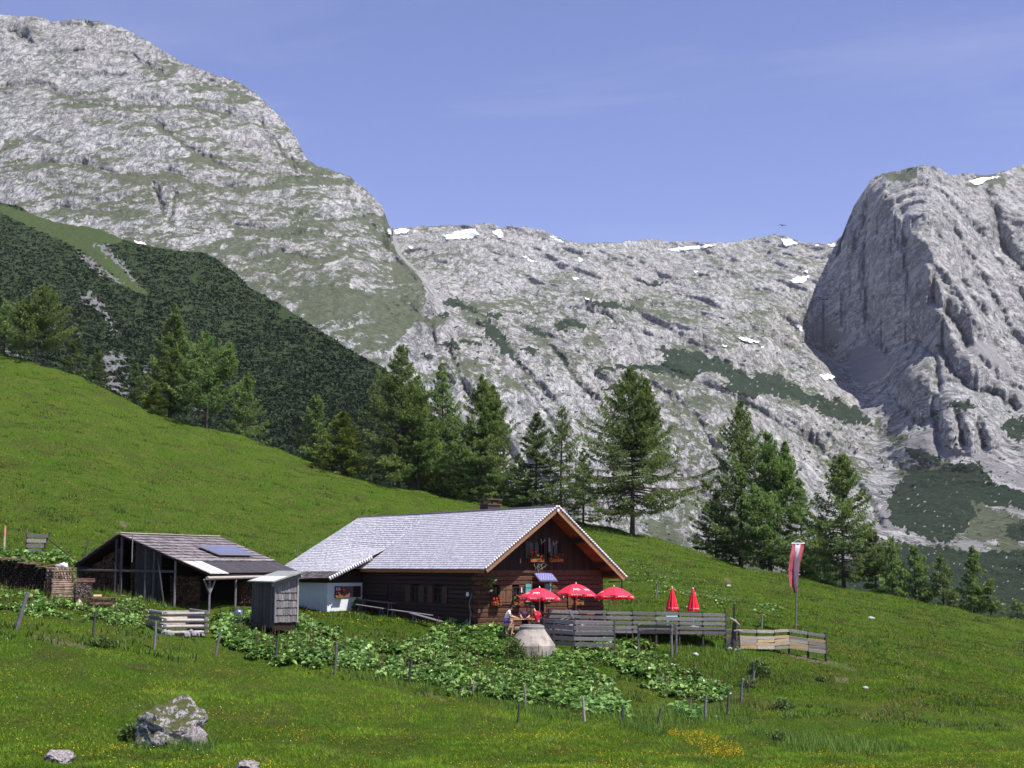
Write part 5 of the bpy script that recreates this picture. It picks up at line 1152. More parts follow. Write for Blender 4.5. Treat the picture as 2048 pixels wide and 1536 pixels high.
# solar panel
def on_slope(x, y, z): return Vector((x, y, zs(x))) + nn * z
k0 = plan_hit(455, 1100, SO, SB)
s = smb(); px0, px1, py0, py1 = 1.85, 3.3, 4.2, 8.1
q = [on_slope(px0, py0, .16), on_slope(px0, py1, .16), on_slope(px1, py1, .20), on_slope(px1, py0, .20)]; q += [p + nn * .05 for p in q]
s.add(q, [tuple(f_) for f_ in BOXF]); so2 = shed.part('solar_panel', s, palew, sro)
me_q = [on_slope(px0 + .05, py0 + .05, .216), on_slope(px0 + .05, py1 - .05, .216), on_slope(px1 - .05, py1 - .05, .256), on_slope(px1 - .05, py0 + .05, .256)]
me_q += [p + nn * .006 for p in me_q]; s = smb(); s.add(me_q, [tuple(f_) for f_ in BOXF]); shed.part('solar_cells', s, solar2, sro)
# fascia pole, posts, walls
s = smb(); s.tube([(SX1 + .05, -.25, SZ1 - .22), (SX1 + .05, 4.5, SZ1 - .2), (SX1 + .05, SL, SZ1 - .22)], [.09, .08, .07], 8); shed.part('eave_pole', s, palew)
def post(x, y, r=.07, m=greyw, top=None, nm='post', dx=0):
    s = smb(); z0 = sg(x, y) - .3; s.tube([(x + dx, y, z0), (x, y, (top if top is not None else zs(x) - .12))], [r, r * .9], 7); shed.part(nm, s, m)
for x, y in ((5.15, .35), (5.1, 3.0), (5.1, 5.6), (5.1, 8.2)): post(x, y, .06, greyw, SZ1 - .2)
for sg_ in (-1, 1):
    s = smb(); s.tube([(5.15, .35, SZ1 - 1.0), (5.15, .35 + sg_ * .55, SZ1 - .28)], .05, 6); shed.part('brace', s, greyw)
for x in (-2.45, -.2, .12, 1.55, 2.05, 3.3): post(x, .12, .06 if x > .5 else .08, dgreyw if x < 2.5 else greyw)
post(2.35, .0, .05, dgreyw, .3, 'leaning_pole', .45)
s = smb(); s.beam((-2.5, .1, -.25), (3.4, .1, -.32), .1, .12); shed.part('tie_beam', s, dgreyw)
s = smb(); s.tube([(.9, -.12, .15), (.9, -.12, zs(.9) + .35)], .03, 5); shed.part('thin_pole', s, greyw)
x = 1.0
for i in range(9):
    s = smb(); w_ = .16; xa = .95 + i * .17; s.box((xa, .14 + .01 * (i % 2), sg(xa, .1) - .2), (xa + w_, .18 + .01 * (i % 2), zs(xa) - .15)); shed.part('board', s, mat('blackish_board', (.035, .032, .034), (.02, .018, .02), 7, .85, rnd=.3))
for i in range(26):
    s = smb(); ya = .3 + i * .365; s.box((SXB + .15, ya, -2.3), (SXB + .19, ya + .355, SZB - .05)); shed.part('wall_board', s, dgreyw)
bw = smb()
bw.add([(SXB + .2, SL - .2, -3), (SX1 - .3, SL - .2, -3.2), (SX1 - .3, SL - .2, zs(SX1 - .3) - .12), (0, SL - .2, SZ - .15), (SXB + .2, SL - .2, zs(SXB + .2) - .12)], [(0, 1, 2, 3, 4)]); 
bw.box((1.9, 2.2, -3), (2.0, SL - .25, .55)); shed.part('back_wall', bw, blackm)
# firewood stacks inside the shed: log ends facing out
woodm = mat('split_firewood', (0.115, 0.060, 0.030), (0.045, 0.026, 0.016), 5, 0.85, attr=0.6)
def firewood(name, th, M, axis, a0, a1, z0, z1f, face, ln=.35, r=.065, m=None, seed=1):
    """stack of split logs; axis 'x': row runs along x and log ends look along -y"""
    R = random.Random(seed); V = []; T = []; Fc = []; b = 0
    a = a0; 
    while a < a1:
        z = z0(a) if callable(z0) else z0; top = z1f(a) if callable(z1f) else z1f
        while z < top:
            rr = r * R.uniform(.7, 1.25); n = R.choice((3, 4, 5)); ph = R.uniform(0, 6.3); jj = R.uniform(-.05, .05); L_ = ln * R.uniform(.9, 1.1)
            for k2 in (0, 1):
                for k in range(n):
                    da, dz = math.cos(ph + 6.283 * k / n) * rr, math.sin(ph + 6.283 * k / n) * rr
                    p = (a + da, face + jj + k2 * L_, z + dz) if axis == 'x' else (face + jj + k2 * L_, a + da, z + dz)
                    V.append((M @ Vector(p))[:]); T.append(0)
            tn = R.random()
            for k in range(2 * n): T[-1 - k] = tn
            Fc += [[b + k for k in range(n)], [b + n + k for k in range(n)][::-1]] + [[b + k, b + (k + 1) % n, b + n + (k + 1) % n, b + n + k] for k in range(n)]
            b += 2 * n; z += rr * 1.75
        a += r * 1.75
    me = bpy.data.meshes.new(name); o0 = np.array(th.loc[:]); me.from_pydata([tuple(np.array(p) - o0) for p in V], [], Fc); me.materials.append(m or woodm)
    at = me.attributes.new('tint', 'FLOAT', 'POINT'); at.data.foreach_set('value', T); o = link(name, me, th.o); o['kind'] = 'stuff'; return o
firewood('firewood', shed, SM, 'x', -2.2, -.25, lambda a: sg(a, .6), lambda a: zs(a) - .5, .45, seed=2)
firewood('firewood', shed, SM, 'x', .2, .9, lambda a: sg(a, .8), .9, .9, seed=3)
firewood('firewood', shed, SM, 'x', 2.5, 4.0, lambda a: sg(a, 1.2), -.55, 1.0, seed=4)
firewood('firewood', shed, SM, 'y', 4.6, 6.0, -3.0, -.9, 4.2, seed=5)
KEEP_OUT.append((SO[0], SO[1], SB[0], SB[1], SXB, SX1 - .1, 0, SL))
# ================================================================== SMALL UPRIGHT HUT (PRIVY)
pc = P(549, 1243, 66.5); pa = plan_hit(594, 1240, pc[:2], (HB[1], -HB[0]))[0]; pb = plan_hit(504, 1238, pc[:2], HB)[0]
PM = frame(pc[0], pc[1], HB[0], HB[1]); 
zg = pc[2]; zt_hi = ray(549, 1163)[1] * 66.5
priv = Thing('privy', 'narrow upright grey hut clad in rows of old shingles under a slanting board roof', 'privy', (pc[0], pc[1], zg))
W_, D_ = pa, abs(pb)
topR = zt_hi + .38 * W_ * .35; topf = lambda x: zt_hi + .03 + .30 * x
b = MB(PM); b.add([(.03, .03, zg - .4), (W_ - .03, .03, zg - .4), (W_ - .03, D_, zg - .4), (.03, D_, zg - .4), (.03, .03, topf(0) - .1), (W_ - .03, .03, topf(W_) - .1), (W_ - .03, D_, topf(W_) - .1), (.03, D_, topf(0) - .1)], [tuple(f_) for f_ in BOXF]); priv.part('wall', b, plankd)
R = random.Random(9); H_ = topf(0) - zg - .15
for r_i in range(5):
    z0 = zg - .02 + r_i * H_ / 5; x = 0
    while x < W_ - .02:
        w_ = R.uniform(.10, .17); x1 = min(x + w_, W_); b = MB(PM); z1 = z0 + H_ / 5 + .06 - R.uniform(0, .02)
        if r_i == 4: z1 = max(z1, topf(x) - .12)
        b.add([(x, -.045, z0 - R.uniform(0, .05)), (x1 - .012, -.045, z0 - R.uniform(0, .05)), (x1 - .012, 0, z0), (x, 0, z0), (x, .005, z1), (x1 - .012, .005, z1), (x1 - .012, .028, z1), (x, .028, z1)], [tuple(f_) for f_ in BOXF]); priv.part('shingle', b, greyw); x = x1
n = int(D_ / .17)
for i in range(n):
    b = MB(PM); ya, yb = D_ * i / n + .03, D_ * (i + 1) / n + .02; b.box((-.02 - .01 * (i % 2), ya, zg - .3), (.025, yb - .008, topf(0) - .08)); priv.part('board', b, dgreyw)
for x in (0, W_):
    b = MB(PM); b.beam((x, -.03, zg - .05), (x, -.03, topf(x) - .1), .08, .08); priv.part('corner_post', b, palew if x else greyw)
b = MB(PM); b.add([(-.25, -.35, topf(-.25)), (W_ + .22, -.35, topf(W_ + .22)), (W_ + .22, D_ + .1, topf(W_ + .22)), (-.25, D_ + .1, topf(-.25)), (-.25, -.35, topf(-.25) + .05), (W_ + .22, -.35, topf(W_ + .22) + .05), (W_ + .22, D_ + .1, topf(W_ + .22) + .05), (-.25, D_ + .1, topf(-.25) + .05)], [tuple(f_) for f_ in BOXF]); rr_ = priv.part('roof', b, mat('grey_green_roof', (.30, .31, .30), (.20, .21, .20), 4, .6))
b = MB(PM); b.beam((-.2, -.08, topf(-.2) - .14), (W_ + .12, -.08, topf(W_ + .12) - .14), .05, .16); priv.part('fascia', b, greyw)
b = MB(PM); b.add([(-.30, -.36, topf(-.3) + .052), (.45, -.36, topf(.45) + .052), (.45, D_ * .95, topf(.45) + .052), (-.30, D_ * .95, topf(-.3) + .052), (-.30, -.36, topf(-.3) + .08), (.45, -.36, topf(.45) + .08), (.45, D_ * .95, topf(.45) + .08), (-.30, D_ * .95, topf(-.3) + .08)], [tuple(f_) for f_ in BOXF]); priv.part('roof_sheet', b, whs, rr_)
KEEP_OUT.append((pc[0], pc[1], HB[0], HB[1], 0, W_, 0, D_))
# round metal tank seen between the privy and the shed
tb = onground(477, 1226, 71.5)
th = Thing('metal_kettle', 'round shiny metal vessel under the shed eave beside the narrow upright hut', 'vessel', tb)
b = MB(); b.lathe(tb, [(.16, 0), (.25, .12), (.27, .3), (.22, .45), (.10, .52), (.02, .54)], 16); th.part('body', b, mat('blue_grey_metal', (.35, .40, .50), (.28, .32, .42), 2, .25, metal=.9), smooth=True)
b = MB(); b.tube([(tb.x - .08, tb.y, tb.z + .53), (tb.x, tb.y, tb.z + .62), (tb.x + .08, tb.y, tb.z + .53)], .015, 5); th.part('handle', b, greyw)

# ================================================================== WOODPILES, BENCH, GATE PANEL, POSTS (left side)
def pile(name, label, uv0, uv1, Y0, Y1, hgt, seed, ln, m, group=None, endface=False, r=.055):
    p0, p1 = onground(uv0[0], uv0[1], Y0), onground(uv1[0], uv1[1], Y1); dx, dy = (p1 - p0).x, (p1 - p0).y; L_ = math.hypot(dx, dy); dx /= L_; dy /= L_
    M_ = Matrix(((dx, -dy, 0, p0.x), (dy, dx, 0, p0.y), (0, 0, 1, 0), (0, 0, 0, 1)))
    th = Thing(name, label, 'woodpile', p0, group)
    gz_ = lambda a: float(ground((M_ @ Vector((a, 0, 0))).x, (M_ @ Vector((a, 0, 0))).y))
    return th, M_, L_, gz_
th, M_, L_, gz_ = pile('woodpile', 'long dark stack of firewood covered with bark at the left edge', (-60, 1172), (104, 1180), 71, 70.5, 1.35, 3, .5, woodm)
darkwood = mat('dark_firewood', (.040, .026, .018), (.014, .010, .008), 6, .9, attr=.6)  # deeper firewood brown for the long woodpile
H0 = 1.42
firewood('firewood', th, M_, 'x', 0, L_, gz_, lambda a: gz_(0) * 0 + gz_(a) + H0 + .05 * math.sin(a * 3), 0, .9, .06, darkwood, 3)
b = MB(M_); R = random.Random(2); a = -.1
while a < L_ + .1:
    w_ = R.uniform(.35, .7); z = gz_(a) + H0 + R.uniform(.0, .08); b2 = MB(M_); b2.add(*_beam_local((a, R.uniform(-.15, 0), z + .03), (a + w_, R.uniform(-.15, 0), z + .03 + R.uniform(-.03, .03)), .35, .04)); th.part('bark_slab', b2, mat('reddish_bark', (.26, .15, .10), (.12, .07, .05), 6, .9, rnd=.3)); 
    b2 = MB(M_); b2.add(*_beam_local((a, .55, z + .06), (a + w_, .6, z + .06), .6, .04)); th.part('bark_slab', b2, mat('reddish_bark', (.26, .15, .10), None)); a += w_ + .02
th, M2, L2_, gz2 = pile('woodpile', 'cross stacked pale log ends forming the right end of the long dark woodpile', (105, 1181), (146, 1178), 69.8, 70.6, 1.35, 3, .5, woodm)
R = random.Random(12); z = gz2(0); row = 0
lightw = mat('grey_brown_logs', (.34, .25, .19), (.12, .08, .06), 3, .85, rnd=.45)
while z < gz2(0) + 1.52:
    h_ = R.uniform(.09, .14)
    if R.random() < .93:
        for q in (0, .45): b2 = MB(M2); b2.tube([(-.05 + R.uniform(-.05, .05), q, z + h_ / 2), (L2_ + R.uniform(-.06, .08), q + .02, z + h_ / 2 + R.uniform(-.02, .02))], [h_ / 2, h_ / 2.2], 6); th.part('log', b2, lightw)
    else:
        x = .05
        while x < L2_: 
            rr = R.uniform(.045, .07); b2 = MB(M2); b2.tube([(x, -.05, z + rr), (x, .75, z + rr)], [rr, rr], 6); th.part('log', b2, lightw); x += rr * 2.5
    z += h_ * .95; row += 1
b2 = MB(M2); b2.blob((L2_ * .35, .2, z + .08), .17, 4, 2, .25, (1.2, 1, .6)); th.part('weight_stone', b2, stonem)
b2 = MB(M2); b2.blob((L2_ * .62, .2, z + .12), .2, 6, 2, .3, (1, .8, .7)); th.part('weight_stone', b2, whitem)
# little stack standing on slanting trunks
th, M3, L3_, gz3 = pile('small_woodpile', 'small square stack of thin firewood resting on two pale slanting trunks', (150, 1176), (184, 1180), 68.8, 69.2, .9, 3, .5, woodm)
zb_ = gz3(0) + .38
firewood('firewood', th, M3, 'x', .06, L3_, zb_, zb_ + .72, 0, .5, .028, mat('thin_grey_firewood', (.26, .20, .17), (.12, .09, .08), 6, .9, attr=.6), 8)
for k in range(3):
    b2 = MB(M3); b2.add(*_beam_local((-.12 + .05 * k, .1, zb_ + .80 + .07 * k), (L3_ + .12, .1 + .05 * k, zb_ + .78 + .07 * k), .3, .05)); th.part('cover_board', b2, mat('reddish_bark', (.26, .15, .10), None))
for q, tx in ((.18, .30), (.70, 1.15)):
    b2 = MB(M3); b2.tube([(q, .25, zb_ + .02), (tx, -.35, gz3(tx) - .1)], [.10, .11], 8); th.part('slanting_trunk', b2, mat('peeled_trunk', (.55, .40, .32), (.40, .28, .22), 7, .8))
for q in (.1, .8): b2 = MB(M3); b2.tube([(q, .5, zb_ - .7), (q, .5, zb_)], .06, 6); th.part('leg', b2, dgreyw)
def bench(name, label, p0, p1, hgt, seat_w, m, group=None, cat='bench', nb=2, back=False, topname='seat'):
    p0, p1 = Vector(p0), Vector(p1); th = Thing(name, label, cat, p0.lerp(p1, .5) - Vector((0, 0, hgt)), group); d = (p1 - p0); d.z = 0; d.normalize(); n_ = Vector((-d.y, d.x, 0))
    for i in range(nb):
        o_ = n_ * (seat_w * ((i + .5) / nb - .5)); b = MB(); b.beam(p0 + o_, p1 + o_, seat_w / nb - .012, .045); th.part(topname, b, m)
    for t in (.1, .9):
        for s_ in (-1, 1):
            c = p0.lerp(p1, t); b = MB(); b.beam(c + n_ * seat_w * .15 * s_ - Vector((0, 0, .03)), c + n_ * seat_w * .42 * s_ - Vector((0, 0, hgt)), .06, .06); th.part('leg', b, m)
    return th
g0, g1 = onground(178, 1184, 68.3), onground(232, 1186, 69.3)
th = bench('work_table', 'low old wooden table with a split log on top beside the small woodpile', (g0.x, g0.y, g0.z + .55), (g1.x, g1.y, g0.z + .55), .6, .6, mat('reddish_brown_board', (.20, .10, .07), (.10, .055, .04), 6), cat='table', nb=4, topname='table_board')
b = MB(); b.beam(g0.lerp(g1, .1) + Vector((0, -.25, .38)), g0.lerp(g1, .95) + Vector((0, -.25, .38)), .04, .2); th.part('apron', b, mat('reddish_brown_board', (.20, .10, .07), None))
tt = g0.lerp(g1, .3) + Vector((0, 0, .58)); b = MB(); b.tube([tt + Vector((-.15, -.1, .07)), tt + Vector((.2, .05, .07))], .07, 7); o = b.build('split_log', mat('fresh_split', (.62, .40, .24), (.48, .30, .18), 9), None, tt); tag(o, 'short freshly split piece of wood lying on the old work table', 'firewood')
# board panel on the slope above the woodpile
q0, q1 = hit(53, 1107, 70), hit(95, 1109, 70)
q1 = Vector((q1.x, q0.y + .1, float(ground(q1.x, q0.y + .1)))); zt0 = ray(53, 1065)[1] * q0.y
th = Thing('board_gate', 'panel of four pale boards between two dark posts on the slope above the woodpile', 'gate', q0)
q1t = P(100, 1064, q1.y)
b = MB(); b.beam(q0 - Vector((0, 0, .3)), (q0.x, q0.y, zt0), .13, .1); th.part('post', b, dgreyw)
b = MB(); b.beam(q1 - Vector((.1, 0, .3)), Vector(q1t), .13, .1); th.part('post', b, dgreyw)
for k in range(4):
    t = (k + .5) / 4; zz = zt0 - .06 - (zt0 - q0.z) * t * .98
    xr = q1.x + (q1t[0] - q1.x) * (1 - t)
    b = MB(); b.beam((q0.x, q0.y - .08, zz + .03), (xr, q1.y - .08, zz), .04, .21, bev=.1); th.part('board', b, greyw if k != 1 else palew)
b = MB(); pe = hit(147, 1119, 70); b.tube([Vector(P(98, 1079, q1.y)), pe], [.04, .045], 6); th.part('brace', b, dgreyw)

# fence posts: (u bottom, v bottom, u top, v top, distance, label, material)
POSTS = [
 (8, 1100, 8, 1052, 80, 'short post with a salmon red and white painted top at the left edge', 'redpost'),
 (170, 1112, 176, 1080, 79, 'thin dark post just above the left end of the shed roof', dgreyw),
 (34, 1258, 52, 1186, 61.5, 'long grey post leaning right in front of the woodpile', greyw),
 (186, 1274, 190, 1224, 63, 'dark upright post below the old work table', dgreyw),
 (308, 1299, 310, 1244, 62, 'grey post directly in front of the log crib', greyw),
 (431, 1312, 439, 1268, 62.5, 'post leaning slightly right at the left end of the dock leaves', greyw),
 (549, 1328, 554, 1280, 62.5, 'post among dock leaves below the narrow upright hut', dgreyw),
 (669, 1350, 672, 1288, 61.5, 'grey post at the lower edge of the docks below the white room', greyw),
 (818, 1366, 823, 1315, 61.5, 'very dark post below the long wall of the hut', dgreyw),
 (945, 1390, 947, 1364, 61.5, 'short grey post half sunk in the grass below the left hut corner', greyw),
 (1035, 1447, 1038, 1410, 58, 'thin crooked twig like post nearest below the concrete cone', dgreyw),
 (1051, 1414, 1048, 1372, 61, 'thin pale post in the docks below the concrete cone', greyw),
 (1169, 1443, 1166, 1396, 60.5, 'pale lit post with bright left edge below the terrace stairs', palew),
 (1244, 1446, 1246, 1412, 60.5, 'dark stump like post right of the pale lit post', dgreyw),
 (1316, 1447, 1322, 1418, 61, 'short leaning post above the yellow flower patch', dgreyw),
 (1376, 1433, 1382, 1400, 62, 'leaning post just left of the tall straight grey one', greyw),
 (1410, 1441, 1413, 1393, 61.5, 'tall straight grey post right of the leaning ones', greyw),
 (1455, 1432, 1458, 1385, 62, 'dark post at the lower right corner of the wire fence', dgreyw),
 (1482, 1405, 1486, 1360, 64, 'pale post where the wire fence turns uphill', greyw),
 (1496, 1385, 1499, 1362, 65.5, 'small dark post behind the pale corner post', dgreyw),
 (1501, 1376, 1510, 1343, 66.5, 'slanting thin post near the dark bush on the right', greyw),
 (1503, 1352, 1507, 1326, 68, 'topmost small post of the wire fence, below the banner', dgreyw),
 (1311, 1198, 1316, 1166, 91, 'grey post on the meadow left of the closed parasols', greyw),
 (1523, 1260, 1525, 1231, 80, 'grey post standing behind the pale board fence', greyw),
 (594, 1112, 595, 1088, 92, 'thin grey post between the shed roof and the hut roof', greyw),
]
redp2 = mat('salmon_paint', (.70, .25, .18), (.60, .20, .14), 6, .6)
tops_ = []
for i, (u0, v0, u1, v1, Y, lab, m) in enumerate(POSTS):
    b0 = hit(u0, v0, Y - 14 if i > 1 else 60, 120); px = F / b0.y; top = Vector((b0.x + (u1 - u0) / px, b0.y, b0.z + (v0 - v1) / px))
    r_ = .055 if abs(u1 - u0) < 12 else .09
    if v0 - v1 < 36 or 'thin' in lab: r_ = .045
    mm = m if m != 'redpost' else palew
    if m == 'redpost':
        th = Thing('fence_post', lab, 'post', b0, 'posts of the wire fences'); b = MB(); b.tube([b0 - Vector((0, 0, .3)), b0.lerp(top, .55)], [.07, .07], 7); th.part('shaft', b, palew)
        b = MB(); b.tube([b0.lerp(top, .552), top], [.075, .07], 7); th.part('painted_top', b, redp2)
    else:
        b = MB(); mid = b0.lerp(top, .5) + Vector((random.uniform(-.02, .02), 0, 0)); b.tube([b0 - Vector((0, 0, .35)), b0, mid, top], [r_ * 1.1, r_ * 1.05, r_, r_ * .85], 7)
        o = b.build('fence_post', mm, None, b0); tag(o, lab, 'post', 'posts of the wire fences')
    tops_.append((b0, top))
wirem = mat('fence_wire', (.10, .10, .10), None, 5, .7)
th = Thing('fence_wire', 'two thin strands of wire strung along the lower row of posts', 'wire', tops_[2][0])
for hh in (.55, .88):
    b = MB(); seq = [2, 3, 4, 5, 6, 7, 8, 9, 11, 12, 13, 14, 15, 16, 17, 18, 20, 21]
    pts = [tops_[i][0].lerp(tops_[i][1], hh) + Vector((0, -.06, 0)) for i in seq]
    for p, q in zip(pts, pts[1:]): b.tube([p, p.lerp(q, .5) - Vector((0, 0, .03)), q], .0028, 3, cap=False)
    th.part('strand', b, wirem)
# log crib (compost box)
c0 = onground(352, 1278, 64.5)
c0 = Vector((P(352, 1275, 64.5)[0], 64.5, float(ground(P(352, 1275, 64.5)[0], 64.5))))
crib = Thing('log_crib', 'square crib of four pale round rails on a stone footing below the shed', 'crib', c0)
A_ = Vector(P(328, 1275, 64.0)); B_ = Vector(P(411, 1275, 64.6)); C_ = Vector(P(300, 1262, 66.0)); D2 = B_ + (C_ - A_)
zt_ = ray(360, 1228)[1] * 64.3
for k in range(4):
    z_ = zt_ - k * .275
    for nm_, a, b_, m_ in (('rail', A_, B_, palew), ('rail', C_, A_, greyw), ('rail', B_, D2, greyw), ('rail', C_, D2, palew)):
        b = MB(); e = (b_ - a).normalized() * .12; zz = z_ + (.0 if a is A_ or a is C_ and b_ is D2 else .07)
        b.tube([Vector((a.x, a.y, zz)) - e, Vector((b_.x, b_.y, zz + random.uniform(-.02, .03))) + e], [.085, .075], 8); crib.part(nm_, b, m_)
R = random.Random(6)
for i in range(14):
    q = A_.lerp(B_, R.random()) + Vector((0, R.uniform(-.25, .1), 0)); s_ = R.uniform(.08, .17); b = MB(); b.blob((q.x, q.y, float(ground(q.x, q.y)) + .05 + R.uniform(0, .12)), s_, i, 1, .3); crib.part('footing_stone', b, stonem)
# ================================================================== TERRACE
FZ = -3.30
def TP(u, Y, z): p = P(u, 1240, Y); return Vector((p[0], Y, z))
th = Thing('terrace_deck', 'grey board deck of the terrace carried on posts above the bank', 'terrace', TP(1300, 74, FZ - .1))
a0_, a1_ = TP(1098, 72.3, FZ), TP(1452, 74.6, FZ); dirv = (a1_ - a0_); LT = dirv.length; dirv /= LT; nb_ = Vector((-dirv.y, dirv.x, 0))
for i in range(18):
    o_ = nb_ * (.1 + i * .2); b = MB(); b.beam(a0_ + o_, a1_ + o_, .188, .04); th.part('deck_board', b, dgreyw)
b = MB(); b.beam(a0_ + Vector((0, 0, -.12)), a1_ + Vector((0, 0, -.12)), .08, .16); th.part('edge_beam', b, plankd)
def railing(name, label, pts, tops, rails, m, postm, rail_h=.13, foot=.9, group=None, nposts=None, cat='fence'):
    """pts: post feet positions in plan with u; rails: list of drops below the post top"""
    th = Thing(name, label, cat, (pts[0].x, pts[0].y, float(ground(pts[0].x, pts[0].y))), group)
    for p, t in zip(pts, tops):
        g = float(ground(p.x, p.y)); b = MB(); r_ = random.uniform(.045, .06)
        b.beam((p.x + random.uniform(-.02, .02), p.y, g - .3), (p.x, p.y, t + random.uniform(.0, .08)), .12, .12, bev=.3); th.part('post', b, postm)
    for (p, t), (q, t2) in zip(zip(pts, tops), zip(pts[1:], tops[1:])):
        for k, dr in enumerate(rails):
            h_ = rail_h * random.uniform(.88, 1.12); z0, z1 = t - dr + random.uniform(-.02, .02), t2 - dr + random.uniform(-.02, .02); e = (q - p).normalized() * .03
            b = MB(); b.beam(Vector((p.x, p.y - .085, z0)) - e * (k % 2), Vector((q.x, q.y - .085 - .004 * k, z1)) - e, .035, h_, bev=.15, wob=.03)
            th.part('rail', b, m if not isinstance(m, list) else m[(k * 2 + hash_i(p) * (k > 0)) % len(m)])
    return th
def hash_i(p): return int(abs(p.x) * 7)
us_ = [1098, 1158, 1214, 1265, 1312, 1358, 1405, 1451]
pts = [TP(u, np.interp(u, [1098, 1451], [72.3, 74.6]), 0) for u in us_]
tp = [ray(u, np.interp(u, [1098, 1451], [1219, 1226]))[1] * p.y for u, p in zip(us_, pts)]
railing('terrace_railing', 'long dark grey railing of five boards along the edge of the terrace', pts, tp, [.10, .34, .58, .82, 1.04], greyw, dgreyw, .15, cat='railing')
us_ = [1092, 1107, 1149, 1227]; pts = [TP(1086, 71.2, 0), TP(1107, 70.7, 0), TP(1149, 70.0, 0), TP(1228, 70.0, 0)]
tp = [ray(1100, v)[1] * p.y for v, p in zip((1238, 1240, 1242, 1243), pts)]
railing('front_fence', 'broad grey board fence panel standing in front of the railing, right of the concrete cone', pts, tp, [.06, .32, .58, .84, 1.12], greyw, dgreyw, .19)
pts = [TP(1277, 71.6, 0), TP(1342, 71.2, 0), TP(1352, 71.9, 0)]; tp = [ray(1300, v)[1] * p.y for v, p in zip((1250, 1250, 1251), pts)]
railing('low_fence', 'short low rail fence on thick posts below the middle of the terrace railing', pts, tp, [.08, .36], dgreyw, greyw, .15)
us_ = [1451, 1477, 1513, 1548, 1577, 1615, 1650]; Ys_ = [74.6, 74.3, 74.5, 74.9, 75.2, 75.1, 74.9]
pts = [TP(u, y, 0) for u, y in zip(us_, Ys_)]; tp = [ray(1550, v)[1] * p.y for v, p in zip((1258, 1258, 1259, 1259, 1257, 1263, 1267), pts)]
yg = mat('yellow_grey_board', (.42, .34, .22), (.30, .27, .23), 4, .85, .003, (1, 1, 4), rnd=.25)
railing('board_fence', 'pale fence of yellow and grey boards continuing right from the terrace', pts, tp, [.10, .42, .59, .76, .93], [palew, palew, yelw, yg, yelw], mat('dark_post', (.05, .045, .045), None, 6), .155)
# hut side rail of the terrace
pts = [TP(1085, 74.0, 0), TP(1130, 74.2, 0), TP(1160, 74.3, 0)]; tp = [ray(1100, 1224)[1] * p.y for p in pts]
railing('short_railing', 'dark reddish brown railing by the hut door behind the people', pts, tp, [.08, .3], shade_blacklog, shade_blacklog, .13, cat='railing')
# ---- parasols
redc = mat('red_canvas', (0.80, 0.022, 0.055), (0.70, 0.015, 0.04), 3, 0.75)
redd, nt, bs = newmat('red_canvas_thin')
bs.inputs['Base Color'].default_value = (0.85, 0.04, 0.10, 1); bs.inputs['Roughness'].default_value = .7  # pinker red, sun sheen put into the canopy colour
tr = nd(nt, 'ShaderNodeBsdfTranslucent'); tr.inputs[0].default_value = (0.9, 0.03, 0.05, 1); mx = nd(nt, 'ShaderNodeMixShader'); mx.inputs[0].default_value = .35
nt.links.new(bs.outputs[0], mx.inputs[1]); nt.links.new(tr.outputs[0], mx.inputs[2]); nt.links.new(mx.outputs[0], nt.nodes['Material Output'].inputs[0])
def squiggle(mb, fr, u0, u1, v0, h, thick=.014, seed=0, loops=5):
    """script-like white stroke on a strip; fr(u, v) -> point"""
    R = random.Random(seed); n = loops * 10; pts = []
    for i in range(n + 1):
        t = i / n; a = t * loops * 2 * math.pi
        pts.append((u0 + (u1 - u0) * t + .25 * (u1 - u0) / loops * math.sin(a), v0 + h * .5 * (1 + .75 * math.cos(a) * (1.25 if int(a / 6.283) % 3 == 0 else .6))))
    for p, q in zip(pts, pts[1:]):
        dx, dy = q[0] - p[0], q[1] - p[1]; l_ = math.hypot(dx, dy) + 1e-6; nx, ny = -dy / l_ * thick, dx / l_ * thick
        mb.add([fr(p[0] - nx, p[1] - ny), fr(q[0] - nx, q[1] - ny), fr(q[0] + nx, q[1] + ny), fr(p[0] + nx, p[1] + ny)], [(0, 1, 2, 3)])
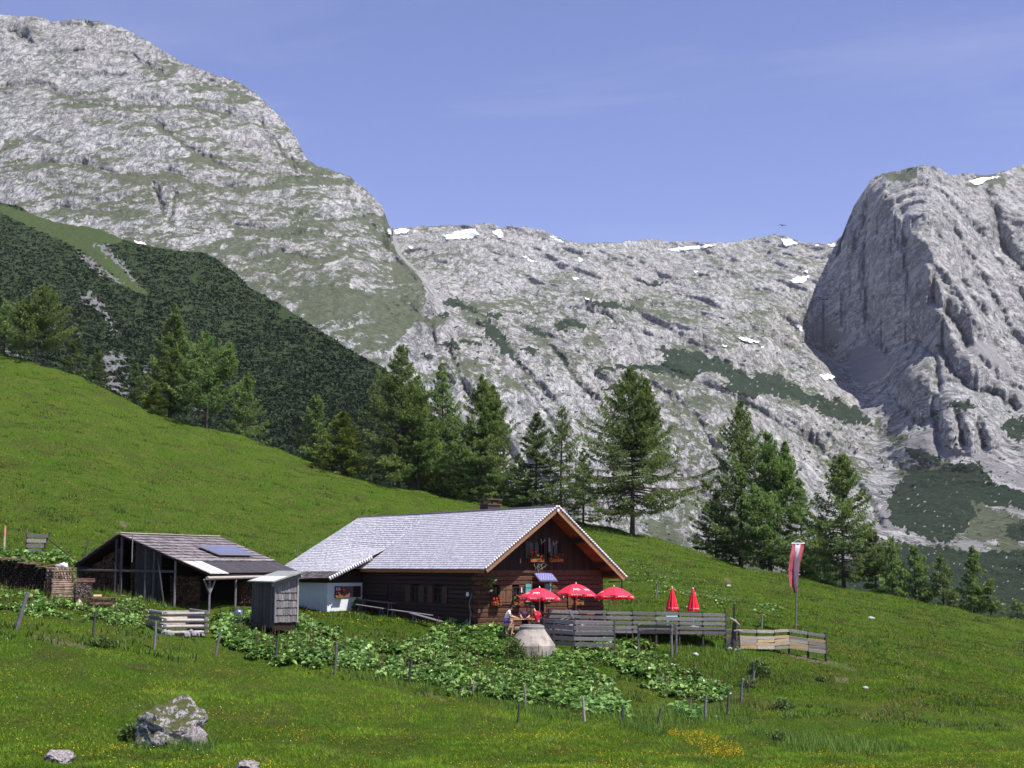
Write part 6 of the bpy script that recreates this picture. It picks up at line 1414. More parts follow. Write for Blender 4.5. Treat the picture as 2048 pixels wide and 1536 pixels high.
def parasol(uv_top, Y, wpx, label, base_z, rot=.2, tilt=(0, 0), group='open red parasols on the terrace', logo_dir=None):
    ax = P(uv_top[0], uv_top[1], Y); top = Vector(ax); Rr = wpx / 2 / (F / Y)
    th = Thing('parasol', label, 'parasol', (top.x, top.y, base_z), group); n = 8; hh = Rr * .50
    Mt = Matrix.Translation(top) @ Matrix.Rotation(tilt[0], 4, 'Y') @ Matrix.Rotation(tilt[1], 4, 'X')
    def cv(k, t, dz=0, infl=0.0):     # k panel coordinate, t 0 centre..1 rim
        a0 = int(math.floor(k)); f = k - a0; ang = rot + 2 * math.pi * k / n
        rad = Rr * t * (math.cos(math.pi / n) / math.cos(2 * math.pi / n * (f - .5)) + (1 - math.cos(math.pi / n)) * 0 + .04 * (abs(f - .5) * 2) ** 2)
        z = -hh * (t ** 1.7) * (1 - .05 * math.sin(f * math.pi)) - .07 - dz
        return Mt @ Vector(((rad + infl) * math.cos(ang), (rad + infl) * math.sin(ang), z + infl * .6))
    c = MB(); m = 6; q = []
    for j in range(9):
        for i in range(n * m): q.append(cv(i / m, max(j / 8, .03)))
    fs = [(j * n * m + i, j * n * m + (i + 1) % (n * m), (j + 1) * n * m + (i + 1) % (n * m), (j + 1) * n * m + i) for j in range(8) for i in range(n * m)]
    c.add(q, fs); th.part('canopy', c, redd)
    v_ = MB(); q = []; vh = .17
    for j in (0, 1):
        for i in range(n * m): 
            f = (i % m) / m; q.append(cv(i / m, 1.0, (j * vh * (1 - .35 * abs(math.sin(f * math.pi * 2 + .3)))), .002 + .02 * j * math.sin(f * 6.28)))
    fs = [(i, (i + 1) % (n * m), n * m + (i + 1) % (n * m), n * m + i) for i in range(n * m)]
    v_.add(q, fs); vo = th.part('valance', v_, redc)
    s = MB()
    for k in range(n): squiggle(s, lambda a, b, k=k: cv(k + a, 1.0, vh * .92 - b, .03), .16, .84, 0.02, .10, .012 if False else .010, k, 6)
    # strokes are given in panel units sideways, so widen them
    th.part('valance_lettering', s, whitep, vo)
    lg = MB()
    for k in ((logo_dir or (4, 6))):
        squiggle(lg, lambda a, b, k=k: cv(k + a, .86 - b, 0, .012), .20, .82, .02, .18, .016, k + 3, 5)
    th.part('white_emblem', lg, whitep)
    p = MB(); p.tube([(top.x, top.y, base_z), (top.x, top.y, top.z - .08)], .022, 8); th.part('pole', p, palew)
    p = MB(); p.lathe(top - Vector((0, 0, .08)), [(.03, 0), (.035, .05), (.02, .08), (.005, .11)], 8); th.part('finial', p, whitep)
    for k in range(n):
        r_ = MB(); a = cv(k, .04, .03); b_ = cv(k, .98, .02); r_.tube([a, cv(k, .5, .03), b_], .008, 4); th.part('rib', r_, greyw)
    p = MB(); p.lathe((top.x, top.y, base_z), [(.28, 0), (.28, .06), (.05, .09), (.04, .3)], 12); th.part('foot', p, stonem)
    return th
parasol((1079, 1173), 72.6, 80, 'leftmost open red parasol, behind the seated people', FZ + .02, .15, (0, -.06), logo_dir=(4, 5))
parasol((1152, 1165), 75.4, 82, 'middle and highest open red parasol with white lettering', FZ + .02, .4, (.03, -.04), logo_dir=(5, 6))
parasol((1228, 1171), 76.6, 77, 'rightmost open red parasol beside the hut corner', FZ + .02, .0, (0, -.08), logo_dir=(4,))
def closed_parasol(u, v0, v1, Y, label):
    t = Vector(P(u, v0, Y)); H_ = (v1 - v0) / (F / Y); bz = FZ + .02
    th = Thing('closed_parasol', label, 'parasol', (t.x, t.y, bz), 'closed red parasols on the terrace'); c = MB(); n = 32; q = []
    prof = [(.03, 0), (.06, .06), (.12, .3), (.18, .55), (.235, .78), (.27, .93), (.265, 1.0)]
    for r_, h in prof:
        for k in range(n): a = 6.283 * k / n; rr = r_ * (1 + .28 * math.cos(8 * a + h * 2) * min(1, h * 3)); q.append((t.x + rr * math.cos(a), t.y + rr * math.sin(a), t.z - .05 - h * (H_ - .05) - .03 * math.cos(8 * a) * h))
    c.add(q, [(j * n + k, (j + 1) * n + k, (j + 1) * n + (k + 1) % n, j * n + (k + 1) % n) for j in range(len(prof) - 1) for k in range(n)]); th.part('canopy', c, redc, smooth=True)
    s = MB(); 
    for k in range(6):
        a0 = -2.6 + k * .42; a1 = a0 + .26
        fr = lambda a, b: (t.x + (.31 + b * .05) * math.cos(a), t.y + (.31) * math.sin(a), t.z - .05 - (H_ - .05) * .90 + b)
        squiggle(s, fr, a0, a1, -.02, .07, .012, k, 2)
    th.part('lettering', s, whitep)
    p = MB(); p.tube([(t.x, t.y, bz), (t.x, t.y, t.z - .03)], .022, 8); th.part('pole', p, palew); p = MB(); p.lathe(t - Vector((0, 0, .06)), [(.035, 0), (.04, .06), (.02, .1)], 8); th.part('finial', p, whitep)
    p = MB(); p.lathe((t.x, t.y, bz), [(.26, 0), (.26, .06), (.05, .09)], 12); th.part('foot', p, stonem)
closed_parasol(1344, 1174, 1220, 76.2, 'left one of the two closed red parasols behind the railing')
closed_parasol(1386, 1176, 1221, 76.5, 'right one of the two closed red parasols behind the railing')
# furniture on the terrace
lb = mat('light_blue_cloth', (.40, .62, .72), (.34, .55, .66), 4)
def table(name, label, c, w_, d_, h_, m, group=None, cloth=None):
    th = Thing(name, label, 'table', c, group); c = Vector(c)
    for i in range(4): b = MB(); b.beam(c + Vector((-w_ / 2, -d_ / 2 + d_ * (i + .5) / 4, h_)), c + Vector((w_ / 2, -d_ / 2 + d_ * (i + .5) / 4, h_)), d_ / 4 - .01, .035); th.part('table_board', b, m)
    for sx in (-1, 1):
        for sy in (-1, 1): b = MB(); b.beam(c + Vector((sx * w_ * .42, sy * d_ * .4, 0)), c + Vector((sx * w_ * .40, sy * d_ * .34, h_ - .02)), .06, .06); th.part('leg', b, m)
    b = MB(); b.beam(c + Vector((-w_ * .4, 0, h_ * .35)), c + Vector((w_ * .4, 0, h_ * .35)), .05, .05); th.part('stretcher', b, m); return th
table('terrace_table', 'light blue topped table under the left closed parasol', TP(1346, 75.4, FZ + .02), .75, .6, .62, lb)
table('terrace_table', 'brown terrace table standing under the middle open parasol', TP(1160, 75.9, FZ + .02), 1.5, .7, .72, orangew)
table('terrace_table', 'brown terrace table standing under the rightmost open parasol', TP(1240, 76.6, FZ + .02), 1.5, .7, .72, orangew)
for i, (u, lab) in enumerate(((1133, 'left one of two white jugs standing on the table by the hut door railing'), (1140, 'right one of two white jugs standing on the table by the hut door railing'))):
    c = TP(u, 75.7, FZ + .76); b = MB(); b.lathe(c, [(.06, 0), (.075, .08), (.05, .2), (.06, .24)], 10)
    t = Thing('jug', lab, 'jug', c, 'white jugs on the terrace table'); t.part('body', b, whitep, smooth=True); b = MB(); b.tube([c + Vector((.06, 0, .2)), c + Vector((.12, 0, .15)), c + Vector((.075, 0, .06))], .012, 5); t.part('handle', b, whitep)
dc = TP(1138, 71.6, float(ground(*TP(1138, 71.6, 0)[:2])))
th = Thing('deck_chair', 'folded grey wooden deck chair leaning above the front fence panel', 'chair', dc)
zc_ = ray(1138, 1240)[1] * 71.6
for k, (x0, z0, x1, z1) in enumerate(((-.5, -.02, .22, .28), (-.45, -.12, .25, .16), (.0, .45, .3, -.1))):
    b = MB(); b.beam(dc + Vector((x0, 0, zc_ + z0 - dc.z)), dc + Vector((x1, .1, zc_ + z1 - dc.z)), .04, .05); th.part('frame_rail', b, greyw)
for x0 in (-.4, .2): b = MB(); b.beam(dc + Vector((x0, 0, 0)), dc + Vector((x0 + .05, .05, zc_ - dc.z + .05)), .05, .05); th.part('leg', b, dgreyw)
# ---- benches along the long wall (in the shade)
def HW(x, y, z=None):
    p = HM @ Vector((x, y, 0)); return Vector((p.x, p.y, float(ground(p.x, p.y)) if z is None else z))
for i, (y0, y1, x, lab) in enumerate(((9.4, 12.6, -5.1, 'narrow bench at the far end of the shaded long wall'), (4.0, 8.4, -5.3, 'longest bench in the middle of the shaded long wall'), (2.0, 5.0, -5.9, 'bench nearest the left hut corner in the shade'))):
    p0, p1 = HW(x, y0), HW(x, y1); bench('bench', lab, p0 + Vector((0, 0, .45)), p1 + Vector((0, 0, .45)), .45, .3, greyw, 'benches along the long wall', back=True)
p0, p1 = HW(-4.75, 9.0), HW(-4.75, 12.8); bench('long_table', 'long narrow grey table between the bench and the shaded long wall', p0 + Vector((0, 0, .75)), p1 + Vector((0, 0, .75)), .75, .4, greyw, cat='table', topname='table_board')
# ---- concrete cone
cc = P(1064, 1300, 69.4); cz = ray(1066, 1309)[1] * 69.4 - .47
concm = mat('pinkish_concrete', (0.42, 0.365, 0.32), (0.20, 0.18, 0.155), 1.8, .9, .01, detail=9)
th = Thing('concrete_cone', 'pale concrete well head shaped like a cone, in front of the people', 'well', (cc[0], 69.4, cz))
b = MB(); b.lathe((cc[0], 69.4, cz), [(1.13, 0), (1.12, .92), (1.09, .96), (.60, 1.68)], 28); th.part('body', b, concm)
b = MB(); b.lathe((cc[0], 69.4, cz), [(.60, 1.682), (.60, 1.80), (.56, 1.84)], 28); th.part('rim', b, mat('darker_concrete', (.27, .255, .24), (.20, .19, .18), 5, .9)); 
b = MB(); b.lathe((cc[0], 69.4, cz), [(.50, 1.842), (.50, 1.875), (.46, 1.88)], 24); th.part('lid', b, mat('darker_concrete', (.27, .255, .24), None))
# ================================================================== PEOPLE
skinm = mat('skin', (.55, .32, .23), (.50, .28, .20), 4, .55)
def skin_mesh(name, pts, edges, rad, m, parent, origin, sub=2, root=0):
    me = bpy.data.meshes.new(name); me.from_pydata([tuple(Vector(p) - Vector(origin)) for p in pts], edges, [])
    o = bpy.data.objects.new(name + '_tmp', me); COL.objects.link(o); md = o.modifiers.new('s', 'SKIN'); md.use_smooth_shade = True
    sv = me.skin_vertices[0].data
    for i, r_ in enumerate(rad): sv[i].radius = (r_ if isinstance(r_, tuple) else (r_, r_)); sv[i].use_root = (i == root)
    sb = o.modifiers.new('d', 'SUBSURF'); sb.levels = sub; sb.render_levels = sub
    dg = bpy.context.evaluated_depsgraph_get(); ev = o.evaluated_get(dg); me2 = bpy.data.meshes.new_from_object(ev); me2.name = name
    bpy.data.objects.remove(o); me2.materials.clear(); me2.materials.append(m)
    me2.polygons.foreach_set('use_smooth', [True] * len(me2.polygons))
    return link(name, me2, parent)
def person(label, J, shirt, legs, hairm, facing, cap=None, shorts=False, hair_long=False, sleeves=.6):
    """J: world joint positions"""
    base = Vector((J['pelvis'].x, J['pelvis'].y, min(J['foot_l'].z, J['foot_r'].z))); th = Thing('person', label, 'person', base, 'people at the table in front of the hut')
    f = Vector(facing).normalized(); neck, head = J['neck'], J['head']
    up = (head - neck).normalized(); sd_ = f.cross(up).normalized()
    pts = [J['pelvis'], J['waist'], J['chest'], neck, neck.lerp(head, .45), head, head + up * .085]
    rad = [(.13, .10), (.115, .09), (.14, .10), .055, .058, .085, .06]; E = [(0, 1), (1, 2), (2, 3), (3, 4), (4, 5), (5, 6)]
    def add(p, r_, par): pts.append(Vector(p)); rad.append(r_); E.append((par, len(pts) - 1)); return len(pts) - 1
    for s_ in 'lr':
        a = add(J['sh_' + s_], .058, 2); b_ = add(J['el_' + s_], .042, a); h_ = add(J['ha_' + s_], .028, b_)
        d = (J['ha_' + s_] - J['el_' + s_]).normalized(); pm = add(J['ha_' + s_] + d * .07, (.038, .018), h_); pd = d.cross(Vector((0, 0, 1))).normalized()
        for k in range(4): g = add(pts[pm] + d * .03 + pd * (.027 * (k - 1.5)), .009, pm); add(pts[g] + d * (.035 + .008 * (1.5 - abs(k - 1.3))) - Vector((0, 0, .015)), .007, g)
        g = add(pts[h_] + d * .03 + pd * (.045 if s_ == 'l' else -.045), .010, h_); add(pts[g] + d * .03, .008, g)
        a = add(J['hip_' + s_], .085, 0); b_ = add(J['kn_' + s_], .058, a); c_ = add(J['foot_' + s_] + Vector((0, 0, .07)), .04, b_)
        fd = Vector((f.x, f.y, 0)).normalized(); add(J['foot_' + s_] + fd * .14 + Vector((0, 0, .035)), (.04, .03), c_)
    skin_mesh('body', pts, E, rad, skinm, th.o, th.loc, 1)
    # shirt
    P2 = [J['pelvis'] + up * .02, J['waist'], J['chest'], neck - up * .03]; r2 = [(.150, .118), (.135, .110), (.165, .12), .075]; E2 = [(0, 1), (1, 2), (2, 3)]
    for s_ in 'lr':
        P2.append(J['sh_' + s_]); r2.append(.076); E2.append((2, len(P2) - 1)); e_ = J['sh_' + s_].lerp(J['el_' + s_], sleeves); P2.append(e_); r2.append(.062); E2.append((len(P2) - 2, len(P2) - 1))
    skin_mesh('shirt', P2, E2, r2, shirt, th.o, th.loc, 2)
    P3 = [J['pelvis']]; r3 = [(.155, .12)]; E3 = []
    for s_ in 'lr':
        P3.append(J['hip_' + s_]); r3.append(.104); E3.append((0, len(P3) - 1)); e_ = J['kn_' + s_] if not shorts else J['hip_' + s_].lerp(J['kn_' + s_], .75); P3.append(e_); r3.append(.078); E3.append((len(P3) - 2, len(P3) - 1))
        if not shorts: P3.append(J['foot_' + s_] + Vector((0, 0, .08))); r3.append(.06); E3.append((len(P3) - 2, len(P3) - 1))
    skin_mesh('trousers' if not shorts else 'shorts', P3, E3, r3, legs, th.o, th.loc, 2)
    hc = head + up * .03
    b = MB(); b.blob(hc - f * .022 + up * .022, .105, 3, 3, .08, (.92, .92, 1.0)); 
    if hair_long: b.blob(hc - f * .06 - up * .08, .09, 5, 2, .15, (1, .9, 1.5))
    th.part('hair', b, hairm, smooth=True)
    b = MB(); fc = head + f * .085
    b.blob(fc + f * .012 - up * .005, .020, 1, 2, .05, (.8, .8, 1.2)); th.part('nose', b, skinm, smooth=True)
    for s_ in (-1, 1):
        b = MB(); b.blob(head + f * .080 + sd_ * .034 * s_ + up * .018, .011, 1, 1, 0); th.part('eye', b, blackm)
        b = MB(); b.blob(head + sd_ * .092 * s_ - f * .005, .022, 1, 1, .1, (.6, .8, 1.2)); th.part('ear', b, skinm)
    b = MB(); b.tube([head + f * .088 - up * .04 - sd_ * .022, head + f * .094 - up * .043, head + f * .088 - up * .04 + sd_ * .022], .006, 5); th.part('mouth', b, mat('lips', (.42, .14, .12), None, 5))
    if cap:
        b = MB(); Mc = Matrix.Translation(hc + up * .035); n = 14; q = []
        for h, r_ in ((0, .112), (.04, .108), (.075, .08), (.09, .02)):
            for k in range(n): a = 6.283 * k / n; q.append(hc + up * (.03 + h) + (f * math.cos(a) + sd_ * math.sin(a)) * r_)
        b.add(q, [(j * n + k, j * n + (k + 1) % n, (j + 1) * n + (k + 1) % n, (j + 1) * n + k) for j in range(3) for k in range(n)] + [tuple(range(3 * n, 4 * n))]); co_ = th.part('cap', b, cap, smooth=True)
        b = MB(); q = [hc + up * .032 + sd_ * .075 + f * .08, hc + up * .032 - sd_ * .075 + f * .08, hc + up * .02 - sd_ * .05 + f * .18, hc + up * .02 + sd_ * .05 + f * .18]; q += [p + up * .01 for p in q]; b.add(q, [tuple(f_) for f_ in BOXF]); th.part('peak', b, cap, co_)
    return th
YP = 71.3; GP = -3.42
def J3(u, v, dy=0): return Vector(P(u, v, YP + dy))
white = mat('white_shirt_cloth', (.82, .84, .86), (.74, .77, .80), 6, .8); blue = mat('blue_shorts_cloth', (.10, .10, .34), None, 6, .8); purple = mat('purple_shirt_cloth', (.14, .10, .20), None, 6, .8)
redsh = mat('red_shirt_cloth', (.78, .02, .055), (.65, .015, .04), 5, .8); darktr = mat('dark_trousers_cloth', (.03, .03, .04), None, 6, .8); hairb = mat('dark_hair', (.02, .016, .014), None, 20, .6); hairr = mat('reddish_hair', (.13, .035, .02), (.08, .02, .012), 20, .6)
# white shirt: sits facing right, leaning forward over the table
J = dict(pelvis=J3(1012, 1240), waist=J3(1012, 1234), chest=J3(1016, 1226), neck=J3(1020.5, 1220.5), head=J3(1024.5, 1216))
J.update(sh_l=J3(1018, 1224, -.17), sh_r=J3(1018, 1224, .17), el_l=J3(1021, 1233, -.22), el_r=J3(1024, 1232, .2), ha_l=J3(1030, 1235, -.12), ha_r=J3(1032, 1234.5, .12), hip_l=J3(1013, 1241, -.1), hip_r=J3(1013, 1241, .1), kn_l=J3(1025, 1242, -.14), kn_r=J3(1027, 1242, .14))
J['foot_l'] = Vector((J3(1012, 1250).x, YP - .2, GP)); J['foot_r'] = Vector((J3(1024, 1250).x, YP + .14, GP))
person('person in a white shirt and blue shorts sitting bent forward at the left table end', J, white, blue, hairb, (1, -.25, -.35), cap=mat('dark_cap_cloth', (.02, .03, .03), None), shorts=True)
# purple: behind the table, facing left
J = dict(pelvis=J3(1050, 1242, .8), waist=J3(1050, 1235, .8), chest=J3(1049.5, 1227, .8), neck=J3(1050, 1221, .8), head=J3(1050.5, 1216, .8))
J.update(sh_l=J3(1043, 1225.5, .75), sh_r=J3(1056.5, 1225.5, .75), el_l=J3(1041, 1232, .55), el_r=J3(1059, 1232, .55), ha_l=J3(1043, 1234, .32), ha_r=J3(1056, 1234, .32), hip_l=J3(1046.5, 1243, .8), hip_r=J3(1053.5, 1243, .8), kn_l=J3(1046, 1243, .35), kn_r=J3(1054, 1243, .35))
J['foot_l'] = Vector((J3(1046, 1250).x, YP + .35, GP)); J['foot_r'] = Vector((J3(1054, 1250).x, YP + .35, GP))
person('person with reddish brown hair and a purple shirt sitting behind the table', J, purple, darktr, hairr, (-.6, -.7, -.15), hair_long=True, sleeves=.9)
# red: back to the camera, leaning to the left
J = dict(pelvis=J3(1075, 1247, -.25), waist=J3(1075, 1240, -.25), chest=J3(1073.5, 1230, -.25), neck=J3(1070, 1222, -.2), head=J3(1066.5, 1216.5, -.15))
J.update(sh_l=J3(1067, 1227, -.12), sh_r=J3(1080, 1228, -.3), el_l=J3(1064, 1236, .12), el_r=J3(1081.5, 1238, -.1), ha_l=J3(1058, 1236, .35), ha_r=J3(1073, 1238, .2), hip_l=J3(1071, 1248, -.2), hip_r=J3(1078, 1248, -.3), kn_l=J3(1066, 1247, .2), kn_r=J3(1073, 1247, .25))
J['foot_l'] = Vector((J3(1066, 1250).x, YP + .1, GP)); J['foot_r'] = Vector((J3(1073, 1250).x, YP + .15, GP))
person('person in a bright red shirt and dark cap leaning left, behind the concrete cone', J, redsh, darktr, hairb, (-.75, .6, -.2), cap=mat('brown_cap_cloth', (.06, .045, .04), None))
tm = mat('light_brown_table_board', (.60, .36, .20), (.45, .25, .13), 6, .7, .003, (1, 1, 4))  # paler brown than the terrace tables
tc = J3(1044, 1237, .35); table('picnic_table', 'light brown table between the three seated people', (tc.x, tc.y, GP - .03), 1.25, .62, .78, tm)
b0_ = J3(1075, 1252, -.25); bench('bench', 'short bench under the person in the red shirt', (b0_.x - .35, b0_.y, GP + .42), (b0_.x + .35, b0_.y - .1, GP + .42), .45, .3, greyw, None)
b0_ = J3(1011, 1246); bench('bench', 'dark bench under the person in the white shirt', (b0_.x, b0_.y - .5, GP + .45), (b0_.x + .05, b0_.y + .5, GP + .45), .48, .34, dgreyw, None)
b0_ = J3(1050, 1246, .8); bench('bench', 'bench behind the table under the person in purple', (b0_.x - .7, b0_.y, GP + .40), (b0_.x + .7, b0_.y, GP + .40), .45, .3, dgreyw, None)
# ================================================================== BANNER, CARVED POST
bp = hit(1590, 1262, 60, 100); YB = bp.y
th = Thing('banner_pole', 'tall thin grey pole carrying the red and white banner', 'pole', bp)
b = MB(); pt = Vector(P(1598, 1063, YB)); b.tube([bp - Vector((0, 0, .4)), Vector(P(1594, 1160, YB)), pt], [.055, .05, .02], 8); th.part('shaft', b, greyw)
cb = Vector(P(1596.5, 1087, YB - .12)); bt = Thing('banner', 'twisted red white red banner hanging from a white crossbar on the pole', 'flag', cb)
px = F / YB; b = MB(); b.tube([cb + Vector((-13.5 / px, 0, 0)), cb + Vector((13 / px, 0, 0))], .04, 8); bt.part('crossbar', b, whitep)
b = MB(); k_ = Vector(P(1597, 1078, YB - .08))
for s_ in (-1, 1): b.tube([k_, cb + Vector((s_ * 12.5 / px, 0, .03))], .008, 4, cap=False)
o = bt.part('cord', b, whitep); o['kind'] = 'stuff'
S_ = [0, .12, .25, .4, .55, .7, .85, 1]
Lc = [1584.5, 1583, 1580, 1578, 1577, 1577.5, 1580, 1589]; M1 = [1590.5, 1590, 1589, 1588, 1587.5, 1587.5, 1588.5, 1590.5]; M2c = [1601, 1600, 1599, 1598, 1597, 1596, 1595, 1593.5]; Rc = [1608.5, 1607.5, 1604.5, 1600.5, 1598, 1596.5, 1595.2, 1593.7]
redf = mat('shade_dulled_red', (.40, .09, .11), (.28, .05, .07), 4, .8); whf = mat('flag_white', (.80, .79, .80), (.62, .62, .66), 5, .8)  # red dulled: shade of the backlit cloth put into the colour
def cloth_strip(name, A_, B_, m, d0, d1, nf=3):
    rows = 40; cols = 7; q = []; 
    for i in range(rows):
        s_ = i / (rows - 1); ua, ub = np.interp(s_, S_, A_), np.interp(s_, S_, B_); v = 1087 + s_ * 98
        for j in range(cols):
            t = j / (cols - 1); dep = d0 * (1 - t) + d1 * t + .07 * math.sin(nf * math.pi * t + s_ * 22) * (.3 + s_) 
            q.append(tuple(P(ua + (ub - ua) * t, v + 3.0 * math.sin(t * 3.1), YB - .14 - dep * min(1, s_ * 4))))
    b = MB(); b.add(q, [tuple(r_) for r_ in grid_faces(rows, cols)]); return bt.part(name, b, m, smooth=True)
cloth_strip('red_stripe', Lc, M1, redf, .55, .05); cloth_strip('white_stripe', M1, M2c, whf, .05, .45); cloth_strip('red_stripe', M2c, Rc, redf, .45, -.1)
cp = hit(1467, 1300, 60, 90); Yc_ = cp.y; pxc = F / Yc_
th = Thing('carved_post', 'thick dark weathered post with two pale crooked arms where the pale fence meets the terrace', 'post', cp)
C3 = lambda u, v, dy=0: Vector(P(u, v, Yc_ + dy))
b = MB(); b.tube([cp - Vector((0, 0, .3)), C3(1467, 1280), C3(1469, 1258), C3(1471, 1246), C3(1470, 1238)], [.15, .13, .12, .15, .07], 10); th.part('trunk', b, dgreyw, smooth=True)
b = MB(); b.tube([C3(1468, 1262, .1), C3(1469, 1208, .1)], .055, 7); th.part('pole', b, mat('dark_post', (.05, .045, .045), None))
b = MB(); b.tube([C3(1460, 1236, -.12), C3(1469, 1241, -.2), C3(1479, 1250, -.2)], [.04, .06, .04], 7); th.part('arm', b, palew)
b = MB(); b.tube([C3(1468, 1262, -.14), C3(1477, 1261, -.2), C3(1484, 1263, -.16)], [.05, .06, .04], 7); th.part('arm', b, palew)
b = MB(); b.tube([C3(1478, 1262, .05), C3(1480, 1296, .1)], .035, 6); th.part('prop', b, dgreyw); b = MB(); b.tube([C3(1453, 1294, .0), C3(1466, 1279, -.1)], .025, 6); th.part('prop', b, dgreyw)
R = random.Random(3)
for i in range(6): b = MB(); c = cp + Vector((R.uniform(-.35, .35), R.uniform(-.4, -.1), .02)); b.blob((c.x, c.y, float(ground(c.x, c.y)) + .06), R.uniform(.08, .15), i, 1, .3); th.part('base_stone', b, stonem if i % 2 else dgreyw)
# ================================================================== BOULDERS
bm_, nt, bs = newmat('mossy_boulder')
if True:
    v = coords(nt); n1 = noise(nt, v, 3.0, 8, .75, .5); n2 = noise(nt, v, 9.0, 8, .8); geo = nd(nt, 'ShaderNodeNewGeometry'); sep = nd(nt, 'ShaderNodeSeparateXYZ'); nt.links.new(geo.outputs['Normal'], sep.inputs[0])
    c = mixc(nt, ramp(nt, n2, .42, .58), (.05, .045, .042), (.40, .38, .365)); c = mixc(nt, ramp(nt, n1, .55, .7), c, (.30, .24, .22))
    mo = ramp(nt, mth(nt, 'ADD', mth(nt, 'MULTIPLY_ADD', sep.outputs[2], .45, -.20), n1), .52, .62); c = mixc(nt, mo, c, mixc(nt, ramp(nt, n2, .3, .7), (.035, .045, .012), (.085, .09, .025)))
    nt.links.new(c, bs.inputs['Base Color']); bs.inputs['Roughness'].default_value = .95; bumpn(nt, bs, n2, 1.0, .05)
sm_, nt, bs = newmat('lichen_stone')
if True:
    v = coords(nt); n2 = noise(nt, v, 12.0, 9, .8); c = mixc(nt, ramp(nt, n2, .40, .6), (.09, .075, .075), (.36, .33, .33)); nt.links.new(c, bs.inputs['Base Color']); bs.inputs['Roughness'].default_value = .95; bumpn(nt, bs, n2, 1.0, .02)
def bould(u, v, hw, hh, seed, label, m, rough=.45, sink=.25, sq=1.0, name='boulder', sub=5):
    b = hit(u, v, 25, 110); px = F / b.y; rx, rz = hw / px, hh / px
    return rocklike(name, b + Vector((0, 0, rz * (1 - sink) - rz * .35)), 1.0, seed, m, label, sq=(rx * .95, rx * sq, rz), rough=rough, sub=sub)
bould(341, 1484, 71, 54, 3.3, 'large craggy limestone boulder with moss on top in the left foreground', bm_, .5)
b3 = bould(388, 1490, 27, 30, 7.1, 'jagged grey block leaning against the right side of the large mossy boulder', sm_, .55, name='boulder', sub=4)
bould(118, 1524, 40, 18, 5.2, 'low smooth lichen grey boulder near the bottom left corner', sm_, .3)
bould(495, 1540, 28, 13, 9.4, 'boulder tip cut by the bottom edge of the picture', sm_, .35)
for i, (u, v, w_, h_, lab) in enumerate(((1742, 1240, 9, 5, 'pair of pale stones on the meadow right of the banner'), (1732, 1378, 8, 4, 'small white stone on the right meadow by the dirt patch'), (1392, 1312, 8, 5, 'pale stone on the bank below the terrace railing'), (1345, 1335, 10, 6, 'brownish stone in the bare spot of the bank'),
                                         (1196, 1318, 7, 4, 'light grey stone in the grass below the front fence panel'), (1410, 1362, 9, 4, 'flat pale stone on the lower right bank'), (1456, 1126, 6, 3, 'tiny white stone at the upper meadow edge'), (1430, 1436, 5, 4, 'tiny pale stone by the tall straight grey post'), (1376, 1216, 6, 3, 'small white stone lying under the upper meadow right of the closed parasols'))):
    bould(u, v, w_, h_, i * 1.7 + 2, lab, mat('pale_stone', (.5, .49, .46), (.34, .33, .31), 5, .9, .01), .3, name='stone', sub=2)
# ================================================================== BIRD
bc = Vector(P(1565, 451, 260)); th = Thing('bird', 'dark bird gliding with spread wings in the sky left of the steep peak', 'bird', bc)
birdm = mat('dark_feathers', (.05, .045, .045), None, 5)
b = MB(); b.tube([bc + Vector((-.12, .4, .02)), bc + Vector((0, .1, 0)), bc + Vector((.05, -.25, .0)), bc + Vector((.08, -.42, .0))], [.03, .10, .08, .02], 8); th.part('body', b, birdm, smooth=True)
for s_ in (-1, 1):
    b = MB(); q = [(0, .14, .03), (0, -.16, .03), (s_ * .35, -.2, .10), (s_ * .38, .12, .10), (s_ * .75, -.02, .05), (s_ * .74, .14, .05)]; q = [bc + Vector((x, y, z - .10 * x)) for x, y, z in q]; q += [p + Vector((0, 0, .02)) for p in q]
    b.add(q, [(0, 1, 2, 3), (3, 2, 4, 5), (9, 8, 7, 6), (11, 10, 8, 9), (1, 7, 8, 2), (2, 8, 10, 4), (4, 10, 11, 5), (5, 11, 9, 3), (3, 9, 6, 0)]); th.part('wing', b, birdm)
# ================================================================== PLANTS OF THE MEADOW
def shrub(name, label, u, v, rw, rh, m, n=900, seed=0, ls=.07, base=None):
    b = base or hit(u, v, 40, 120); R = np.random.default_rng(seed + 50); th = Thing(name, label, 'shrub', b)
    c = R.normal(size=(n, 3)); c /= np.linalg.norm(c, axis=1)[:, None]; c *= R.uniform(.35, 1, n)[:, None] ** .5; lob = 1 + .35 * gnoise(c[:, 0] * 2 + seed, c[:, 1] * 2, c[:, 2] * 2)
    c = c * lob[:, None] * np.array([rw, rw * .8, rh]); c[:, 2] = np.abs(c[:, 2]) + .02
    d = R.normal(size=(n, 3)); d[:, 2] += .6; d /= np.linalg.norm(d, axis=1)[:, None]; w_ = np.cross(d, R.normal(size=(n, 3))); w_ /= np.linalg.norm(w_, axis=1)[:, None]; s_ = (R.uniform(.6, 1.3, n) * ls)[:, None]
    V = np.stack([c - d * s_, c + w_ * s_ * .5, c + d * s_, c - w_ * s_ * .5], 1).reshape(-1, 3)
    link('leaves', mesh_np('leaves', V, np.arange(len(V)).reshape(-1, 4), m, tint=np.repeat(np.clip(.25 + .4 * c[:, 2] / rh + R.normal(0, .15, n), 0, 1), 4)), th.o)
    s = MB()
    for k in range(5): s.tube([(0, 0, -.1), (R.uniform(-.4, .4) * rw, R.uniform(-.4, .4) * rw, rh * .7)], [.02, .006], 4)
    s.build('stems', bark, th.o, (0, 0, 0))['kind'] = 'stuff'
    return th
bushm = leafmat('bush_leaves', (.03, .06, .015), (.18, .26, .05), .3)
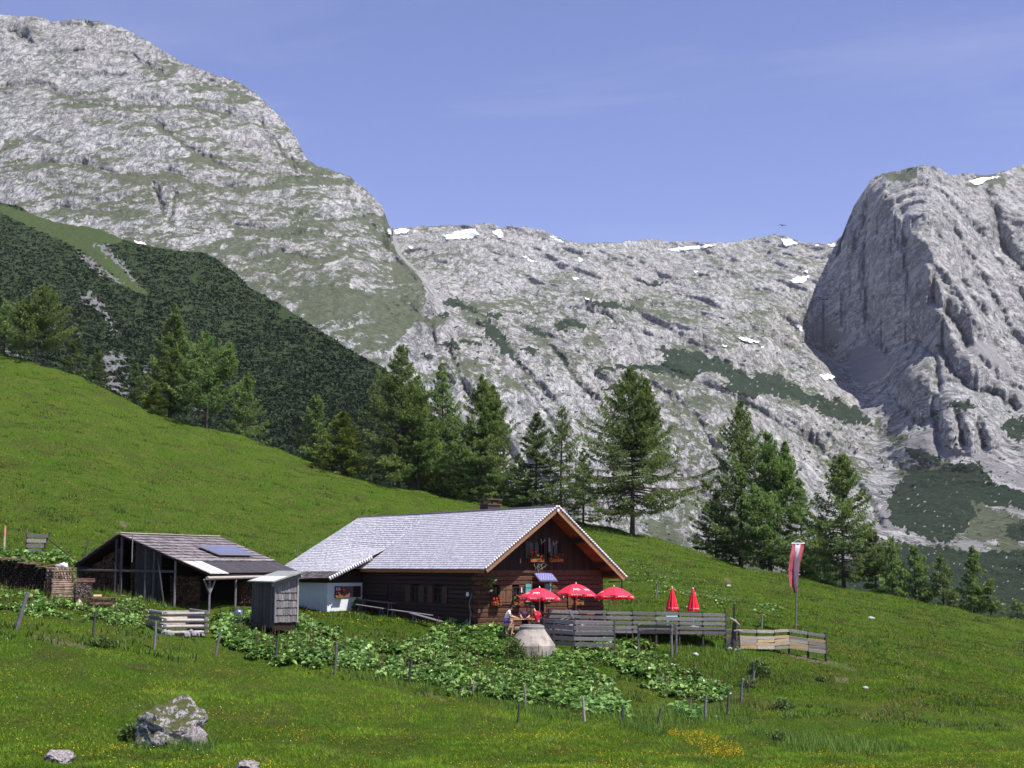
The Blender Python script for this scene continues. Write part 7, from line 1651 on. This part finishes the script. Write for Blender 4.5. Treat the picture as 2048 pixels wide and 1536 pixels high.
weedm = leafmat('weed_leaves', (.05, .09, .025), (.20, .28, .08), .3)
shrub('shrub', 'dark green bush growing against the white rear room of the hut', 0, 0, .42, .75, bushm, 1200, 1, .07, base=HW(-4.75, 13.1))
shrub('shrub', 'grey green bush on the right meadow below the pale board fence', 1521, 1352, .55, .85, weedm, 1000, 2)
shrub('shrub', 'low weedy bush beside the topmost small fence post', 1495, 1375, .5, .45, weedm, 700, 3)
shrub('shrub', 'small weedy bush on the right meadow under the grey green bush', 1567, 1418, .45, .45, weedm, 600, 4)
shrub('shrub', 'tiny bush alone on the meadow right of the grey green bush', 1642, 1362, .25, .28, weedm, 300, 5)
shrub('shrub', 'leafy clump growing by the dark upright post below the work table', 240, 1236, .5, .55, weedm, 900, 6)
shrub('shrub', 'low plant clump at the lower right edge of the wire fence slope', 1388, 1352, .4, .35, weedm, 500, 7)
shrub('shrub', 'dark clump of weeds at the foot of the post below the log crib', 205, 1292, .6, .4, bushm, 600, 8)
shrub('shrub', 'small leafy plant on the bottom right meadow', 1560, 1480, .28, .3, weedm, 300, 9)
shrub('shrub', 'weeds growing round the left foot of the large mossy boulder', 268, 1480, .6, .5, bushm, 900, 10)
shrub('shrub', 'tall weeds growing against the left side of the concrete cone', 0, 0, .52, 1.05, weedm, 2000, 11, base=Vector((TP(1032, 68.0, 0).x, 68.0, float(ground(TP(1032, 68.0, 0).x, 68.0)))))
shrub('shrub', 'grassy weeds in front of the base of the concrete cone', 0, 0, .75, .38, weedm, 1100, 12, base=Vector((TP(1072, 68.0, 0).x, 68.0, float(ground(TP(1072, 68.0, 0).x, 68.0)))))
# ---- dock leaves: broad leaved plants covering the bank
dockm = leafmat('dock_leaves', (0.035, 0.100, 0.010), (0.28, 0.44, 0.11), 0.25, 0.34, 0.5)
def sample_world(N, ylo, yhi, ulo, uhi, R, pw=1.0):
    y = ylo * (yhi / ylo) ** R.uniform(0, 1, N); u = R.uniform(ulo, uhi, N); a = ray(u, 1200)[0]; x = a * y; z = ground(x, y); uu, vv = project(x, y, z); return x, y, z, uu, vv
def docks(name, label, N, ylo, yhi, ulo, uhi, polys, seed, L0=.26, jit=14, soft=None):
    R = np.random.default_rng(seed); x, y, z, u, v = sample_world(N, ylo, yhi, ulo, uhi, R)
    k = (region(u, v, polys, jit, 20) > .5) & free(x, y)
    if soft: k &= fbm(x / 2.5, y / 2.5, x * 0 + seed, 3) > soft
    x, y, z = x[k], y[k], z[k]; n = len(x); K = 7; siz = R.uniform(.45, 1.35, n)[:, None]
    az = R.uniform(0, 6.283, (n, K)); el = R.uniform(.35, 1.35, (n, K)); L = L0 * siz * R.uniform(.7, 1.2, (n, K)); ph = L0 * siz * R.uniform(.15, .85, (n, K))
    d = np.stack([np.cos(az), np.sin(az), np.zeros_like(az)], -1); sd = np.stack([-np.sin(az), np.cos(az), np.zeros_like(az)], -1)
    o = np.stack([x, y, z], -1)[:, None] + R.normal(0, .05, (n, K, 3)) * [1, 1, 0]
    p0 = o + d * (ph * np.cos(el))[..., None] * .8 + np.array([0, 0, 1]) * (ph * np.sin(el) + .03)[..., None]
    e2 = el - .5; e3 = el - 1.3
    st = lambda p, l, e: p + d * (l * np.cos(e))[..., None] + np.array([0, 0, 1]) * (l * np.sin(e))[..., None]
    p1 = st(p0, L * .35, e2); p2 = st(p1, L * .35, (e2 + e3) / 2); p3 = st(p2, L * .3, e3)
    W = (L * R.uniform(.25, .38, L.shape))[..., None]; roll = R.normal(0, .35, L.shape)[..., None]; zz = np.array([0, 0, 1.0])
    wv = sd * np.cos(roll) + zz * np.sin(roll); lift = zz * W * .35
    rows = [p0 - wv * W * .25, p0, p0 + wv * W * .25, p1 - wv * W + lift, p1, p1 + wv * W + lift, p2 - wv * W * .8 + lift * .7, p2, p2 + wv * W * .8 + lift * .7, p3]
    V = np.stack(rows, 2); m = n * K; V = V.reshape(m * 10, 3)
    f = np.array([(0, 1, 4, 3), (1, 2, 5, 4), (3, 4, 7, 6), (4, 5, 8, 7)]); f2 = np.array([(6, 7, 9, 9), (7, 8, 9, 9)])
    i = (np.arange(m) * 10)[:, None, None]; tri = np.array([(0, 1, 4), (0, 4, 3), (1, 2, 5), (1, 5, 4), (3, 4, 7), (3, 7, 6), (4, 5, 8), (4, 8, 7), (6, 7, 9), (7, 8, 9)])
    FF = (i + tri[None]).reshape(-1, 3); T = np.clip(R.normal(.42, .33, m) + np.repeat(.2 * fbm(x / 1.5, y / 1.5, x * 0, 2), K), 0, 1)
    ob = link(name, mesh_np(name, V, FF, dockm, tint=np.repeat(T, 10))); tag(ob, label, 'plants', kind='stuff'); return n
n1_ = docks('dock_plants', 'dense broad leaved dock plants covering the bank below the hut', 26000, 60, 78, 400, 1480, DOCKS[:1], 1, .25, jit=16, soft=-.34)
n2_ = docks('dock_plants', 'broad leaved dock plants below the woodpile on the left', 5000, 60, 78, -60, 310, DOCKS[1:2] + DOCKS[4:], 2, .21, soft=-.02)
n3_ = docks('dock_plants', 'sparse dock plants along the lower wire fence', 5000, 56, 70, 1050, 1460, DOCKS[2:4], 3, .26, soft=-.1)
n4_ = docks('dock_plants', 'pale broad leaved plants scattered over the upper meadow', 3600, 74, 120, 1200, 1640, [[(1270, 1120), (1340, 1130), (1440, 1190), (1560, 1215), (1560, 1240), (1400, 1215), (1250, 1180)], [(0, 1100), (140, 1108), (140, 1120), (0, 1116)]], 4, .17, soft=.12)
docks('dock_plants', 'broad leaves growing behind the long woodpile', 900, 72, 90, -40, 150, [[(-40, 1095), (60, 1105), (140, 1112), (140, 1135), (-40, 1120)]], 5, .28)
print('docks', n1_, n2_, n3_, n4_)
def stalks():
    R = np.random.default_rng(77); x, y, z, u, v = sample_world(1500, 60, 78, -60, 1480, R); k = (region(u, v, DOCKS, 14, 20) > .5) & free(x, y); x, y, z = x[k], y[k], z[k]; n = len(x); h = R.uniform(.45, .85, n); lx = R.normal(0, .06, n)
    b = np.stack([x, y, z], -1); t = b + np.stack([lx, R.normal(0, .05, n), h], -1); wv = np.array([.012, 0, 0]); m = b * .4 + t * .6; wm = np.array([.03, .0, 0]); wn2 = np.array([0, .03, 0])
    V = np.concatenate([np.stack([b - wv, b + wv, t + wv * .5, t - wv * .5], 1), np.stack([m - wm * .4, m + wm, t + wm * .5, t - wm * .5], 1), np.stack([m - wn2, m + wn2, t + wn2 * .4, t - wn2 * .4], 1)]).reshape(-1, 3)
    o = link('dock_stalks', mesh_np('dock_stalks', V, np.arange(len(V)).reshape(-1, 4), mat('dock_seed_stalk', (.17, .12, .05), (.11, .10, .03), 9))); tag(o, 'thin brownish seed stalks rising from the dock leaves', 'plants', kind='stuff')
stalks()
# ---- grass blades
grassm = leafmat('grass_blades', (0.044, 0.100, 0.006), (0.195, 0.330, 0.032), 0.35, 0.8, 0.05)
def blades(name, label, N, ylo, yhi, ulo, uhi, h0, h1, w0, seed, polys=None, tn=0.0, lean=.5, m=grassm, jit=8, keep=None, cat='grass'):
    R = np.random.default_rng(seed); x, y, z, u, v = sample_world(N, ylo, yhi, ulo, uhi, R); k = free(x, y) & (u > -80) & (u < 2130) & (v < 1640)
    if polys is not None: k &= region(u, v, polys, jit, 20) > .5
    else: k &= (region(u, v, DIRT, 4, 12) < .5) | (R.uniform(size=N) < .25)
    if keep is not None: k &= keep(x, y, u, v)
    x, y, z = x[k], y[k], z[k]; n = len(x)
    pa = fbm(x / 3.2, y / 3.2, x * 0 + 2, 4, .6) + .6 * fbm(x / 9, y / 12, x * 0 + 6, 3); pb = fbm(x / 0.8, y / 0.8, x * 0 + 9, 3, .6)
    h = R.uniform(h0, h1, n) * (1 + .5 * pa + .5 * pb); h = np.maximum(h, .03); az = R.uniform(0, 6.283, n); l_ = R.uniform(.4, 1, n) * lean * h; a2 = az + 1.5708 + R.normal(0, .5, n); w_ = w0 * R.uniform(.6, 1.4, n)
    b = np.stack([x, y, z - .02], -1); t = b + np.stack([np.cos(az) * l_, np.sin(az) * l_, h + .02], -1); wv = np.stack([np.cos(a2) * w_, np.sin(a2) * w_, 0 * w_], -1)
    V = np.stack([b - wv, b + wv, t], 1).reshape(-1, 3); T = np.clip(.42 + tn + R.normal(0, .17, n) + .40 * pa + .18 * pb, 0, 1)
    o = link(name, mesh_np(name, V, np.arange(3 * n).reshape(-1, 3), m, tint=np.repeat(T, 3))); tag(o, label, cat, kind='stuff'); return n
blades('meadow_grass', 'short green grass of the foreground meadow', 330000, 33, 66, -60, 2110, .04, .10, .013, 1, tn=.02, lean=1.8)
blades('meadow_grass', 'green grass of the upper meadow around and behind the huts', 330000, 66, 172, -60, 2110, .06, .15, .024, 2, tn=-.21, lean=1.6)
drym = leafmat('dry_grass_blades', (.085, .080, .028), (.22, .20, .085), .3, .8, .05)
blades('dry_grass', 'yellowish brown dry grass in patches on the upper meadow', 260000, 62, 170, -60, 2110, .06, .16, .024, 12, None, .0, 1.5, drym, keep=lambda x, y, u, v: fbm(x / 4, y / 6, x * 0 + 40, 4, .65) > .30)
blades('dry_grass', 'yellowish brown dry grass in patches on the foreground meadow', 160000, 36, 64, -60, 2110, .04, .10, .012, 13, None, -.05, 1.5, drym, keep=lambda x, y, u, v: fbm(x / 2.2, y / 2.5, x * 0 + 50, 4, .65) > .42)
tall = leafmat('tall_grass_blades', (.045, .095, .014), (.18, .29, .05), .35)
TALL = [[(1010, 1270), (1060, 1300), (1120, 1300), (1150, 1315), (1250, 1300), (1300, 1300), (1470, 1295), (1510, 1330), (1510, 1380), (1440, 1380), (1340, 1330), (1250, 1330), (1120, 1350), (1060, 1320), (1010, 1300)], [(640, 1325), (860, 1370), (1040, 1410), (1250, 1420), (1400, 1430), (1480, 1400), (1520, 1420), (1500, 1450), (1300, 1450), (1100, 1440), (900, 1395), (700, 1355)],
        [(1015, 1275), (1090, 1290), (1150, 1310), (1130, 1345), (1060, 1340), (1030, 1310)], [(-40, 1165), (250, 1185), (480, 1215), (480, 1232), (300, 1215), (100, 1200), (-40, 1190)], [(1480, 1460), (1700, 1480), (1850, 1500), (1700, 1515), (1560, 1500)], [(1230, 1450), (1380, 1460), (1300, 1475)], [(270, 1480), (440, 1490), (420, 1505), (260, 1500)]]
blades('tall_grass', 'longer grass and herbs on the bank, along the fence and around the concrete cone', 120000, 42, 80, -60, 2110, .18, .42, .014, 3, TALL, .0, .6, tall)
# ---- tussocks on the upper meadow
def tussocks():
    R = np.random.default_rng(21); x, y, z, u, v = sample_world(2600, 60, 168, -60, 2110, R); k = free(x, y) & (fbm(x / 7, y / 7, x * 0 + 13, 3) > -.05) & (R.uniform(size=2600) < .9); x, y = x[k], y[k]; n = len(x); K = 26
    s = R.uniform(.12, .42, n)[:, None]; ang = R.uniform(0, 6.283, (n, K)); r = np.sqrt(R.uniform(0, 1, (n, K))) * s * 1.3; px_, py_ = x[:, None] + r * np.cos(ang) * 1.6, y[:, None] + r * np.sin(ang); pz = ground(px_, py_) - .02
    h = s * R.uniform(.3, .8, (n, K)) + .05; az = R.uniform(0, 6.283, (n, K)); b = np.stack([px_, py_, pz], -1); t = b + np.stack([np.cos(az) * h * .6, np.sin(az) * h * .6, h], -1); wv = np.stack([-np.sin(az), np.cos(az), 0 * az], -1) * .035
    V = np.stack([b - wv, b + wv, t], 2).reshape(-1, 3); T = np.repeat(np.clip(R.normal(.22, .15, n), 0, 1), K * 3)
    o = link('grass_tussocks', mesh_np('grass_tussocks', V, np.arange(len(V)).reshape(-1, 3), tall, tint=T)); tag(o, 'darker grass tussocks dotted over the sloping meadow', 'grass', kind='stuff')
tussocks()
# ---- flowers
yel = mat('yellow_petals', (.80, .52, .02), (.70, .42, .01), 20, .6); whi = mat('white_petals', (.75, .76, .72), (.65, .66, .62), 20, .6); pinkm = mat('pink_petals', (.50, .16, .28), None, 20, .6)
def flowers(name, label, N, ylo, yhi, s0, m, seed, polys=None, thr=.0, h=(.08, .2)):
    R = np.random.default_rng(seed); x, y, z, u, v = sample_world(N, ylo, yhi, -60, 2110, R); k = free(x, y)
    k &= (region(u, v, polys, 10, 20) > .5) if polys else (fbm(x / 3.5, y / 3.5, x * 0 + seed, 3) > thr + R.normal(0, .12, N))
    x, y, z = x[k], y[k], z[k]; n = len(x); s_ = s0 * R.uniform(.6, 1.3, n); c = np.stack([x, y, z + R.uniform(*h, n)], -1)
    a = R.uniform(0, 6.28, n); e = R.uniform(-.7, .7, n); d = np.stack([np.cos(a), np.sin(a), 0 * a], -1) * s_[:, None]; q = np.stack([-np.sin(a) * .7, -np.abs(np.cos(a)) * .3, .75 + 0 * a], -1) * s_[:, None]
    V = np.stack([c - d, c - q, c + d, c + q], 1).reshape(-1, 3); o = link(name, mesh_np(name, V, np.arange(4 * n).reshape(-1, 4), m)); tag(o, label, 'flowers', kind='stuff')
flowers('yellow_flowers', 'yellow buttercups sprinkled over the foreground meadow', 46000, 34, 70, .0155, yel, 1, thr=.06)
flowers('yellow_flowers', 'yellow flowers sprinkled over the upper meadow', 30000, 70, 165, .028, yel, 2, thr=.10)
flowers('yellow_flowers', 'dense yellow flower patch at the bottom right', 120000, 46, 62, .018, yel, 3, FLOWERS[:1])
flowers('yellow_flowers', 'loose yellow flower patches below the fence on the left', 18000, 46, 70, .014, yel, 4, FLOWERS[1:])
flowers('white_flowers', 'small white flowers dotted over the meadow', 5000, 40, 150, .016, whi, 5, thr=.05)
flowers('pink_flowers', 'few pink flowers above the log crib', 900, 60, 70, .02, pinkm, 6, [[(245, 1240), (268, 1240), (266, 1256), (248, 1254)]])
# ================================================================== HAZE

hm, nt, bs = newmat('thin_haze'); nt.nodes.remove(bs); pv = nd(nt, 'ShaderNodeVolumePrincipled'); pv.inputs['Color'].default_value = (.80, .87, 1, 1); pv.inputs['Density'].default_value = 0.00003; pv.inputs['Anisotropy'].default_value = .1
nt.links.new(pv.outputs[0], nt.nodes['Material Output'].inputs['Volume'])
hz = MB().box((-9100, -1550, -331.5), (9100, 9050, 1250)).build('haze', hm); hz['kind'] = 'stuff'; hz['label'] = 'thin bluish air haze over the valley'; hz['category'] = 'haze'
